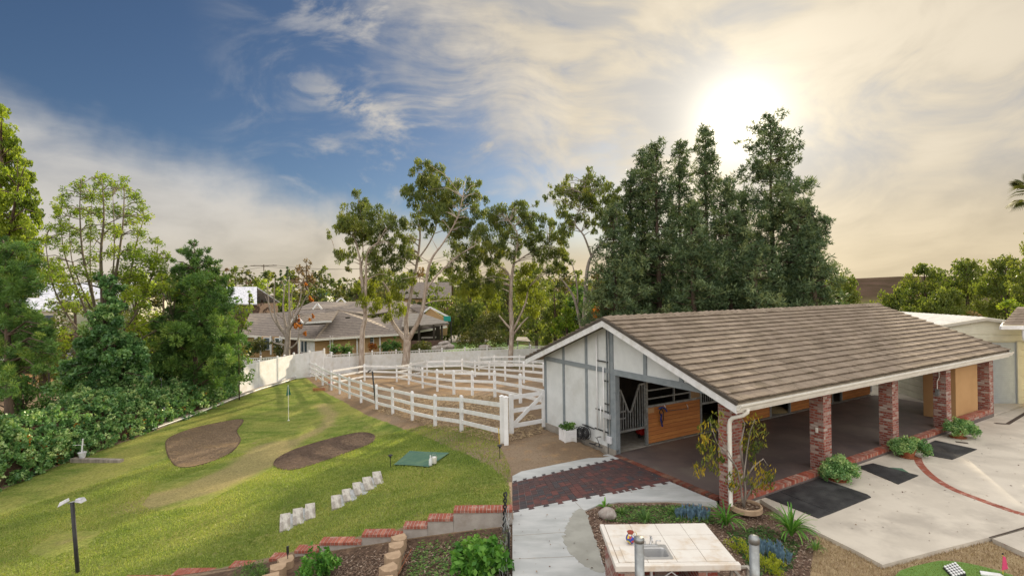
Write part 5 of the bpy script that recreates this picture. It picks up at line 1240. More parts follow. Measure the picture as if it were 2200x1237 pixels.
# vinyl privacy fences
def panel_fence(name, label, P, n, slat, grp=None):
    """P: list of (x,y,zb,zt); n panels between the ends of each pair"""
    f = empty(name, label, 'fence', P[0][:3], 0, grp); O = Vector(P[0][:3]); Q = []
    for i in range(len(P)-1):
        for k in range(n[i]): t = k/n[i]; Q.append(tuple(P[i][j]*(1-t)+P[i+1][j]*t for j in range(4)))
    Q.append(P[-1])
    for q in Q:
        p = MB(); x, y, z = Vector(q[:3])-O; h = q[3]-q[2]
        po = MB().cbox((x, y, z+h/2+.0), .14, .14, h+.3, math.atan2(P[-1][1]-P[0][1], P[-1][0]-P[0][0])).build('post', M['white_vinyl'], f)
        if h > 0: MB().lathe((x, y, z+h+.15), [(.11, 0), (.11, .03), (.02, .08)], 8).build('cap', M['white_vinyl'], po)
    for a, b in zip(Q[:-1], Q[1:]):
        A, B = Vector(a[:3])-O, Vector(b[:3])-O; ha, hb = a[3]-a[2], b[3]-b[2]; Z = Vector((0, 0, 1)); s_ = .27 if slat else 0
        mb = MB(); d = (B-A).normalized(); nn = d.cross(Z).normalized()*.02
        mb.hexa([A-nn, B-nn, B+nn, A+nn, A-nn+Z*(ha-s_), B-nn+Z*(hb-s_), B+nn+Z*(hb-s_), A+nn+Z*(ha-s_)])
        pn = mb.build('panel', M['white_vinyl'], f)
        MB().bar(A+Z*(ha-s_), B+Z*(hb-s_), .05, .09).build('rail', M['white_vinyl'], pn); MB().bar(A+Z*.1, B+Z*.1, .05, .15).build('rail', M['white_vinyl'], pn)
        if slat:
            mb = MB(); m_ = max(3, int((B-A).length/.16))
            for k in range(m_): t = (k+.5)/m_; p = A.lerp(B, t); h = ha*(1-t)+hb*t; mb.cbox(p+Z*(h-.14), .055, .02, .25, math.atan2(d.y, d.x))
            mb.build('lattice', M['white_vinyl'], pn); MB().bar(A+Z*ha, B+Z*hb, .05, .06).build('top_rail', M['white_vinyl'], pn)
    return f
def fpt(px, yt, yb): b = hit(px, yb); t = atY(px, yt, b[1]); return (b[0], b[1], b[2], t[2])
panel_fence('vinyl_fence', 'solid white vinyl fence stepping down from the lawn edge to the back corner', [fpt(511, 789, 848), fpt(632, 762, 814), fpt(697, 753, 806)], [3, 2], False)
panel_fence('vinyl_fence', 'long white vinyl fence with slatted top along the back of the corral', [fpt(697, 764, 806), fpt(800, 757, 795), fpt(950, 751, 788), (lambda a: a)(fpt(1140, 744, 780)), (16, 58, -3.2, -1.3)], [2, 3, 4, 3], True)
a = fpt(697, 764, 806)
panel_fence('vinyl_fence', 'white slatted top fence seen behind the tall solid panels on the left', [(a[0], a[1]+2, a[2], a[3]-.1), (lambda p: (p[0], p[1], p[2]-1.9, p[2]))(atY(560, 769, 50)), (lambda p: (p[0], p[1], p[2]-1.9, p[2]))(atY(440, 772, 47))], [3, 3], True)
# ------------------------------------------------------------------ stepped garden wall with brick caps
YW = 11.45
caps = [(1101, 975, 1085), (975, 920, 1103), (920, 868, 1119), (868, 780, 1136), (780, 690, 1153), (690, 637, 1170), (637, 583, 1187), (583, 497, 1204), (497, 375, 1220), (375, 262, 1236)]
gw = empty('stepped_garden_wall', 'stuccoed garden wall with brick caps stepping down to the left', 'wall')
for i, (xr, xl, yt) in enumerate(caps):
    zt = atY((xr+xl)/2, yt, YW+.12)[2]; X1 = atY(xr, yt, YW)[0]; X0 = atY(xl, yt, YW)[0]; mb = MB()
    mb.box(X0+.003, YW-.10, zt-1.3, X1, YW+.12, zt-.062); mb.build('wall_block', M['stucco'], gw)
    mb = MB(); mm = MB(); n = max(2, round((X1-X0)/.083)); w_ = (X1-X0)/n
    mm.box(X0+.004, YW-.122, zt-.06, X1-.004, YW+.142, zt-.006); mm.build('mortar_bed', M['mortar'], gw)
    for k in range(n): mb.box(X0+k*w_+.005, YW-.13, zt-.062, X0+(k+1)*w_-.005, YW+.15, zt)
    mb.build('brick_cap', M['brick_red'], gw)
# retaining blocks stepping toward the viewer
def blocks(list_, lab, w_=.34, sc_=1.):
    for i, (px, py, yt_, l_) in enumerate(list_):
        p = atY(px, py, yt_); e = MB(); x, y, z = p; a = .16*sc_; h = .15
        P = [(-a, .12), (-a*.95, -.08), (-a*.35, -.17), (a*.5, -.17), (a*.95, -.06), (a, .12)]
        o = MB().prism([(q[0], q[1]) for q in P], -h*2.2, 0).build('retaining_block', M['block'], bevel=.012); o.location = (x, y, z); o.rotation_euler = (0, 0, R.uniform(-.3, .3)+.5)
        tag(o, l_, 'block', lab)
blocks([(858, 1152, 11.1, 'topmost tan retaining block against the stepped wall, right row'), (852, 1168, 10.65, 'second tan retaining block down in the right row'), (845, 1190, 10.15, 'third tan retaining block down in the right row'), (836, 1216, 9.65, 'lowest whole tan retaining block in the right row'), (826, 1243, 9.2, 'tan retaining block cut by the bottom edge, right row')], 'tan retaining blocks of the right row')
blocks([(615, 1199, 11.0, 'topmost tan retaining block against the stepped wall, left row'), (598, 1214, 10.6, 'second tan retaining block down in the left row'), (582, 1236, 10.1, 'tan retaining block cut by the bottom edge, left row')], 'tan retaining blocks of the left row')
# lower beds
bed2 = [(-8.5, 11.33), (-.05, 11.33), (-.05, 7.5), (-8.5, 7.5)]
o = sheet('planting_bed', bed2, M['soil'], .012)
dstrew('bed_litter', [(-4.2, 11.3), (-.1, 11.3), (-.1, 8), (-4.2, 8)], 11000, L['chips'], .07, .02, 41, off=.02, lift=.02)
dstrew('bed_weeds', [(-2.2, 11.3), (-.15, 11.3), (-.15, 9.5), (-2.2, 9.5)], 1800, L['shrub'], .07, .035, 42, off=.03, lift=.03, tint=(.2, 1))
def leafy(name, px, py, Y, rad, label, n, ln, wd, m, seed, hgt=1., cat='plant'):
    p = atY(px, py, Y); zg = hz(p[0], p[1]); e_ = empty(name, label, cat, (p[0], p[1], zg)); rs = random.Random(seed); cs = []
    for i in range(26):
        a, q, t = rs.uniform(0, 6.283), rs.random()**.5, rs.random(); cs.append((rad*q*math.cos(a), rad*q*math.sin(a), (p[2]-zg)*(.35+.65*t)*(1-.3*q*q)*hgt))
    mb = MB()
    for c in cs[:14]: mb.tube([(0, 0, 0), (c[0]*.4, c[1]*.4, c[2]*.5), c], [.012, .009, .004], 4)
    mb.build('stems', M['twig'], e_); foliage('leaves', [leaf_quads(cs, n, rad*.36, ln, wd, 'rand', seed, tv=.35)], m, e_); return e_
leafy('leafy_plant', 1030, 1165, 9.6, .48, 'large bright green lobed leaf plant in the bed left of the walkway', 42, .13, .10, L['bright'], 3)
leafy('leafy_plant', 685, 1178, 10.2, .38, 'tall green leafy plant in front of the stepped wall', 48, .10, .045, L['bright'], 4)
leafy('leafy_plant', 535, 1222, 10.8, .34, 'pale grey green feathery plant in front of the lowest wall steps', 60, .06, .012, L['shrub'], 5)
# loose stakes bundle, little round lamp
st0 = Vector(atY(868, 1182, 10.5)); e_ = empty('garden_stakes', 'bundle of thin weathered stakes lying in the bed by the retaining blocks', 'stakes', (st0.x, st0.y, hz(st0.x, st0.y)+.03))
for k in range(8): MB().tube([(R.uniform(-.08, .12), .25+R.uniform(-.1, .1), .02*k), (-.35+k*.05, -1.3+R.uniform(-.1, .1), .01+.01*k)], .007, 5).build('stake', M['twig' if k % 3 else 'terracotta'], e_)
# black post with netting, rolled wire
p1 = atY(1081, 1057, 11.2); e_ = empty('netting_post', 'twisted black post with bunched wire netting beside the walkway', 'post', (p1[0], 11.2, -.4))
mb = MB()
for k in range(2): mb.tube([(.03*math.cos(t*2.2+k*math.pi)+.004*t, .03*math.sin(t*2.2+k*math.pi), t*.095) for t in np.linspace(0, (p1[2]+.4)/.095, 60)], .020, 5)
mb.build('twisted_post', M['black_metal'], e_)
nt_ = MB(); rs = random.Random(4)
for k in range(70):
    y = rs.uniform(-3.6, 0); x = rs.uniform(-.0, .12)-.012*y*0; nt_.tube([(x, y, .33), (x+rs.uniform(-.07, .07), y+rs.uniform(-.15, .15), .33+rs.uniform(.1, .35)), (x+rs.uniform(-.1, .1), y+rs.uniform(-.3, .3), .35+rs.uniform(0, .5)*(.5+.5*(y > -.8)))], .004, 3, False)
nt_.build('netting', M['galv'], e_)
e2 = empty('garden_post', 'short black post standing in the netting by the walkway edge', 'post', (.02-.15, 9.9, -.3)); MB().tube([(0, 0, 0), (0, 0, .75)], .022, 8).build('post_shaft', M['black_metal'], e2); MB().lathe((0, 0, .75), [(.025, 0), (.02, .02), (.002, .03)], 8).build('post_cap', M['black_metal'], e2)
p = atY(618, 1173, 11.0); e2 = empty('garden_spike_lamp', 'short black spike lamp in front of the stepped wall', 'lamp', (p[0], 11.0, p[2]-.45)); MB().tube([(0, 0, 0), (0, 0, .36)], .009, 6).build('spike', M['black_metal'], e2); MB().lathe((0, 0, .28), [(.018, 0), (.026, .03), (.026, .15), (.03, .17), (.01, .18)], 12).build('lamp_head', M['black_metal'], e2)
# ------------------------------------------------------------------ lawn features
TR1 = smooth_poly([hxy(*p) for p in [(520, 901), (508, 925), (516, 945), (500, 968), (470, 985), (425, 1000), (385, 1003), (365, 985), (357, 960), (362, 942), (400, 925), (450, 912)]], 6)
TR2 = smooth_poly([hxy(*p) for p in [(760, 931), (790, 930), (805, 938), (795, 953), (750, 970), (690, 992), (635, 1008), (603, 1007), (589, 997), (600, 982), (640, 963), (700, 945)]], 6)
sheet('dirt_bunker', TR1, M['soil_light'], .02); sheet('dirt_bunker', TR2, M['soil'], .02)
for i, T in enumerate((TR1, TR2)):
    mb = MB(); mb.tube([(p[0], p[1], hz(*p)+.005) for p in T]+[(T[0][0], T[0][1], hz(*T[0])+.005)], .035, 5); o = mb.build('bunker_rim', M['soil']); o['kind'] = 'structure'
dstrew('bunker_clods', TR1, 7000, L['clods'], .06, .025, 61, off=.025, lift=.006, tint=(.2, .8)); dstrew('bunker_clods', TR2, 7000, L['clods_dark'], .06, .025, 62, off=.025, lift=.006, tint=(.2, .9))
gmq = [hxy(*p) for p in [(880, 970), (966, 974), (921, 1005), (845, 1000)]]
o = sheet('golf_mat', gmq, M['green_mat'], .04, kind=None); tag(o, 'square worn green golf mat lying on the lawn', 'golf mat')
dstrew('lawn_grass', [(-13, 11.6), (-.12, 11.6), (-.12, 15), (-1, 20), (-4, 24), (-16, 24), (-19, 16)], 110000, L['grass'], .055, .022, 51, off=-.008, lift=.003, standing=1, tint=(.0, 1), skip=(TR1, TR2, gmq, [hxy(*p) for p in [(305, 1085), (335, 1045), (460, 1000), (590, 950), (720, 895), (745, 912), (645, 962), (560, 1020), (430, 1085), (340, 1100)]], [hxy(*p) for p in [(60, 1185), (130, 1140), (220, 1140), (190, 1170), (100, 1200)]]), patch=True)
for nm, q_, T in (('golf_flag', (620, 903), None),):
    p = hit(*q_); e_ = empty('golf_flag', 'golf pin with drooping dark green flag on the putting lawn', 'flag', p)
    MB().tube([(0, 0, -.1), (0, 0, 2.15)], .016, 6).build('pin', M['yellow_cloth'] if 0 else M['gutter'], e_)
    MB().hexa([(-.12, -.02, 1.50), (.14, .02, 1.56), (.14, .03, 1.56), (-.12, -.01, 1.50), (-.04, -.02, 2.08), (.02, .01, 2.12), (.02, .02, 2.12), (-.04, -.01, 2.08)]).build('flag_cloth', M['green_cloth'], e_)
    MB().lathe((0, 0, 0), [(.06, 0), (.06, .02)], 10).build('cup', M['white_paint'], e_)
def path_light(px, py, label):
    p = hit(px, py); e_ = empty('path_light', label, 'garden lamp', p)
    MB().tube([(0, 0, 0), (0, 0, .36)], .012, 6).build('stake', M['black_metal'], e_)
    MB().lathe((0, 0, .34), [(.03, 0), (.045, .06), (.045, .065), (.085, .07), (.08, .085), (.03, .11), (.004, .115)], 14).build('lamp_head', M['black_metal'], e_, smooth=False)
    MB().lathe((0, 0, .35), [(.031, 0), (.044, .048)], 10).build('lens', M['clear'], e_)
path_light(839, 1004, 'small path light with silver cap by the corner of the green golf mat')
path_light(1074, 985, 'small dark path light on the lawn edge near the dirt')
p = hit(925, 1002); e_ = empty('plastic_bottle', 'clear plastic bottle standing on the green golf mat', 'bottle', (p[0], p[1], p[2]+.04)); MB().lathe((0, 0, 0), [(.05, 0), (.055, .02), (.055, .18), (.02, .25), (.02, .30)], 14).build('bottle_body', M['clear'], e_, smooth=True); MB().lathe((0, 0, .295), [(.024, 0), (.024, .03)], 10).build('bottle_cap', M['white_paint'], e_)
p = hit(933, 997); e_ = empty('ball_basket', 'small white wire basket of golf balls beside the bottle', 'basket', (p[0], p[1], p[2]+.04)); MB().lathe((0, 0, 0), [(.07, 0), (.09, .2), (.095, .2), (.075, .0)], 14).build('basket', M['gutter'], e_)
for k in range(9): MB().lathe((.045*math.cos(k*.9)*(k > 0), .045*math.sin(k*.9)*(k > 0), .17), [(.004, 0), (.02, .01), (.02, .03), (.004, .04)], 8).build('golf_ball', M['balls'], e_, smooth=True)
MB().tube([(-.085, 0, .2), (-.05, 0, .3), (.05, 0, .3), (.085, 0, .2)], .006, 5).build('handle', M['steel'], e_)
# sleeper steps
def sleeper(a, b, label, m='log', w_=.27, th=.17, grp='weathered timber steps on the lawn bank'):
    """a,b: pixels of the far and near end of the top face"""
    A, B = Vector(hit(*a)), Vector(hit(*b)); c = (A+B)/2; d = B-A
    o = MB().cbox((0, 0, 0), d.length, w_, th, 0).build('timber_step', M[m], bevel=.012); o.location = c+Vector((0, 0, -.01 if m == 'log' else .012)); o.rotation_euler = (0, 0, math.atan2(d.y, d.x)); return tag(o, label, 'step', grp)
ZZ = lambda x, y: (340+x*.35455, 960+y*.35455)
lab1 = ['top', 'second', 'third', 'fourth', 'fifth']
S1 = [((1322, 168), (1340, 225)), ((1262, 200), (1282, 262)), ((1203, 232), (1222, 292)), ((1140, 272), (1155, 330)), ((1076, 310), (1082, 375))]
for i, (a, b) in enumerate(S1): sleeper(ZZ(*a), ZZ(*b), '%s weathered timber of the upper flight of lawn steps' % lab1[i])
S1b = [((1294, 195), (1312, 245)), ((1238, 228), (1256, 285)), ((1176, 268), (1190, 322)), ((1108, 300), (1118, 358))]
for i, (a, b) in enumerate(S1b): sleeper(ZZ(*a), ZZ(*b), 'grey tread board below the %s timber of the upper lawn steps' % lab1[i], 'board', .17, .05, 'grey tread boards of the lawn steps')
S2 = [((920, 362), (922, 438)), ((846, 392), (848, 470)), ((770, 425), (768, 508))]
for i, (a, b) in enumerate(S2): sleeper(ZZ(*a), ZZ(*b), '%s cracked white timber of the lower flight of lawn steps' % lab1[i])
S2b = [((882, 385), (882, 460)), ((808, 420), (806, 500))]
for i, (a, b) in enumerate(S2b): sleeper(ZZ(*a), ZZ(*b), 'grey tread board below the %s timber of the lower lawn steps' % lab1[i], 'board', .17, .05, 'grey tread boards of the lawn steps')
o = sleeper((155, 992), (262, 992), 'long low timber beam lying on the lawn beside the ivy hedge', 'log', .22, .2, None); o.location.z += .07; o.name = 'timber_beam'; o['category'] = 'beam'; o.data.materials[0] = M['bark_grey']
# white cross and bucket near the hedge
p = hit(174, 990); e_ = empty('white_cross_stake', 'small white pipe cross standing in the ivy at the lawn edge', 'stake', p); MB().tube([(0, 0, 0), (.1, 0, 1.05)], .03, 8).build('upright', M['white_vinyl'], e_); MB().tube([(-.35, 0, .75), (.2, 0, .77)], .012, 6).build('crossbar', M['white_vinyl'], e_)
p = hit(177, 991); e_ = empty('grey_bucket', 'small grey bucket standing on the timber beam by the hedge', 'bucket', (p[0], p[1], p[2]+.14)); MB().lathe((0, 0, 0), [(.10, 0), (.16, .28), (.175, .28), (.175, .30), (.15, .30), (.10, .05)], 14).build('pail', M['white_roof'], e_); MB().tube([(-.16, 0, .28), (-.1, 0, .38), (.1, 0, .38), (.16, 0, .28)], .008, 5).build('handle', M['galv'], e_)
# flood lamps
def flood(px, pyt, Y, label, tilt=0., heads=2, grp=None, zb=None):
    t = atY(px, pyt, Y); zb = hz(t[0], Y) if zb is None else zb; e_ = empty('flood_lamp', label, 'lamp post', (t[0]+tilt, Y, zb-.1)); h = t[2]-zb+.1
    MB().tube([(0, 0, 0), (-tilt, 0, h)], .045 if heads == 2 else .05, 12).build('pole', M['black_metal'], e_, smooth=True)
    for s_ in ((-1, 1) if heads == 2 else (-1,)):
        MB().tube([(-tilt, 0, h), (-tilt+s_*.1, 0, h+.03*s_)], .02, 8).build('arm', M['galv'], e_)
        hd = MB().hexa([(-tilt+s_*.10, -.05, h+.01), (-tilt+s_*.30, -.09, h-.05+.05*s_), (-tilt+s_*.30, .09, h-.05+.05*s_), (-tilt+s_*.10, .05, h+.01), (-tilt+s_*.12, -.05, h+.09), (-tilt+s_*.26, -.07, h+.06+.04*s_), (-tilt+s_*.26, .07, h+.06+.04*s_), (-tilt+s_*.12, .05, h+.09)]).build('lamp_head', M['white_roof'] if heads == 2 else M['black_metal'], e_, bevel=.01)
flood(155, 1078, 12.6, 'black pole with two grey flood lamps on the near lawn at lower left', .19, 2, zb=-2.5)
q = hit(806, 878); flood(800, 797, q[1], 'black pole lamp standing just in front of the curving white corral fence', .22, 1)
# pedestal lamps in the ivy
for px, yt, yb, lab in ((348, 815, 862, 'thin lamp stake sticking out of the ivy below the big trees'), (355, 878, 912, 'short bent grey riser pipe on the lawn edge by the ivy')):
    b = hit(px, max(yb, 900)); e_ = empty('lamp_stake', lab, 'stake', b); t = atY(px, yt, b[1]); h = max(.5, t[2]-b[2])
    MB().tube([(0, 0, 0), (0, 0, h-.05), (-.06, 0, h)], .02, 6).build('pipe', M['galv'], e_); MB().lathe((-.06, 0, h), [(.05, 0), (.07, .05), (.01, .1)], 8).build('lamp_head', M['galv'], e_)
# hose and risers by the corral fence
p = hit(710, 838); e_ = empty('garden_valve', 'red valve handles and coiled hose at the foot of the corral fence', 'valve', p)
MB().tube([(-.1, 0, 0), (-.1, 0, .5), (.15, 0, .5), (.15, 0, 0)], .03, 6).build('pipe', M['galv'], e_); MB().cbox((-.1, 0, .58), .16, .05, .06).build('handle', M['red_plastic'], e_); MB().cbox((.15, 0, .58), .16, .05, .06).build('handle', M['red_plastic'], e_)
MB().tube([(-.4+.45*math.cos(t)-.4, -.2+.3*math.sin(t), .03+.01*t) for t in np.linspace(0, 18, 60)], .02, 5).build('hose', M['terracotta'], e_)
# low retaining curb under the fence and hedge
cpts = [hit(*p) for p in [(330, 925), (420, 893), (508, 857), (560, 838), (620, 820), (660, 806)]]
mb = MB()
for a, b in zip(cpts[:-1], cpts[1:]): mb.bar(Vector(a)+Vector((-.15, .15, -.05)), Vector(b)+Vector((-.15, .15, -.05)), .2, .5)
o = mb.build('retaining_curb', M['conc_old']); tag(o, 'low grey concrete curb under the ivy and the solid white fence', 'curb')
mb = MB(); mb.tube([(p[0], p[1]-.08, p[2]+.12) for p in cpts], .03, 6); o = mb.build('irrigation_pipe', M['white_vinyl']); tag(o, 'thin white pipe running along the low curb at the lawn edge', 'pipe')
# ------------------------------------------------------------------ trees
Z7 = lambda x, y: (700+x*.37188, 320+y*.37188)
Z8 = lambda x, y: (1140+x*.37190, 240+y*.37190)
Z1 = lambda x, y: (x*.32333, 240+y*.32333)
def tree(name, label, Y, stems, clumps, m, tm, conv=None, n=420, ln=.36, wd=.085, mode='droop', spread=.8, seed=1, group=None, r0=.3, tint0=.5, tv=.3, extra=None, zscale=.37188, branch=True, cat='tree', tr=.12, ky=.25, flat=1., droop=.6, twigs=3):
    """stems: polylines of (px,py,radius m); clumps: (px,py,radius in source units); depth is spread around Y"""
    rs = random.Random(seed); cv_ = conv or (lambda x, y: (x, y))
    b = cv_(*stems[0][0][:2]); base = Vector(atY(b[0], b[1], Y)); zg = hz(base.x, Y)
    e_ = empty(name, label, cat, (base.x, Y, min(zg, base.z)), 0, group); O = Vector((base.x, Y, min(zg, base.z)))
    mb = MB(); nodes = []
    for si, st in enumerate(stems):
        k = rs.uniform(-ky, ky) if si else 0; p0 = None; pts = []; rad = []
        for q in st:
            p = cv_(*q[:2])
            if p0 is None: p0 = p; y0 = 0
            if si and len(pts) == 0:       # start where the parent stem is
                w_ = Vector(atY(p[0], p[1], Y)); y0 = min(((w_.x-a.x)**2+(w_.z-a.z)**2, a.y) for a, r_ in nodes)[1]-Y
            dy = y0+k*math.dist(p, p0)*Y/F
            pts.append(Vector(atY(p[0], p[1], Y+dy))); rad.append(q[2])
        # smooth and densify
        P = [Vector(c) for c in catmull([tuple(p) for p in pts], 4)] if len(pts) > 2 else pts
        RR = np.interp(np.linspace(0, 1, len(P)), np.linspace(0, 1, len(rad)), rad)
        if si == 0: P = [Vector((P[0].x, P[0].y, zg-.3))]+P; RR = np.r_[RR[0]*1.35, RR]
        nodes += list(zip(P, RR)); mb.tube([p-O for p in P], list(RR), 7)
    C = []; rd = []
    if branch:
        rx = random.Random(seed+900); clumps = list(clumps)+[(c[0]+rx.gauss(0, .85)*c[2], c[1]+rx.gauss(0, .75)*c[2], c[2]*rx.uniform(.45, .7)) for c in clumps for _ in range(2)]
    for c in clumps:
        p = cv_(*c[:2]); dy = rs.gauss(0, spread)
        w_ = Vector(atY(p[0], p[1], Y+dy)); r_ = c[2]*zscale*Y/F; C.append(tuple(w_-O)); rd.append(r_)
        if branch:
            nd = min(nodes, key=lambda a: (a[0]-w_).length+max(0, a[0].z-w_.z)*1.5)
            a = nd[0]; mid = (a+w_)/2+Vector((0, 0, (w_-a).length*.12)); mb.tube([a-O, mid-O, w_-O], [min(nd[1]*.6, .07), .03, .012], 4, False)
            for _ in range(twigs):
                d = Vector((rs.gauss(0, 1), rs.gauss(0, 1), rs.gauss(0, .6))).normalized()*r_*.85; mb.tube([w_-O, w_-O+d], [.014, .005], 3, False)
    mb.build('trunk', M[tm], e_, smooth=True)
    parts = [leaf_quads(C, [max(6, int(n*(r/.9)**2)) for r in rd], rd, ln, wd, mode, seed, tint0=tint0, tv=tv, flat=flat, droop=droop)]
    foliage('crown', parts, L[m], e_)
    if extra:
        C2 = []; rd2 = []
        for c in extra[0]:
            p = cv_(*c[:2]); C2.append(tuple(Vector(atY(p[0], p[1], Y+rs.gauss(0, spread)))-O)); rd2.append(c[2]*zscale*Y/F)
        foliage('yellow_foliage', [leaf_quads(C2, [int(n*1.2*(r/.9)**2) for r in rd2], rd2, ln, wd, mode, seed+5, tint0=tint0, tv=tv)], L[extra[1]], e_)
    return e_
EG = 'tall eucalyptus trees along the corral fence'
tree('eucalyptus_tree', 'slender eucalyptus at the left, trunk rising before the slatted fence', 51, [[(207, 1245, .30), (212, 1050, .25), (228, 960, .2), (205, 720, .16), (200, 650, .12), (170, 520, .06)], [(228, 960, .15), (232, 760, .13), (240, 600, .09), (300, 540, .04)], [(200, 650, .07), (140, 620, .04), (60, 620, .02)], [(205, 700, .07), (215, 600, .06), (210, 440, .04)]],
     [(130, 390, 55), (210, 370, 60), (280, 380, 60), (340, 410, 60), (100, 460, 45), (170, 440, 60), (250, 450, 60), (320, 480, 50), (370, 450, 40), (60, 620, 38), (90, 600, 25), (140, 620, 35), (180, 560, 40), (260, 600, 45), (340, 590, 45), (380, 540, 30), (300, 660, 45), (360, 640, 45), (270, 700, 40), (300, 730, 35), (250, 510, 50), (130, 430, 50), (200, 490, 50)], 'euc', 'bark_pale', Z7, seed=1, group=EG, extra=([(250, 840, 55), (290, 900, 45), (225, 880, 40), (270, 790, 40), (180, 800, 35)], 'euc_y'))
tree('eucalyptus_tree', 'tallest eucalyptus, pinkish trunk forking low in front of the back fence', 52, [[(460, 1245, .42), (468, 1180, .40), (470, 1100, .36)], [(470, 1110, .26), (410, 1040, .2), (370, 960, .17), (365, 830, .12), (330, 770, .07)], [(468, 1110, .26), (465, 1000, .23), (470, 940, .2), (500, 800, .17), (530, 640, .14), (545, 500, .1), (540, 420, .08), (590, 300, .05)], [(478, 1100, .26), (500, 1060, .24), (550, 960, .2), (575, 820, .17), (590, 700, .14), (620, 620, .11), (680, 540, .08), (760, 400, .06), (790, 280, .04)], [(575, 820, .12), (650, 720, .09), (760, 620, .06), (860, 560, .04)], [(530, 640, .1), (600, 540, .08), (640, 430, .06), (640, 250, .04), (600, 120, .03)], [(560, 900, .07), (620, 880, .05), (720, 870, .03)]],
     [(540, 90, 42), (650, 110, 38), (505, 140, 22), (600, 150, 50), (650, 180, 45), (590, 220, 60), (460, 250, 42), (520, 270, 45), (600, 300, 60), (680, 280, 50), (760, 210, 50), (840, 210, 42), (800, 280, 60), (870, 290, 42), (730, 330, 60), (650, 360, 60), (560, 340, 45), (560, 430, 45), (700, 420, 60), (790, 400, 60), (860, 370, 45), (600, 450, 40), (740, 500, 55), (800, 480, 50), (460, 440, 45), (420, 500, 38), (480, 520, 45), (450, 590, 45), (500, 600, 35), (730, 580, 45), (400, 680, 38), (440, 640, 38), (770, 640, 50), (700, 690, 38), (440, 750, 45), (820, 660, 50), (850, 600, 60), (880, 480, 45), (630, 230, 50), (560, 180, 40), (480, 230, 35), (700, 240, 40), (640, 310, 45), (750, 450, 45)], 'euc', 'bark_pale', Z7, seed=2, group=EG, spread=1.2, extra=([(400, 850, 50), (440, 930, 45), (350, 950, 40), (430, 790, 50), (480, 760, 40), (760, 740, 45), (350, 880, 35)], 'euc_y'))
tree('eucalyptus_tree', 'middle eucalyptus with yellow hanging leaves round its straight trunk', 54, [[(1065, 1235, .28), (1075, 1040, .26), (1068, 900, .22), (1072, 760, .18), (1090, 640, .13), (1110, 500, .08), (1060, 420, .05)], [(1070, 1040, .12), (1040, 1010, .1), (1000, 960, .07)], [(1080, 1050, .12), (1150, 900, .09), (1170, 800, .05)], [(1085, 1070, .11), (1130, 1010, .09), (1170, 970, .06)], [(1070, 750, .12), (1040, 700, .1), (980, 660, .07), (930, 560, .05)], [(1090, 660, .1), (1180, 600, .07), (1290, 540, .05)]],
     [(980, 350, 38), (940, 400, 42), (1020, 360, 38), (1090, 350, 42), (1140, 350, 42), (1190, 390, 38), (1080, 420, 55), (1000, 430, 60), (1150, 430, 50), (1200, 460, 45), (930, 480, 60), (1020, 510, 45), (1100, 520, 42), (1180, 540, 50), (880, 540, 50), (960, 580, 60), (1030, 600, 45), (1250, 420, 38), (1290, 440, 42), (1250, 520, 50), (1320, 500, 45), (1380, 520, 42), (1340, 600, 55), (1280, 600, 50), (1220, 620, 45), (900, 640, 55), (980, 690, 50), (1080, 620, 35), (1330, 690, 50), (1390, 640, 38), (860, 700, 50), (930, 760, 42), (810, 760, 55), (1000, 780, 42), (860, 790, 40)], 'euc', 'bark_pale', Z7, seed=3, group=EG, spread=1.2, extra=([(1150, 720, 50), (1180, 800, 55), (1120, 860, 40), (1220, 870, 50), (1200, 940, 40), (950, 850, 50), (980, 900, 40), (860, 830, 50), (790, 830, 40), (1130, 780, 50), (940, 800, 40), (1170, 680, 40)], 'euc_y'))
tree('eucalyptus_tree', 'eucalyptus rising behind the barn gable, left of the dark pines', 47, [[(1485, 1100, .26), (1490, 1020, .24), (1500, 850, .2), (1510, 700, .17), (1535, 620, .13), (1600, 540, .09), (1680, 460, .05)], [(1535, 620, .11), (1490, 500, .08), (1440, 430, .06), (1470, 330, .04), (1500, 200, .03)], [(1480, 1060, .16), (1470, 1010, .15), (1440, 880, .12), (1400, 800, .08), (1350, 740, .05)], [(1455, 900, .08), (1450, 780, .06), (1420, 650, .04)], [(1495, 980, .1), (1530, 850, .07), (1550, 770, .04)]],
     [(1310, 260, 28), (1350, 250, 38), (1390, 190, 36), (1400, 250, 38), (1500, 170, 46), (1570, 180, 46), (1540, 230, 55), (1480, 250, 42), (1610, 240, 45), (1660, 260, 38), (1620, 310, 45), (1370, 310, 40), (1440, 320, 36), (1530, 330, 50), (1580, 370, 45), (1370, 390, 42), (1450, 400, 40), (1420, 450, 38), (1520, 430, 34), (1640, 380, 45), (1690, 300, 38), (1690, 400, 42), (1600, 450, 42), (1380, 480, 38), (1650, 480, 45), (1500, 300, 40), (1430, 270, 35)], 'euc', 'bark_grey', Z7, seed=4, group=EG)
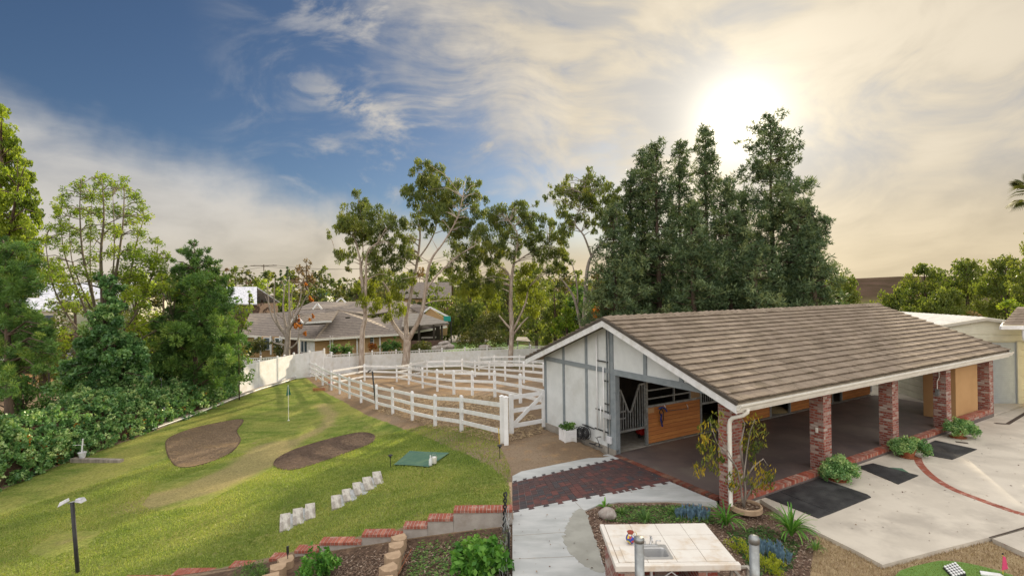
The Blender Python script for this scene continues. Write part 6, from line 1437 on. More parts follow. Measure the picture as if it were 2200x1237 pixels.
# pines
def pine(label, top, Y, base_y, hw, seed, bare=.0, m='pine', n=46, group='tall pines behind the barn', lean=0, shape=.75, conv=Z8, tuft=.80):
    px, py = conv(*top); t = Vector(atY(px, py, Y)); zg = hz(t.x, Y); Wd = hw*1.12*.3719*Y/F; rs = random.Random(seed)
    e_ = empty('pine_tree', label, 'tree', (t.x, Y, zg), 0, group); Ht = t.z-zg; mb = MB()
    mb.tube([(lean*0, 0, -.3), (.1, 0, Ht*.35), (-.08, 0, Ht*.7), (0, 0, Ht)], [.32, .24, .13, .03], 8); C = []; rd = []
    z = Ht*.10
    while z < Ht-.1:
        f = (Ht-z)/(Ht*.9); L_ = Wd*min(1, f**shape*1.05+.05)
        k = 5 if f > .25 else 4
        for i in range(k):
            a = rs.uniform(0, 6.283); l = L_*rs.choice((.4, .65, .85, 1.0, 1.15, 1.35))*rs.uniform(.9, 1.1); rise = l*rs.uniform(.05, .4)
            tip = Vector((l*math.cos(a), l*math.sin(a), z+rise)); mb.tube([(0, 0, z), (tip.x*.5, tip.y*.5, z+rise*.25), tip], [.06*f+.02, .035, .015], 4, False)
            ts = max(1, int(l/.75))
            for j in range(ts):
                s_ = 1-(j*.75/l)*rs.uniform(.8, 1); 
                if s_ < .25 and f > .2: continue
                q = tip*s_+Vector((0, 0, z*(1-s_))) ; C.append((q.x+rs.gauss(0, .2), q.y+rs.gauss(0, .2), q.z+rs.uniform(-.1, .3))); rd.append(tuft*rs.uniform(.65, 1.2)*(.6+.4*min(1, f*3)))
        z += rs.uniform(.42, .80)*(1 if f > .3 else .6)
    C.append((0, 0, Ht-.1)); rd.append(.3); C.append((0, 0, Ht-.5)); rd.append(.4)
    mb.build('trunk', M['bark_dark'], e_, smooth=True)
    foliage('crown', [leaf_quads(C, [int(n*(r/.5)**1.5) for r in rd], rd, .40, .085, 'radial', seed, sub=6, subr=.42, tint0=.45, tv=.42)], L[m], e_); return e_
for a in [('narrow pine at the left of the group, next to the eucalyptus', (577, 365), 50, 0, 125, 1), ('pine with forked feathery top, second from the left', (725, 190), 48, 0, 130, 2), ('hazy pine top just left of the sun glow', (858, 175), 54, 0, 105, 3),
          ('slender spired pine closest to the left of the sun', (1010, 95), 50, 0, 100, 4), ('short pine with a bare pointed leader under the sun', (1135, 412), 46, 0, 135, 5), ('short pine in the gap left of the tallest pine', (1220, 478), 53, 0, 100, 6),
          ('tallest pine, broad crown right of the sun', (1385, 50), 48, 0, 205, 7), ('pine with a leaning right shoulder, right of the tallest one', (1545, 545), 45, 0, 135, 8), ('small pine top left of the forked pine', (650, 228), 51, 0, 95, 9), ('dark pine behind the gable, lowest on the left', (480, 560), 44, 0, 140, 10), ('low wide pine in front of the slender spired one', (930, 560), 43, 0, 150, 11), ('lower right pine above the barn ridge', (1640, 800), 41, 0, 110, 12), ('low pine between the barn ridge and the tallest pine', (1300, 760), 42, 0, 140, 13)]:
    pine(a[0], a[1], a[2], 0, a[4], a[5], shape=.42 if a[5] in (7, 8) else (.55 if a[5] in (2, 3, 4) else .7))
# right shoulder branch of the big pine
tree('pine_tree', 'outlying pine whose branches reach farthest right over the barn roof', 46, [[(1560, 1200, .2), (1580, 900, .15), (1600, 700, .1), (1640, 640, .06)], [(1585, 850, .08), (1640, 760, .06), (1700, 690, .03)]], [(1700, 640, 38), (1715, 665, 25), (1690, 690, 35), (1660, 720, 38), (1640, 660, 35), (1600, 600, 42), (1620, 570, 30), (1570, 580, 42), (1600, 660, 45), (1620, 760, 45), (1580, 720, 50), (1560, 800, 55), (1610, 830, 40), (1600, 900, 45), (1560, 900, 50), (1630, 960, 45), (1600, 1020, 60), (1650, 1060, 45)], 'pine', 'bark_dark', Z8, n=420, ln=.34, wd=.075, mode='radial', seed=21, group='tall pines behind the barn', tint0=.42)
# left side trees
tree('yellow_green_tree', 'tall yellow green tree cut by the left edge of the photo', 27, [[(-60, 2100, .3), (-40, 1400, .25), (-20, 700, .15), (10, 300, .08)], [(-30, 1100, .12), (60, 800, .08), (120, 500, .04)]],
     [(-40, 60, 90), (10, 130, 60), (40, 210, 55), (-40, 220, 100), (60, 300, 45), (120, 260, 35), (140, 340, 45), (40, 400, 90), (150, 430, 45), (-40, 420, 120), (180, 520, 40), (90, 530, 80), (210, 600, 45), (150, 620, 70), (0, 640, 110), (230, 700, 42), (160, 740, 70), (60, 780, 90), (220, 800, 45), (130, 860, 80), (200, 930, 50), (40, 930, 80), (200, 1020, 60), (120, 1050, 60), (230, 880, 40), (-40, 560, 90), (-60, 800, 110), (100, 1000, 80), (60, 1120, 80), (220, 1100, 45)], 'yellow', 'bark_dark', Z1, n=1100, ln=.17, wd=.085, mode='droop', zscale=.32333, seed=31, spread=.9, tv=.42, tint0=.40)
Lz = [(350, 620), (330, 690)]
tree('airy_tree', 'airy light green tree with many thin upright branches on the left', 33, [[(700, 2000, .26), (690, 1700, .24), (670, 1500, .2)], [(690, 1600, .14), (680, 1250, .12), (670, 950, .08), (690, 700, .05), (680, 480, .02)], [(680, 1560, .12), (620, 1250, .09), (550, 950, .06), (530, 650, .03), (540, 480, .015)], [(690, 1560, .12), (740, 1250, .1), (790, 950, .07), (820, 700, .04), (825, 480, .02)], [(700, 1600, .1), (830, 1250, .07), (900, 900, .05), (960, 700, .02)], [(660, 1560, .1), (540, 1250, .07), (430, 950, .04), (400, 700, .02)], [(690, 1580, .1), (900, 1350, .07), (1020, 1050, .04), (1050, 880, .02)], [(650, 1600, .1), (480, 1400, .06), (350, 1150, .04), (300, 850, .015)], [(700, 1640, .09), (950, 1500, .06), (1150, 1400, .03)], [(600, 1300, .05), (480, 1000, .03), (460, 700, .015)], [(740, 1200, .05), (760, 900, .04), (750, 560, .015)], [(650, 1400, .05), (600, 1050, .04), (610, 600, .015)]],
     [(680, 440, 32), (740, 470, 32), (820, 460, 32), (770, 500, 30), (640, 480, 36), (540, 480, 32), (500, 500, 28), (450, 560, 36), (400, 570, 26), (580, 560, 42), (690, 560, 46), (860, 560, 40), (910, 560, 28), (940, 640, 36), (970, 700, 34), (390, 640, 32), (360, 700, 26), (480, 660, 44), (570, 680, 42), (660, 680, 44), (760, 660, 44), (840, 680, 42), (900, 740, 42), (420, 760, 42), (520, 800, 44), (620, 820, 44), (720, 800, 44), (810, 800, 44), (930, 820, 40), (330, 780, 30), (300, 860, 34), (380, 880, 40), (480, 920, 44), (600, 960, 44), (720, 940, 44), (860, 920, 50), (920, 950, 60), (960, 1000, 60), (1050, 870, 30), (1060, 1000, 44), (1030, 1060, 50), (1110, 950, 24), (1080, 1100, 44), (300, 1000, 50), (340, 1060, 50), (420, 1040, 44), (540, 1080, 44), (660, 1100, 44), (780, 1080, 50), (880, 1100, 50), (960, 1160, 44), (1060, 1180, 40), (1160, 1200, 30), (300, 1150, 44), (440, 1180, 44), (560, 1220, 40), (860, 1200, 44), (340, 1280, 40), (480, 1300, 40), (780, 1300, 40), (960, 1300, 36), (320, 1420, 36), (440, 1450, 36), (900, 1420, 36), (400, 1560, 36)], 'light', 'twig', Z1, n=560, ln=.17, wd=.065, mode='rand', zscale=.42, seed=32, spread=1.3, tv=.35, tint0=.45, twigs=5)
Z2 = lambda x, y: (x*.32333, 560+y*.32333)
def mass(name, label, Y, base, cl, m, n, ln, wd, seed, mode='rand', cat='tree', trunk='bark_dark', group=None, spread=.7, tint0=.45, tv=.32, th=None, zscale=.32333, conv=Z2, flat=1.):
    top = cl[0]; k_ = .18 if cat == 'shrub' else 1; st = [[(base[0], base[1], .18*k_), ((base[0]*2+top[0])/3, (base[1]*2+top[1])/3, .14*k_), ((base[0]+top[0]*2)/3, (base[1]+2*top[1])/3, .08*k_), (top[0], top[1], .02)]]
    return tree(name, label, Y, st, cl, m, trunk, conv, n, ln, wd, mode, spread, seed, group, zscale=zscale, tint0=tint0, tv=tv, cat=cat, flat=flat)
mass('bushy_pine', 'dark bluish pine with hanging tufts at the left edge', 23.5, (60, 1050), [(40, -60, 60), (60, 20, 90), (0, 60, 90), (150, 60, 70), (200, 120, 60), (100, 160, 90), (20, 180, 90), (200, 200, 50), (60, 300, 80), (-20, 320, 80), (120, 400, 90), (10, 440, 90), (220, 380, 60), (230, 470, 80), (330, 440, 60), (150, 520, 80), (300, 520, 75), (20, 560, 80), (350, 560, 40), (80, 620, 70), (230, 620, 60), (320, 640, 55), (130, 690, 60), (260, 700, 50), (-10, 700, 50), (60, 760, 50), (0, 840, 60), (80, 860, 50)], 'pine_g', 2600, .20, .032, 41, 'radial', spread=.9, tint0=.45)
mass('ivy_covered_tree', 'broad dark ivy smothered tree in the centre of the left thicket', 29.5, (700, 960), [(690, 330, 60), (720, 220, 55), (690, 150, 40), (740, 120, 30), (760, 300, 50), (640, 400, 60), (760, 420, 60), (600, 480, 60), (700, 500, 80), (820, 520, 70), (900, 560, 70), (960, 620, 50), (560, 560, 60), (640, 600, 80), (760, 620, 80), (860, 660, 80), (940, 700, 60), (540, 690, 70), (620, 720, 80), (720, 740, 80), (840, 780, 80), (940, 800, 60), (480, 780, 50), (560, 820, 60), (680, 850, 70), (790, 860, 70), (900, 880, 60), (450, 700, 40)], 'ivy', 1500, .17, .12, 42, 'rand', spread=.8, tint0=.38, tv=.38)
mass('cedar_tree', 'large dark green conifer right of the ivy covered tree', 33, (1300, 1000), [(1290, -110, 26), (1250, -60, 34), (1330, -50, 34), (1210, -60, 26), (1280, 0, 50), (1380, 0, 45), (1240, 50, 45), (1330, 70, 60), (1420, 70, 45), (1470, 130, 40), (1180, 50, 40), (1200, 130, 60), (1300, 160, 80), (1400, 180, 75), (1480, 220, 45), (1160, 230, 60), (1250, 260, 90), (1370, 280, 90), (1480, 300, 70), (1140, 350, 60), (1220, 380, 90), (1340, 400, 100), (1460, 400, 90), (1100, 440, 60), (1180, 480, 80), (1290, 500, 100), (1420, 500, 90), (1540, 520, 70), (1060, 560, 60), (1160, 580, 90), (1280, 600, 100), (1400, 610, 90), (1500, 620, 80), (1080, 680, 70), (1200, 700, 90), (1330, 710, 90), (1450, 720, 80), (1510, 690, 50), (1120, 780, 70), (1240, 800, 80), (1370, 800, 80)], 'pine_g', 1700, .24, .045, 43, 'radial', spread=1.1, tint0=.42, tv=.36)
mass('shrub', 'bright green shrub catching light just before the tiled house roof', 36, (1585, 430), [(1590, 300, 36), (1620, 350, 36), (1600, 400, 40), (1640, 430, 30), (1560, 380, 36)], 'light', 420, .16, .06, 44, spread=.4, tint0=.5, cat='shrub')
# hillside of ivy along the lawn
def ivy_bank():
    bot = [(-160, 1110), (0, 1050), (130, 995), (200, 970), (340, 918), (430, 885), (508, 850)]
    toph = [3.3, 3.1, 2.5, 2.3, 2.4, 1.9, 1.3]; dep = [3.2, 3.0, 2.6, 2.4, 2.2, 1.8, 1.2]
    B = [Vector(hit(*p)) for p in bot]; e_ = empty('ivy_hedge', 'thick bank of ivy covering the left edge of the lawn', 'hedge', (B[2].x, B[2].y, B[2].z)); O = B[2].copy()
    rs = np.random.RandomState(77); V = []; seg = []; core = MB(); gridP = []
    lens = [0]+list(np.cumsum([(b-a).length for a, b in zip(B[:-1], B[1:])])); tot = lens[-1]; NS = 60; NT_ = 9
    def frame(s):
        s = min(max(s, 0), tot-1e-6); i = int(np.searchsorted(lens, s, 'right')-1); i = min(i, len(B)-2); t = (s-lens[i])/(lens[i+1]-lens[i]); p = B[i].lerp(B[i+1], t); d = (B[i+1]-B[i]); n = Vector((-d.y, d.x, 0)).normalized()
        if n.x > 0: n = -n
        return p, n, toph[i]*(1-t)+toph[i+1]*t, dep[i]*(1-t)+dep[i+1]*t
    rn = rs.rand(NS+1, NT_+1)
    def surf(s, t, out=0):
        p, n, h, d = frame(s); a = t*math.pi*.62; k = rn[min(NS, int(s/tot*NS)), min(NT_, int(t*NT_))]
        return p+n*(d*(1-math.cos(a))*.75-.1-out)+Vector((0, 0, h*math.sin(a)*(.93+.10*math.sin(s*.9)+.06*math.sin(s*2.3+1))))
    for i in range(NS+1):
        for j in range(NT_+1): core.v.append(tuple(surf(tot*i/NS, j/NT_, -.3)-O))
    for i in range(NS):
        for j in range(NT_): a = i*(NT_+1)+j; core.f.append((a, a+NT_+1, a+NT_+2, a+1))
    core.build('ivy_core', M['soil'], e_, smooth=True)
    C = []; rd = []
    for _ in range(1500):
        s = rs.rand()*tot; t = rs.rand()**.9; q = surf(s, t)+Vector((rs.normal(0, .12), rs.normal(0, .12), rs.normal(0, .10))); C.append(tuple(q-O)); rd.append(rs.uniform(.16, .34))
    foliage('ivy_leaves', [leaf_quads(C, 62, rd, .125, .10, 'rand', 78, tint0=.48, tv=.40, sub=3)], L['ivy'], e_)
    C = [tuple(Vector(c)+Vector((.05, -.05, 0))) for c in C[::21]]; foliage('dry_leaves', [leaf_quads(C, 10, .3, .10, .07, 'rand', 79)], L['autumn'], e_)
ivy_bank()
# shrubs in the corner behind the ivy and bits around the trees
for (px, py, Y, r, lab, mm) in ((150, 790, 38, .8, 'young sapling on the orange dirt seen through the left trees', 'light'), (40, 745, 60, 2.2, 'rounded shrub by the neighbouring driveway at far left', 'far_y'), (170, 735, 66, 2.2, 'small dark shrub beside the pale far rails', 'shrub')):
    mass('shrub', lab, Y, (px, py+r*F/Y*1.2), [(px, py-r*.5*F/Y, r*.5*F/Y), (px-.4*r*F/Y, py, r*.5*F/Y), (px+.4*r*F/Y, py, r*.5*F/Y), (px, py+.3*r*F/Y, r*.5*F/Y)], mm, 130, .2, .08, int(px), cat='shrub', conv=lambda x, y: (x, y), zscale=1)
# ------------------------------------------------------------------ neighbouring house
hs = empty('ranch_house', 'large tan ranch house with hipped tiled roofs beyond the white fence', 'house', (-22, 72, -4.2)); HO = Vector((-22, 72, -4.2))
def hp(px, py, Y): return Vector(atY(px, py, Y))-HO
def slab(name, pts, m, th=.18, par=hs, dv=(0, 0, -1)):
    n = len(pts); d = Vector(dv)*th; nn = (pts[1]-pts[0]).cross(pts[2]-pts[0]); up = nn.dot(Vector((0, 0, 1)) if dv == (0, 0, -1) else -Vector(dv)) > 0
    f = [tuple(range(n)), tuple(range(2*n-1, n-1, -1))]+[(i, i+n, (i+1) % n+n, (i+1) % n) for i in range(n)]
    if not up: f = [q[::-1] for q in f]
    return MB().add(pts+[p+d for p in pts], f).build(name, m, par)
RP = [[(517, 719, 73), (592, 723, 75), (628, 668, 83), (590, 672, 84), (537, 673, 82)],
      [(592, 723, 75), (676, 728, 70), (727, 664, 78), (700, 663, 84), (628, 668, 83)],
      [(676, 728, 70), (868, 716, 77), (800, 684, 83), (727, 664, 78)],
      [(628, 667, 83.5), (700, 662, 84.5), (790, 676, 86), (735, 648, 92), (672, 648, 92)],
      [(868, 716, 77), (960, 700, 84), (880, 660, 92), (800, 684, 83)],
      [(735, 648, 92), (790, 676, 86), (905, 660, 95), (860, 645, 100)]]
for p in RP: slab('roof', [hp(*q) for q in p], M['house_roof'])
for p in ([(622, 697, 70), (637, 678, 70), (727, 667, 76.5), (700, 694, 73)], [(637, 678, 70), (650, 693, 69), (712, 690, 72.5), (727, 667, 76.5)]): slab('dormer_roof', [hp(*q) for q in p], M['house_roof'])
slab('dormer_wall', [hp(624, 697, 70.3), hp(650, 697, 69.4), hp(637, 680, 70.1)], M['brown_wall'], .2, dv=(0, 1, 0))
for a, b in (((622, 697, 69.8), (637, 678, 69.8)), ((637, 678, 69.8), (651, 694, 68.8)), ((651, 694, 68.8), (712, 690, 72.3)), ((672, 664, 84), (682, 652, 84)), ((682, 652, 84), (692, 664, 84)), ((723, 648, 86), (733, 640, 86)), ((733, 640, 86), (743, 650, 86))): MB().bar(hp(*a), hp(*b), .12, .25).build('fascia', M['white_paint'], hs)
for a, b in (((517, 721, 73), (592, 725, 75)), ((592, 725, 75), (676, 730, 70)), ((676, 730, 70), (868, 718, 77)), ((868, 718, 77), (960, 702, 84))): MB().bar(hp(*a), hp(*b), .1, .28).build('eave_board', M['gutter'], hs)
def hwall(px0, Y0, px1, Y1, m, pyt0, pyt1, name='wall'):
    a = hp(px0, pyt0, Y0); b = hp(px1, pyt1, Y1); zb = -.1
    return MB().hexa([Vector((a.x, a.y, zb)), Vector((b.x, b.y, zb)), Vector((b.x, b.y+.3, zb)), Vector((a.x, a.y+.3, zb)), a, b, b+Vector((0, .3, 0)), a+Vector((0, .3, 0))]).build(name, m, hs)
hwall(512, 73.6, 548, 74, M['tan_wall'], 721, 722); hwall(548, 74, 618, 74.5, M['tan_wall'], 722, 724); hwall(618, 74.5, 650, 73.5, M['brown_wall'], 724, 727)
hwall(650, 72.5, 676, 71, M['white_paint'], 727, 729); hwall(676, 71, 868, 77.8, M['tan_wall'], 729, 718); hwall(868, 77.8, 884, 84, M['tan_wall'], 718, 712)
def hbox(name, px0, px1, pt, pb, Y, m, d=.12, par=hs): a = hp(px0, pb, Y); b = hp(px1, pt, Y); return MB().box(a.x, a.y, a.z, b.x, b.y+d, b.z).build(name, m, par)
for (x0, x1, t, b_, Y) in ((549, 558, 727, 748, 73.6), (568, 578, 726, 750, 73.8), (592, 604, 727, 748, 73.9)):
    w_ = hbox('window', x0-2, x1+2, t-2, b_+2, Y, M['white_paint'], .1); hbox('pane', x0, x1, t, b_, Y-.06, M['glass'], .05, w_)
for px in (558, 580, 600, 612, 640, 708, 713, 766, 815): hbox('porch_post', px, px+2.2, 722, 762, 72.6 if px < 650 else 70.5+(px-676)/192*6.8 if px > 676 else 72, M['white_paint'], .2)
dr_ = hbox('french_doors', 645, 667, 731, 757, 72.0, M['white_paint'])
for i in range(3):
    hbox('pane', 647+i*7.2, 651.5+i*7.2, 733, 756, 71.93, M['glass'], .05, dr_)
w_ = hbox('window', 785, 803, 723, 740, 75.1, M['white_paint'])
for i in range(2):
    for j in range(3): hbox('pane', 786.5+i*8.5, 793+i*8.5, 724.5+j*5.2, 728.5+j*5.2, 75.03, M['glass'], .05, w_)
hbox('roof_vent', 742, 751, 681, 684, 74.5, M['dark'], .4)
# covered patio
pa = empty('patio_cover', 'grey roofed open patio with dark posts joined to the tan house', 'patio cover', HO); 
for p in ([(862, 702, 78), (965, 693, 76), (905, 672, 84), (868, 674, 84)],): slab('patio_roof', [hp(*q) for q in p], M['pale_roof'], .3, pa)
for px in (898, 930, 947): q = hbox('patio_post', px, px+4, 697, 732, 76.6, M['dark'], .3, pa)
hbox('low_brick_wall', 882, 952, 731, 746, 76, M['brick_dark'] if 0 else M['brown_wall'], .3, pa); hbox('patio_back', 880, 945, 700, 735, 82, M['dark'], .2, pa); hbox('patio_table', 905, 935, 724, 727, 78, M['conc_old'], 1.2, pa)
gb = empty('gable_wing', 'tan gable end with white edge boards behind the patio cover', 'house', HO); slab('gable_wall', [hp(905, 682, 86), hp(962, 688, 86), hp(960, 720, 86), hp(905, 720, 86)][::-1]+[], M['tan_wall'], .3, gb, (0, 1, 0)); slab('gable_wall', [hp(906, 682, 86), hp(924, 662, 86), hp(962, 688, 86)], M['tan_wall'], .3, gb, (0, 1, 0))
for a, b in (((905, 674, 85.8), (924, 660, 85.8)), ((924, 660, 85.8), (966, 682, 85.8))): MB().bar(hp(*a), hp(*b), .15, .3).build('fascia', M['white_paint'], gb)
slab('roof', [hp(880, 660, 90), hp(905, 674, 86), hp(924, 659, 86), hp(890, 652, 92)], M['house_roof'], .15, gb)
bh = empty('basketball_hoop', 'teal basketball backboard beside the gable end', 'basketball hoop', HO); hbox('backboard', 953, 968, 679, 690, 79, M['dark_green'] if 0 else mat('teal', (.02, .30, .25), (.02, .26, .22), 5, .6), .08, bh); hbox('pole', 968, 970, 688, 735, 79.1, M['black_metal'], .15, bh)
for i, (px, py) in enumerate(((942, 748), (962, 745), (1042, 746), (955, 738))): p = atY(px, py, 68+i*1.5); rock('boulder', p, .9, ['pale boulder nearest the patio on the neighbour lawn', 'second pale boulder just right of the first on the neighbour lawn', 'flat pale boulder far right on the neighbour lawn', 'small dark boulder by the low patio wall'][i], seed=i+3, flat=.5, grp='boulders on the neighbour lawn')
def flat_area(name, pts, m, z): o = MB().prism([at(px, py, z)[:2] for px, py in pts], z-.3, z).build(name, m); o['kind'] = 'structure'; return o
flat_area('neighbour_lawn', [(800, 748), (940, 736), (1040, 730), (1160, 745), (1150, 775), (700, 775)], M['putt'], -4.1)
flat_area('neighbour_patio', [(950, 722), (1030, 716), (1050, 732), (960, 735)], M['conc'], -4.0)
for i, (px, py, lab) in enumerate(((1160, 735, 'small open shelter with grey roof beyond the slatted fence, near the barn eave'),)):
    sh = empty('shelter', lab, 'shelter', atY(px-22, 752, 66)); S_ = Vector(atY(px-22, 752, 66))
    slab('shelter_roof', [Vector(atY(1108, 731, 65))-S_, Vector(atY(1140, 733, 65))-S_, Vector(atY(1132, 724, 68))-S_, Vector(atY(1112, 723, 68))-S_], M['pale_roof'], .1, sh)
    for q in ((1112, 66), (1137, 66)): a = Vector(atY(q[0], 731, q[1]))-S_; MB().box(a.x-.08, a.y-.08, -1.2, a.x+.08, a.y+.08, a.z).build('shelter_post', M['galv'], sh)
# white roofed houses at far left, road, rails, dark green tent
def gable_house(name, label, px0, px1, pyr, pye, pyb, Y, m, wm, dep=9, cat='house'):
    e_ = empty(name, label, cat, atY(px0, pyb, Y)); O = Vector(atY(px0, pyb, Y)); a = Vector(atY(px0, pye, Y))-O; b = Vector(atY(px1, pye, Y))-O; c = Vector(atY(px0, pyr, Y+dep/2))-O; d = Vector(atY(px1, pyr, Y+dep/2))-O; D = Vector((0, dep, 0))
    slab('roof', [a, b, d, c], m, .2, e_); slab('roof', [c, d, b+D, a+D], m, .2, e_)
    MB().box(a.x+.3, .5, -1, b.x-.3, dep-.5, a.z-.15).build('wall', wm, e_)
    for k in range(2): x = a.x+(b.x-a.x)*(.3+.4*k); w_ = MB().box(x-.6, .40, a.z-1.8, x+.6, .5, a.z-.7).build('window', M['glass'], e_)
    return e_
gable_house('white_roofed_house', 'house with bright white roof behind the airy left tree', 85, 290, 607, 640, 680, 62, M['white_roof'], M['cream'], 10)
gable_house('white_roofed_house', 'pale roofed house end at the far left between the trees', 20, 130, 640, 665, 700, 55, M['white_roof'], M['cream'], 9)
gable_house('white_roofed_house', 'white roof with a dark gable between the conifer and the tan house', 486, 552, 616, 652, 680, 88, M['white_roof'], M['brown_wall'], 9)
gable_house('distant_house', 'low brown roofed house behind the tall eucalyptus trunks', 850, 970, 606, 640, 665, 130, M['house_roof'], M['tan_wall'], 14)
gable_house('green_tent', 'dark green tent roof behind the tan house ridge', 680, 702, 627, 635, 650, 120, M['dark_green'], M['white_paint'], 6, 'tent')
flat_area('road', [(-200, 790), (210, 770), (210, 735), (-200, 745)], M['asphalt'], -4.35)
flat_area('orange_soil', [(-100, 865), (150, 850), (190, 800), (-100, 808)], mat('orange_soil', (.40, .20, .08), (.55, .33, .15), 1.2, .95, .3, c3=(.16, .08, .05), s3=.7), -3.75)
for k, (y_, Yr) in enumerate(((790, 44), (757, 58))):
    e_ = empty('rail_fence', ('thin dark wire fence along the road at far left', 'pale horizontal rail fence beyond the road at far left')[k], 'fence', atY(0, y_, Yr)); O = Vector(atY(0, y_, Yr))
    for j in range(9): a = Vector(atY(-60+j*33, y_, Yr))-O; MB().box(a.x-.05, -.05, a.z-1.4, a.x+.05, .05, a.z+.15).build('post', M['dark'] if k == 0 else M['white_vinyl'], e_)
    for j in range(2 if k == 0 else 3): a = Vector(atY(-60, y_, Yr))-O; b = Vector(atY(204, y_, Yr))-O; z = Vector((0, 0, .05-.45*j)); MB().bar(a+z, b+z, .05, .04 if k == 0 else .16).build('rail', M['dark'] if k == 0 else M['white_vinyl'], e_)
# utility pole with wires
up0 = Vector(atY(567, 600, 210)); e_ = empty('utility_pole', 'distant wooden utility pole with a crossarm carrying wires', 'utility pole', (up0.x, 210, -4.6)); zt = atY(567, 568, 210)[2]+4.6
MB().tube([(0, 0, 0), (0, 0, zt)], [.22, .16], 6).build('pole', M['bark_dark'], e_); MB().bar((-5.5, 0, zt-.5), (5.5, 0, zt-.5), .3, .3).build('crossarm', M['bark_dark'], e_)
mb = MB()
for dx_ in (-4, 4):
    mb.tube([(dx_+t*60, t*8, zt-.3-4*t*(1-t)*2) for t in np.linspace(0, 1.3, 14)], .06, 3); mb.tube([(dx_-t*45, t*10, zt-.3-4*t*(1-t)*2) for t in np.linspace(0, 1., 10)], .06, 3)
mb.build('wires', M['dark'], e_)
# bare tree in front of the house
bt = [[(680, 940, .42), (685, 860, .36), (690, 780, .32), (700, 700, .22), (705, 560, .15), (700, 440, .1), (700, 310, .05)], [(688, 800, .22), (650, 740, .18), (610, 680, .14), (585, 600, .11), (575, 480, .08), (580, 340, .04)], [(690, 770, .2), (660, 640, .14), (650, 520, .1), (660, 380, .07), (640, 320, .03)], [(695, 740, .2), (740, 650, .14), (790, 560, .1), (840, 460, .05), (870, 430, .02)], [(685, 860, .16), (640, 850, .12), (570, 830, .09), (555, 770, .05)], [(688, 880, .16), (730, 870, .12), (770, 820, .09), (785, 730, .05)], [(640, 740, .12), (560, 620, .09), (530, 500, .07), (520, 330, .03)], [(705, 640, .12), (770, 540, .08), (800, 430, .05), (790, 340, .02)], [(660, 640, .08), (560, 560, .05), (500, 450, .02)], [(740, 650, .08), (720, 500, .05), (730, 380, .02)]]
Z4p = lambda x, y: (440+x*.25866, 520+y*.25866)
tree('bare_tree', 'leafless grey pollarded tree with a few orange leaves before the tan house', 64, bt, [(760, 690, 18), (800, 700, 14), (840, 350, 10), (880, 470, 12), (900, 620, 10), (830, 760, 12), (870, 640, 8), (780, 640, 12)], 'autumn', 'bark_grey', Z4p, n=300, ln=.4, wd=.25, zscale=.25866, seed=51, branch=True, twigs=2, spread=.6)
# plants by the house
for i, (px, py, Y, r, mm, lab) in enumerate(((535, 748, 70, 1.3, 'shrub', 'dark shrubs under the left house windows'), (560, 742, 69, 1.2, 'far', 'spiky plant in a blue pot by the house entry'), (720, 752, 68, .8, 'shrub', 'left one of two small shrubs at the tan wall'), (745, 752, 69, 1., 'shrub', 'right one of two small shrubs at the tan wall'), (832, 745, 71, 1.1, 'shrub', 'first shrub at the right end of the tan wall'), (852, 742, 72, 1., 'shrub', 'second shrub at the right end of the tan wall'), (800, 744, 73, .7, 'autumn', 'orange flowering shrub below the small white window'), (905, 750, 72, 1.6, 'far', 'low ground shrubs before the patio brick wall'), (1045, 715, 74, 3.6, 'far', 'round dark citrus tree on the neighbour lawn'), (1010, 690, 96, 4.2, 'far', 'dark hedge like tree behind the basketball hoop'), (600, 752, 69, 1., 'far', 'dark potted plant by the entry recess'))):
    mass('shrub', lab, Y, (px, py+r*F/Y), [(px, py-r*.45*F/Y, r*.55*F/Y), (px-.45*r*F/Y, py, r*.5*F/Y), (px+.45*r*F/Y, py, r*.5*F/Y), (px, py+.35*r*F/Y, r*.6*F/Y), (px-.2*r*F/Y, py-.2*r*F/Y, r*.5*F/Y)], mm, 150, .34, .16, 60+i, cat='shrub', conv=lambda x, y: (x, y), zscale=1, spread=r*.3)
# ------------------------------------------------------------------ distant trees
ID = lambda x, y: (x, y)
def bgtree(name, label, px, yt, Y, w_, m, seed, low=None, cat='tree', group='trees beyond the fences', kind='round', dens=1.15, leaf=.0038, tint0=.45):
    rs = random.Random(seed); g = Vector(atY(px, yt, Y)); zg = hz(g.x, Y) if Y < 300 else -4.6
    W_ = w_*Y/F; Ht = g.z-zg; lo = Ht*(.12 if kind != 'stem' else .45) if low is None else low
    e_ = empty(name, label, cat, (g.x, Y, zg), 0, group); mb = MB(); tk_ = .25 if cat == 'shrub' else 1; mb.tube([(0, 0, -.5), (.1, 0, Ht*.5), (0, 0, Ht*.9)], [.05*Ht**.7*tk_, .035*Ht**.7*tk_, .03], 6); C = []; rd = []
    nn = int(30*dens)
    for i in range(nn):
        t = rs.random()
        if kind == 'cone': prof = (1-t)**.8+.05
        elif kind == 'tall': prof = math.sin(math.pi*min(1, t*.9+.12))**.6
        else: prof = math.sqrt(max(.04, 1-(t*1.02-.25)**2/.62)) if t > .25 else .75+t
        a = rs.uniform(0, 6.283); q = rs.random()**.45*prof*W_*.82; z = lo+(Ht-lo)*t*.93; c = (q*math.cos(a), q*math.sin(a), z); C.append(c); rd.append(W_*rs.uniform(.22, .42)*(.55+.45*prof))
        if i % 3 == 0: mb.tube([(0, 0, z*.6), (c[0]*.6, c[1]*.6, z*.9), c], [.06, .04, .015], 3, False)
    mb.build('trunk', M['bark_dark'], e_)
    ls = Y*leaf; n = [int(min(900, 9.*(r/ls)**2*(.55 if Y > 70 else .95))+8) for r in rd]
    foliage('crown', [leaf_quads(C, n, rd, ls*1.5, ls*.75, 'droop' if m in ('euc', 'far_y') else 'rand', seed, tint0=tint0, tv=.34, sub=5, subr=.6)], L[m], e_); return e_
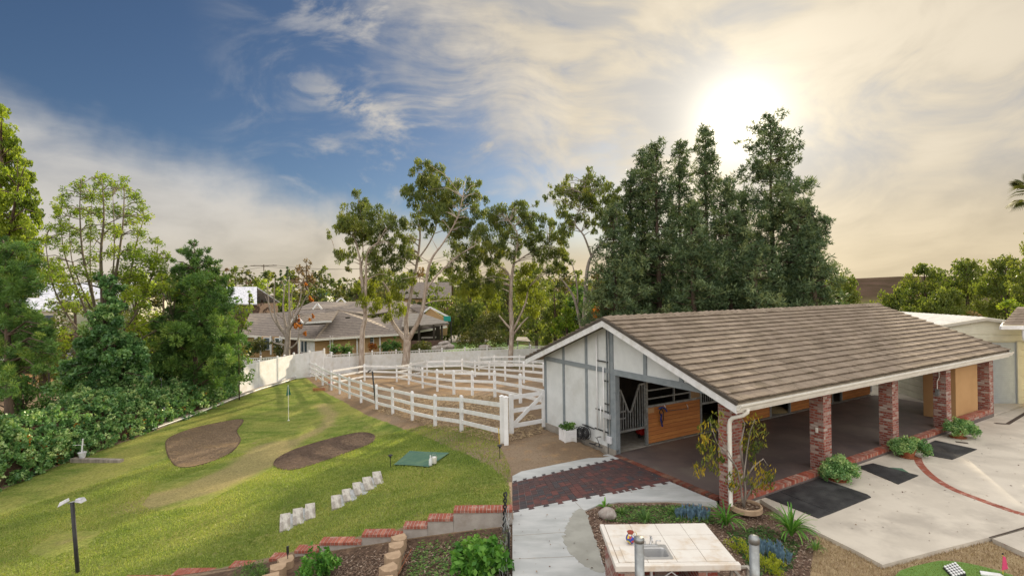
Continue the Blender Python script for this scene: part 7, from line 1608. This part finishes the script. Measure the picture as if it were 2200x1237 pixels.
BG = [ # name, px, ytop, Y, halfwidth px, material, kind, label
 ('pepper_tree', 1800, 588, 62, 62, 'far_y', 'round', 'rounded bright green tree directly right of the tall pines'),
 ('pepper_tree', 1925, 612, 50, 44, 'far_y', 'round', 'light green tree at the left end of the right hand thicket'), ('pepper_tree', 1985, 560, 52, 62, 'far_y', 'round', 'large drooping green tree above the end of the barn roof'), ('pepper_tree', 2075, 555, 56, 70, 'far_y', 'round', 'broad yellow green tree over the metal building'),
 ('pepper_tree', 2160, 545, 48, 60, 'far_y', 'round', 'green tree in the right thicket over the house corner'), ('pepper_tree', 2230, 478, 42, 52, 'far_y', 'tall', 'tall feathery tree cut by the right edge of the photo'), ('pepper_tree', 2030, 625, 44, 62, 'far_y', 'round', 'low green bush just above the white metal roof'),
 ('yellow_shrub', 2170, 640, 34, 40, 'yellow', 'round', 'yellow leaved shrub behind the metal building gable'), ('brown_shrub', 2090, 660, 33, 30, 'tan', 'round', 'brown twiggy shrub beside the yellow leaved one'),
 ('bushy_tree', 1190, 600, 62, 40, 'far_y', 'round', 'light green tree between the middle eucalyptus and the barn'), ('bushy_tree', 1215, 640, 56, 32, 'light', 'round', 'bright leafy tree just left of the barn eucalyptus'), ('bushy_tree', 1150, 560, 80, 44, 'euc', 'tall', 'tall dark tree behind the middle eucalyptus'), ('bushy_tree', 1240, 610, 60, 46, 'shrub', 'round', 'green bushy tree behind the barn gable peak'),
 ('bushy_tree', 1090, 590, 86, 44, 'euc', 'round', 'dark tree mass right of the middle eucalyptus trunk'), ('bushy_tree', 1010, 600, 90, 44, 'euc', 'round', 'dark rounded tree left of the middle eucalyptus'), ('bushy_tree', 960, 625, 92, 30, 'far_y', 'round', 'small light tree above the gable end'), ('bushy_tree', 930, 632, 98, 22, 'light', 'round', 'pale round treetops behind the patio roof'),
 ('bushy_tree', 1330, 560, 66, 60, 'euc', 'tall', 'dark tree filling the gap behind the left pines'), ('bushy_tree', 1420, 590, 64, 60, 'pine', 'round', 'dark understorey tree behind the forked pine'), ('bushy_tree', 1500, 600, 66, 60, 'euc', 'round', 'understorey tree behind the spired pine'), ('bushy_tree', 1590, 590, 62, 60, 'pine', 'round', 'understorey tree behind the tallest pine'), ('bushy_tree', 1680, 580, 60, 50, 'pine', 'round', 'understorey tree behind the right pines'), ('bushy_tree', 1290, 640, 50, 30, 'autumn', 'round', 'rust coloured shrub deep behind the barn gable'),
 ('bushy_tree', 825, 590, 96, 34, 'far', 'round', 'dark tree between the first two eucalyptus trunks'), ('bushy_tree', 765, 600, 98, 34, 'far', 'round', 'olive tree above the right end of the house roof'),
 ('autumn_tree', 658, 546, 120, 26, 'tan', 'round', 'reddish brown autumn tree above the house roof'), ('slim_cypress', 617, 560, 120, 9, 'pine', 'cone', 'very slim pointed cypress left of the autumn tree'), ('slim_cypress', 603, 566, 122, 6, 'pine', 'cone', 'thinner of the two slim cypresses'),
 ('clipped_tree', 562, 590, 96, 24, 'yellow', 'round', 'olive boxy tree just right of the white roof'), ('clipped_tree', 615, 594, 94, 26, 'yellow', 'round', 'clipped olive tree behind the bare tree'), ('clipped_tree', 535, 615, 84, 14, 'yellow', 'tall', 'narrow clipped tree in front of the white roof'),
 ('bushy_tree', 528, 566, 110, 24, 'far', 'round', 'round green tree beneath the utility wires'), ('bushy_tree', 487, 566, 112, 18, 'tan', 'round', 'thin brownish tree beside the conifer top'), ('orange_tree', 500, 600, 100, 18, 'yellow', 'round', 'yellow orange tree left of the round green one'), ('orange_tree', 690, 590, 118, 20, 'far', 'round', 'low tree right of the autumn tree'),
 ('bushy_tree', 110, 545, 75, 60, 'far_y', 'round', 'green tree behind the airy tree, far left'), ('bushy_tree', 290, 560, 58, 50, 'yellow', 'round', 'yellow green tree right of the airy tree'), ('bushy_tree', 200, 600, 90, 50, 'far', 'round', 'tree behind the white roof at far left'), ('bushy_tree', 10, 600, 80, 60, 'far_y', 'round', 'tree beyond the road at the left edge'), ('bushy_tree', 350, 600, 60, 40, 'far', 'round', 'dark tree between the airy tree and the conifer'), ('bushy_tree', 430, 600, 90, 40, 'far', 'round', 'tree behind the conifer top')]
for i, b in enumerate(BG): bgtree(b[0], b[7], b[1], b[2], b[3], b[4], b[5], 200+i, kind=b[6], dens=1.7 if b[4] > 40 else 1.1)
def woods(name, spec, seed):
    rs = random.Random(seed); P = []; mb = MB(); out = {}
    for (px, yt, Y, w_, m) in spec:
        g = Vector(atY(px, yt, Y)); zg = -4.6; W_ = w_*Y/F; Ht = g.z-zg; C = []; rd = []
        mb.tube([(g.x, Y, zg-.5), (g.x, Y, zg+Ht*.8)], [.35, .08], 5)
        for i in range(24):
            t = rs.random(); prof = math.sqrt(max(.04, 1-(t*1.02-.25)**2/.62)) if t > .25 else .75+t
            a = rs.uniform(0, 6.283); q = rs.random()**.45*prof*W_*.85; C.append((g.x+q*math.cos(a), Y+q*math.sin(a), zg+Ht*(.06+.9*t))); rd.append(W_*rs.uniform(.25, .45)*(.55+.45*prof))
        ls = Y*.0046; n = [int(min(200, 5.*(r/ls)**2)+8) for r in rd]; out.setdefault(m, []).append(leaf_quads(C, n, rd, ls*1.5, ls*.8, 'rand', rs.randint(0, 9999), tint0=.45, tv=.38, sub=5, subr=.6))
    o = mb.build(name, M['bark_dark']); o['kind'] = 'stuff'
    for m, p in out.items(): q = foliage('treetops', p, L[m], o); q['kind'] = 'stuff'
rs_ = random.Random(99)
woods('distant_woods', [(340+i*17+rs_.uniform(-8, 8), rs_.uniform(572, 600) if rs_.random() < .75 else rs_.uniform(560, 575), rs_.uniform(140, 230), rs_.uniform(16, 34), rs_.choice(('far', 'far', 'euc', 'euc', 'far_y', 'tan'))) for i in range(62)], 5)
woods('neighbourhood_trees', [(360+i*28+rs_.uniform(-10, 10), rs_.uniform(604, 630), rs_.uniform(98, 128), rs_.uniform(24, 38), rs_.choice(('far', 'far', 'euc', 'far_y', 'far'))) for i in range(34)], 6)
woods('left_woods', [(-40+i*34+rs_.uniform(-10, 10), rs_.uniform(600, 680), rs_.uniform(40, 75), rs_.uniform(40, 60), rs_.choice(('far', 'far_y', 'shrub', 'euc'))) for i in range(17)], 7)
# palm at right edge
pt = Vector(atY(2226, 415, 30)); e_ = empty('palm_tree', 'fan palm whose fronds poke in at the right edge against the sky', 'palm', (pt.x, 30, hz(pt.x, 30))); zc = pt.z-hz(pt.x, 30)
MB().tube([(0, 0, -.3), (.1, 0, zc*.5), (0, 0, zc)], [.24, .2, .16], 8).build('trunk', M['bark_dark'], e_)
rs = np.random.RandomState(6); V = []; T = []
for k in range(34):
    a, el_ = rs.uniform(0, 6.283), rs.uniform(-.7, 1.2); d = np.array([math.cos(a)*math.cos(el_), math.sin(a)*math.cos(el_), math.sin(el_)]); c = np.array([0, 0, zc])+d*.75; s_ = np.cross(d, [0, 0, 1.]); s_ /= np.linalg.norm(s_); tt = rs.rand()
    for j in np.linspace(-1.2, 1.2, 19):
        dd = d*math.cos(j)+s_*math.sin(j); tip = c+dd*.85-np.array([0, 0, .18+.1*abs(j)]); w = np.cross(dd, np.cross(d, s_))*.035; V += [c, c+dd*.45-w, tip, c+dd*.45+w]; T += [tt]*4
np_mesh('fronds', np.array(V), np.arange(len(V)).reshape(-1, 4), L['far'], e_, {'tint': np.array(T)})

for i, (px, yt, Y, w_, m, lab) in enumerate(((150, 770, 31, 55, 'ivy', 'ivy mound under the ivy smothered tree, left side'), (255, 745, 31, 70, 'ivy', 'big ivy mound at the foot of the ivy smothered tree'), (350, 760, 33, 60, 'pine_g', 'dark low foliage between the ivy tree and the conifer'), (440, 760, 35, 60, 'ivy', 'ivy mound spilling toward the solid white fence'), (490, 735, 37, 45, 'pine_g', 'outer low boughs beside the white fence end'), (40, 800, 26, 55, 'shrub', 'mid green bush above the ivy at the left edge'))):
    bgtree('ivy_mound', lab, px, yt, Y, w_, m, 700+i, low=.1, cat='shrub', group='undergrowth behind the ivy hedge', dens=1.3, leaf=.0046)

dstrew('fallen_leaves', [W(8.5, .6)[:2], W(8.5, 14)[:2], W(14, 14)[:2], W(14, 2)[:2]], 260, L['chips'], .045, .028, 91, z=DZ+.006, lift=.004)
dstrew('fallen_leaves', P_([(1101, 1110), (1101, 1237), (1300, 1237), (1256, 1096), (1440, 1040), (1330, 985)], 0), 90, L['chips'], .04, .025, 92, z=.02, lift=.004)
dstrew('corral_straw', [hxy(*p) for p in [(1075, 955), (990, 930), (880, 905), (800, 880), (900, 850), (1060, 850), (1165, 905), (1165, 930)]], 9000, L['straw'], .16, .035, 93, off=.015, lift=.02, tint=(0, .7))
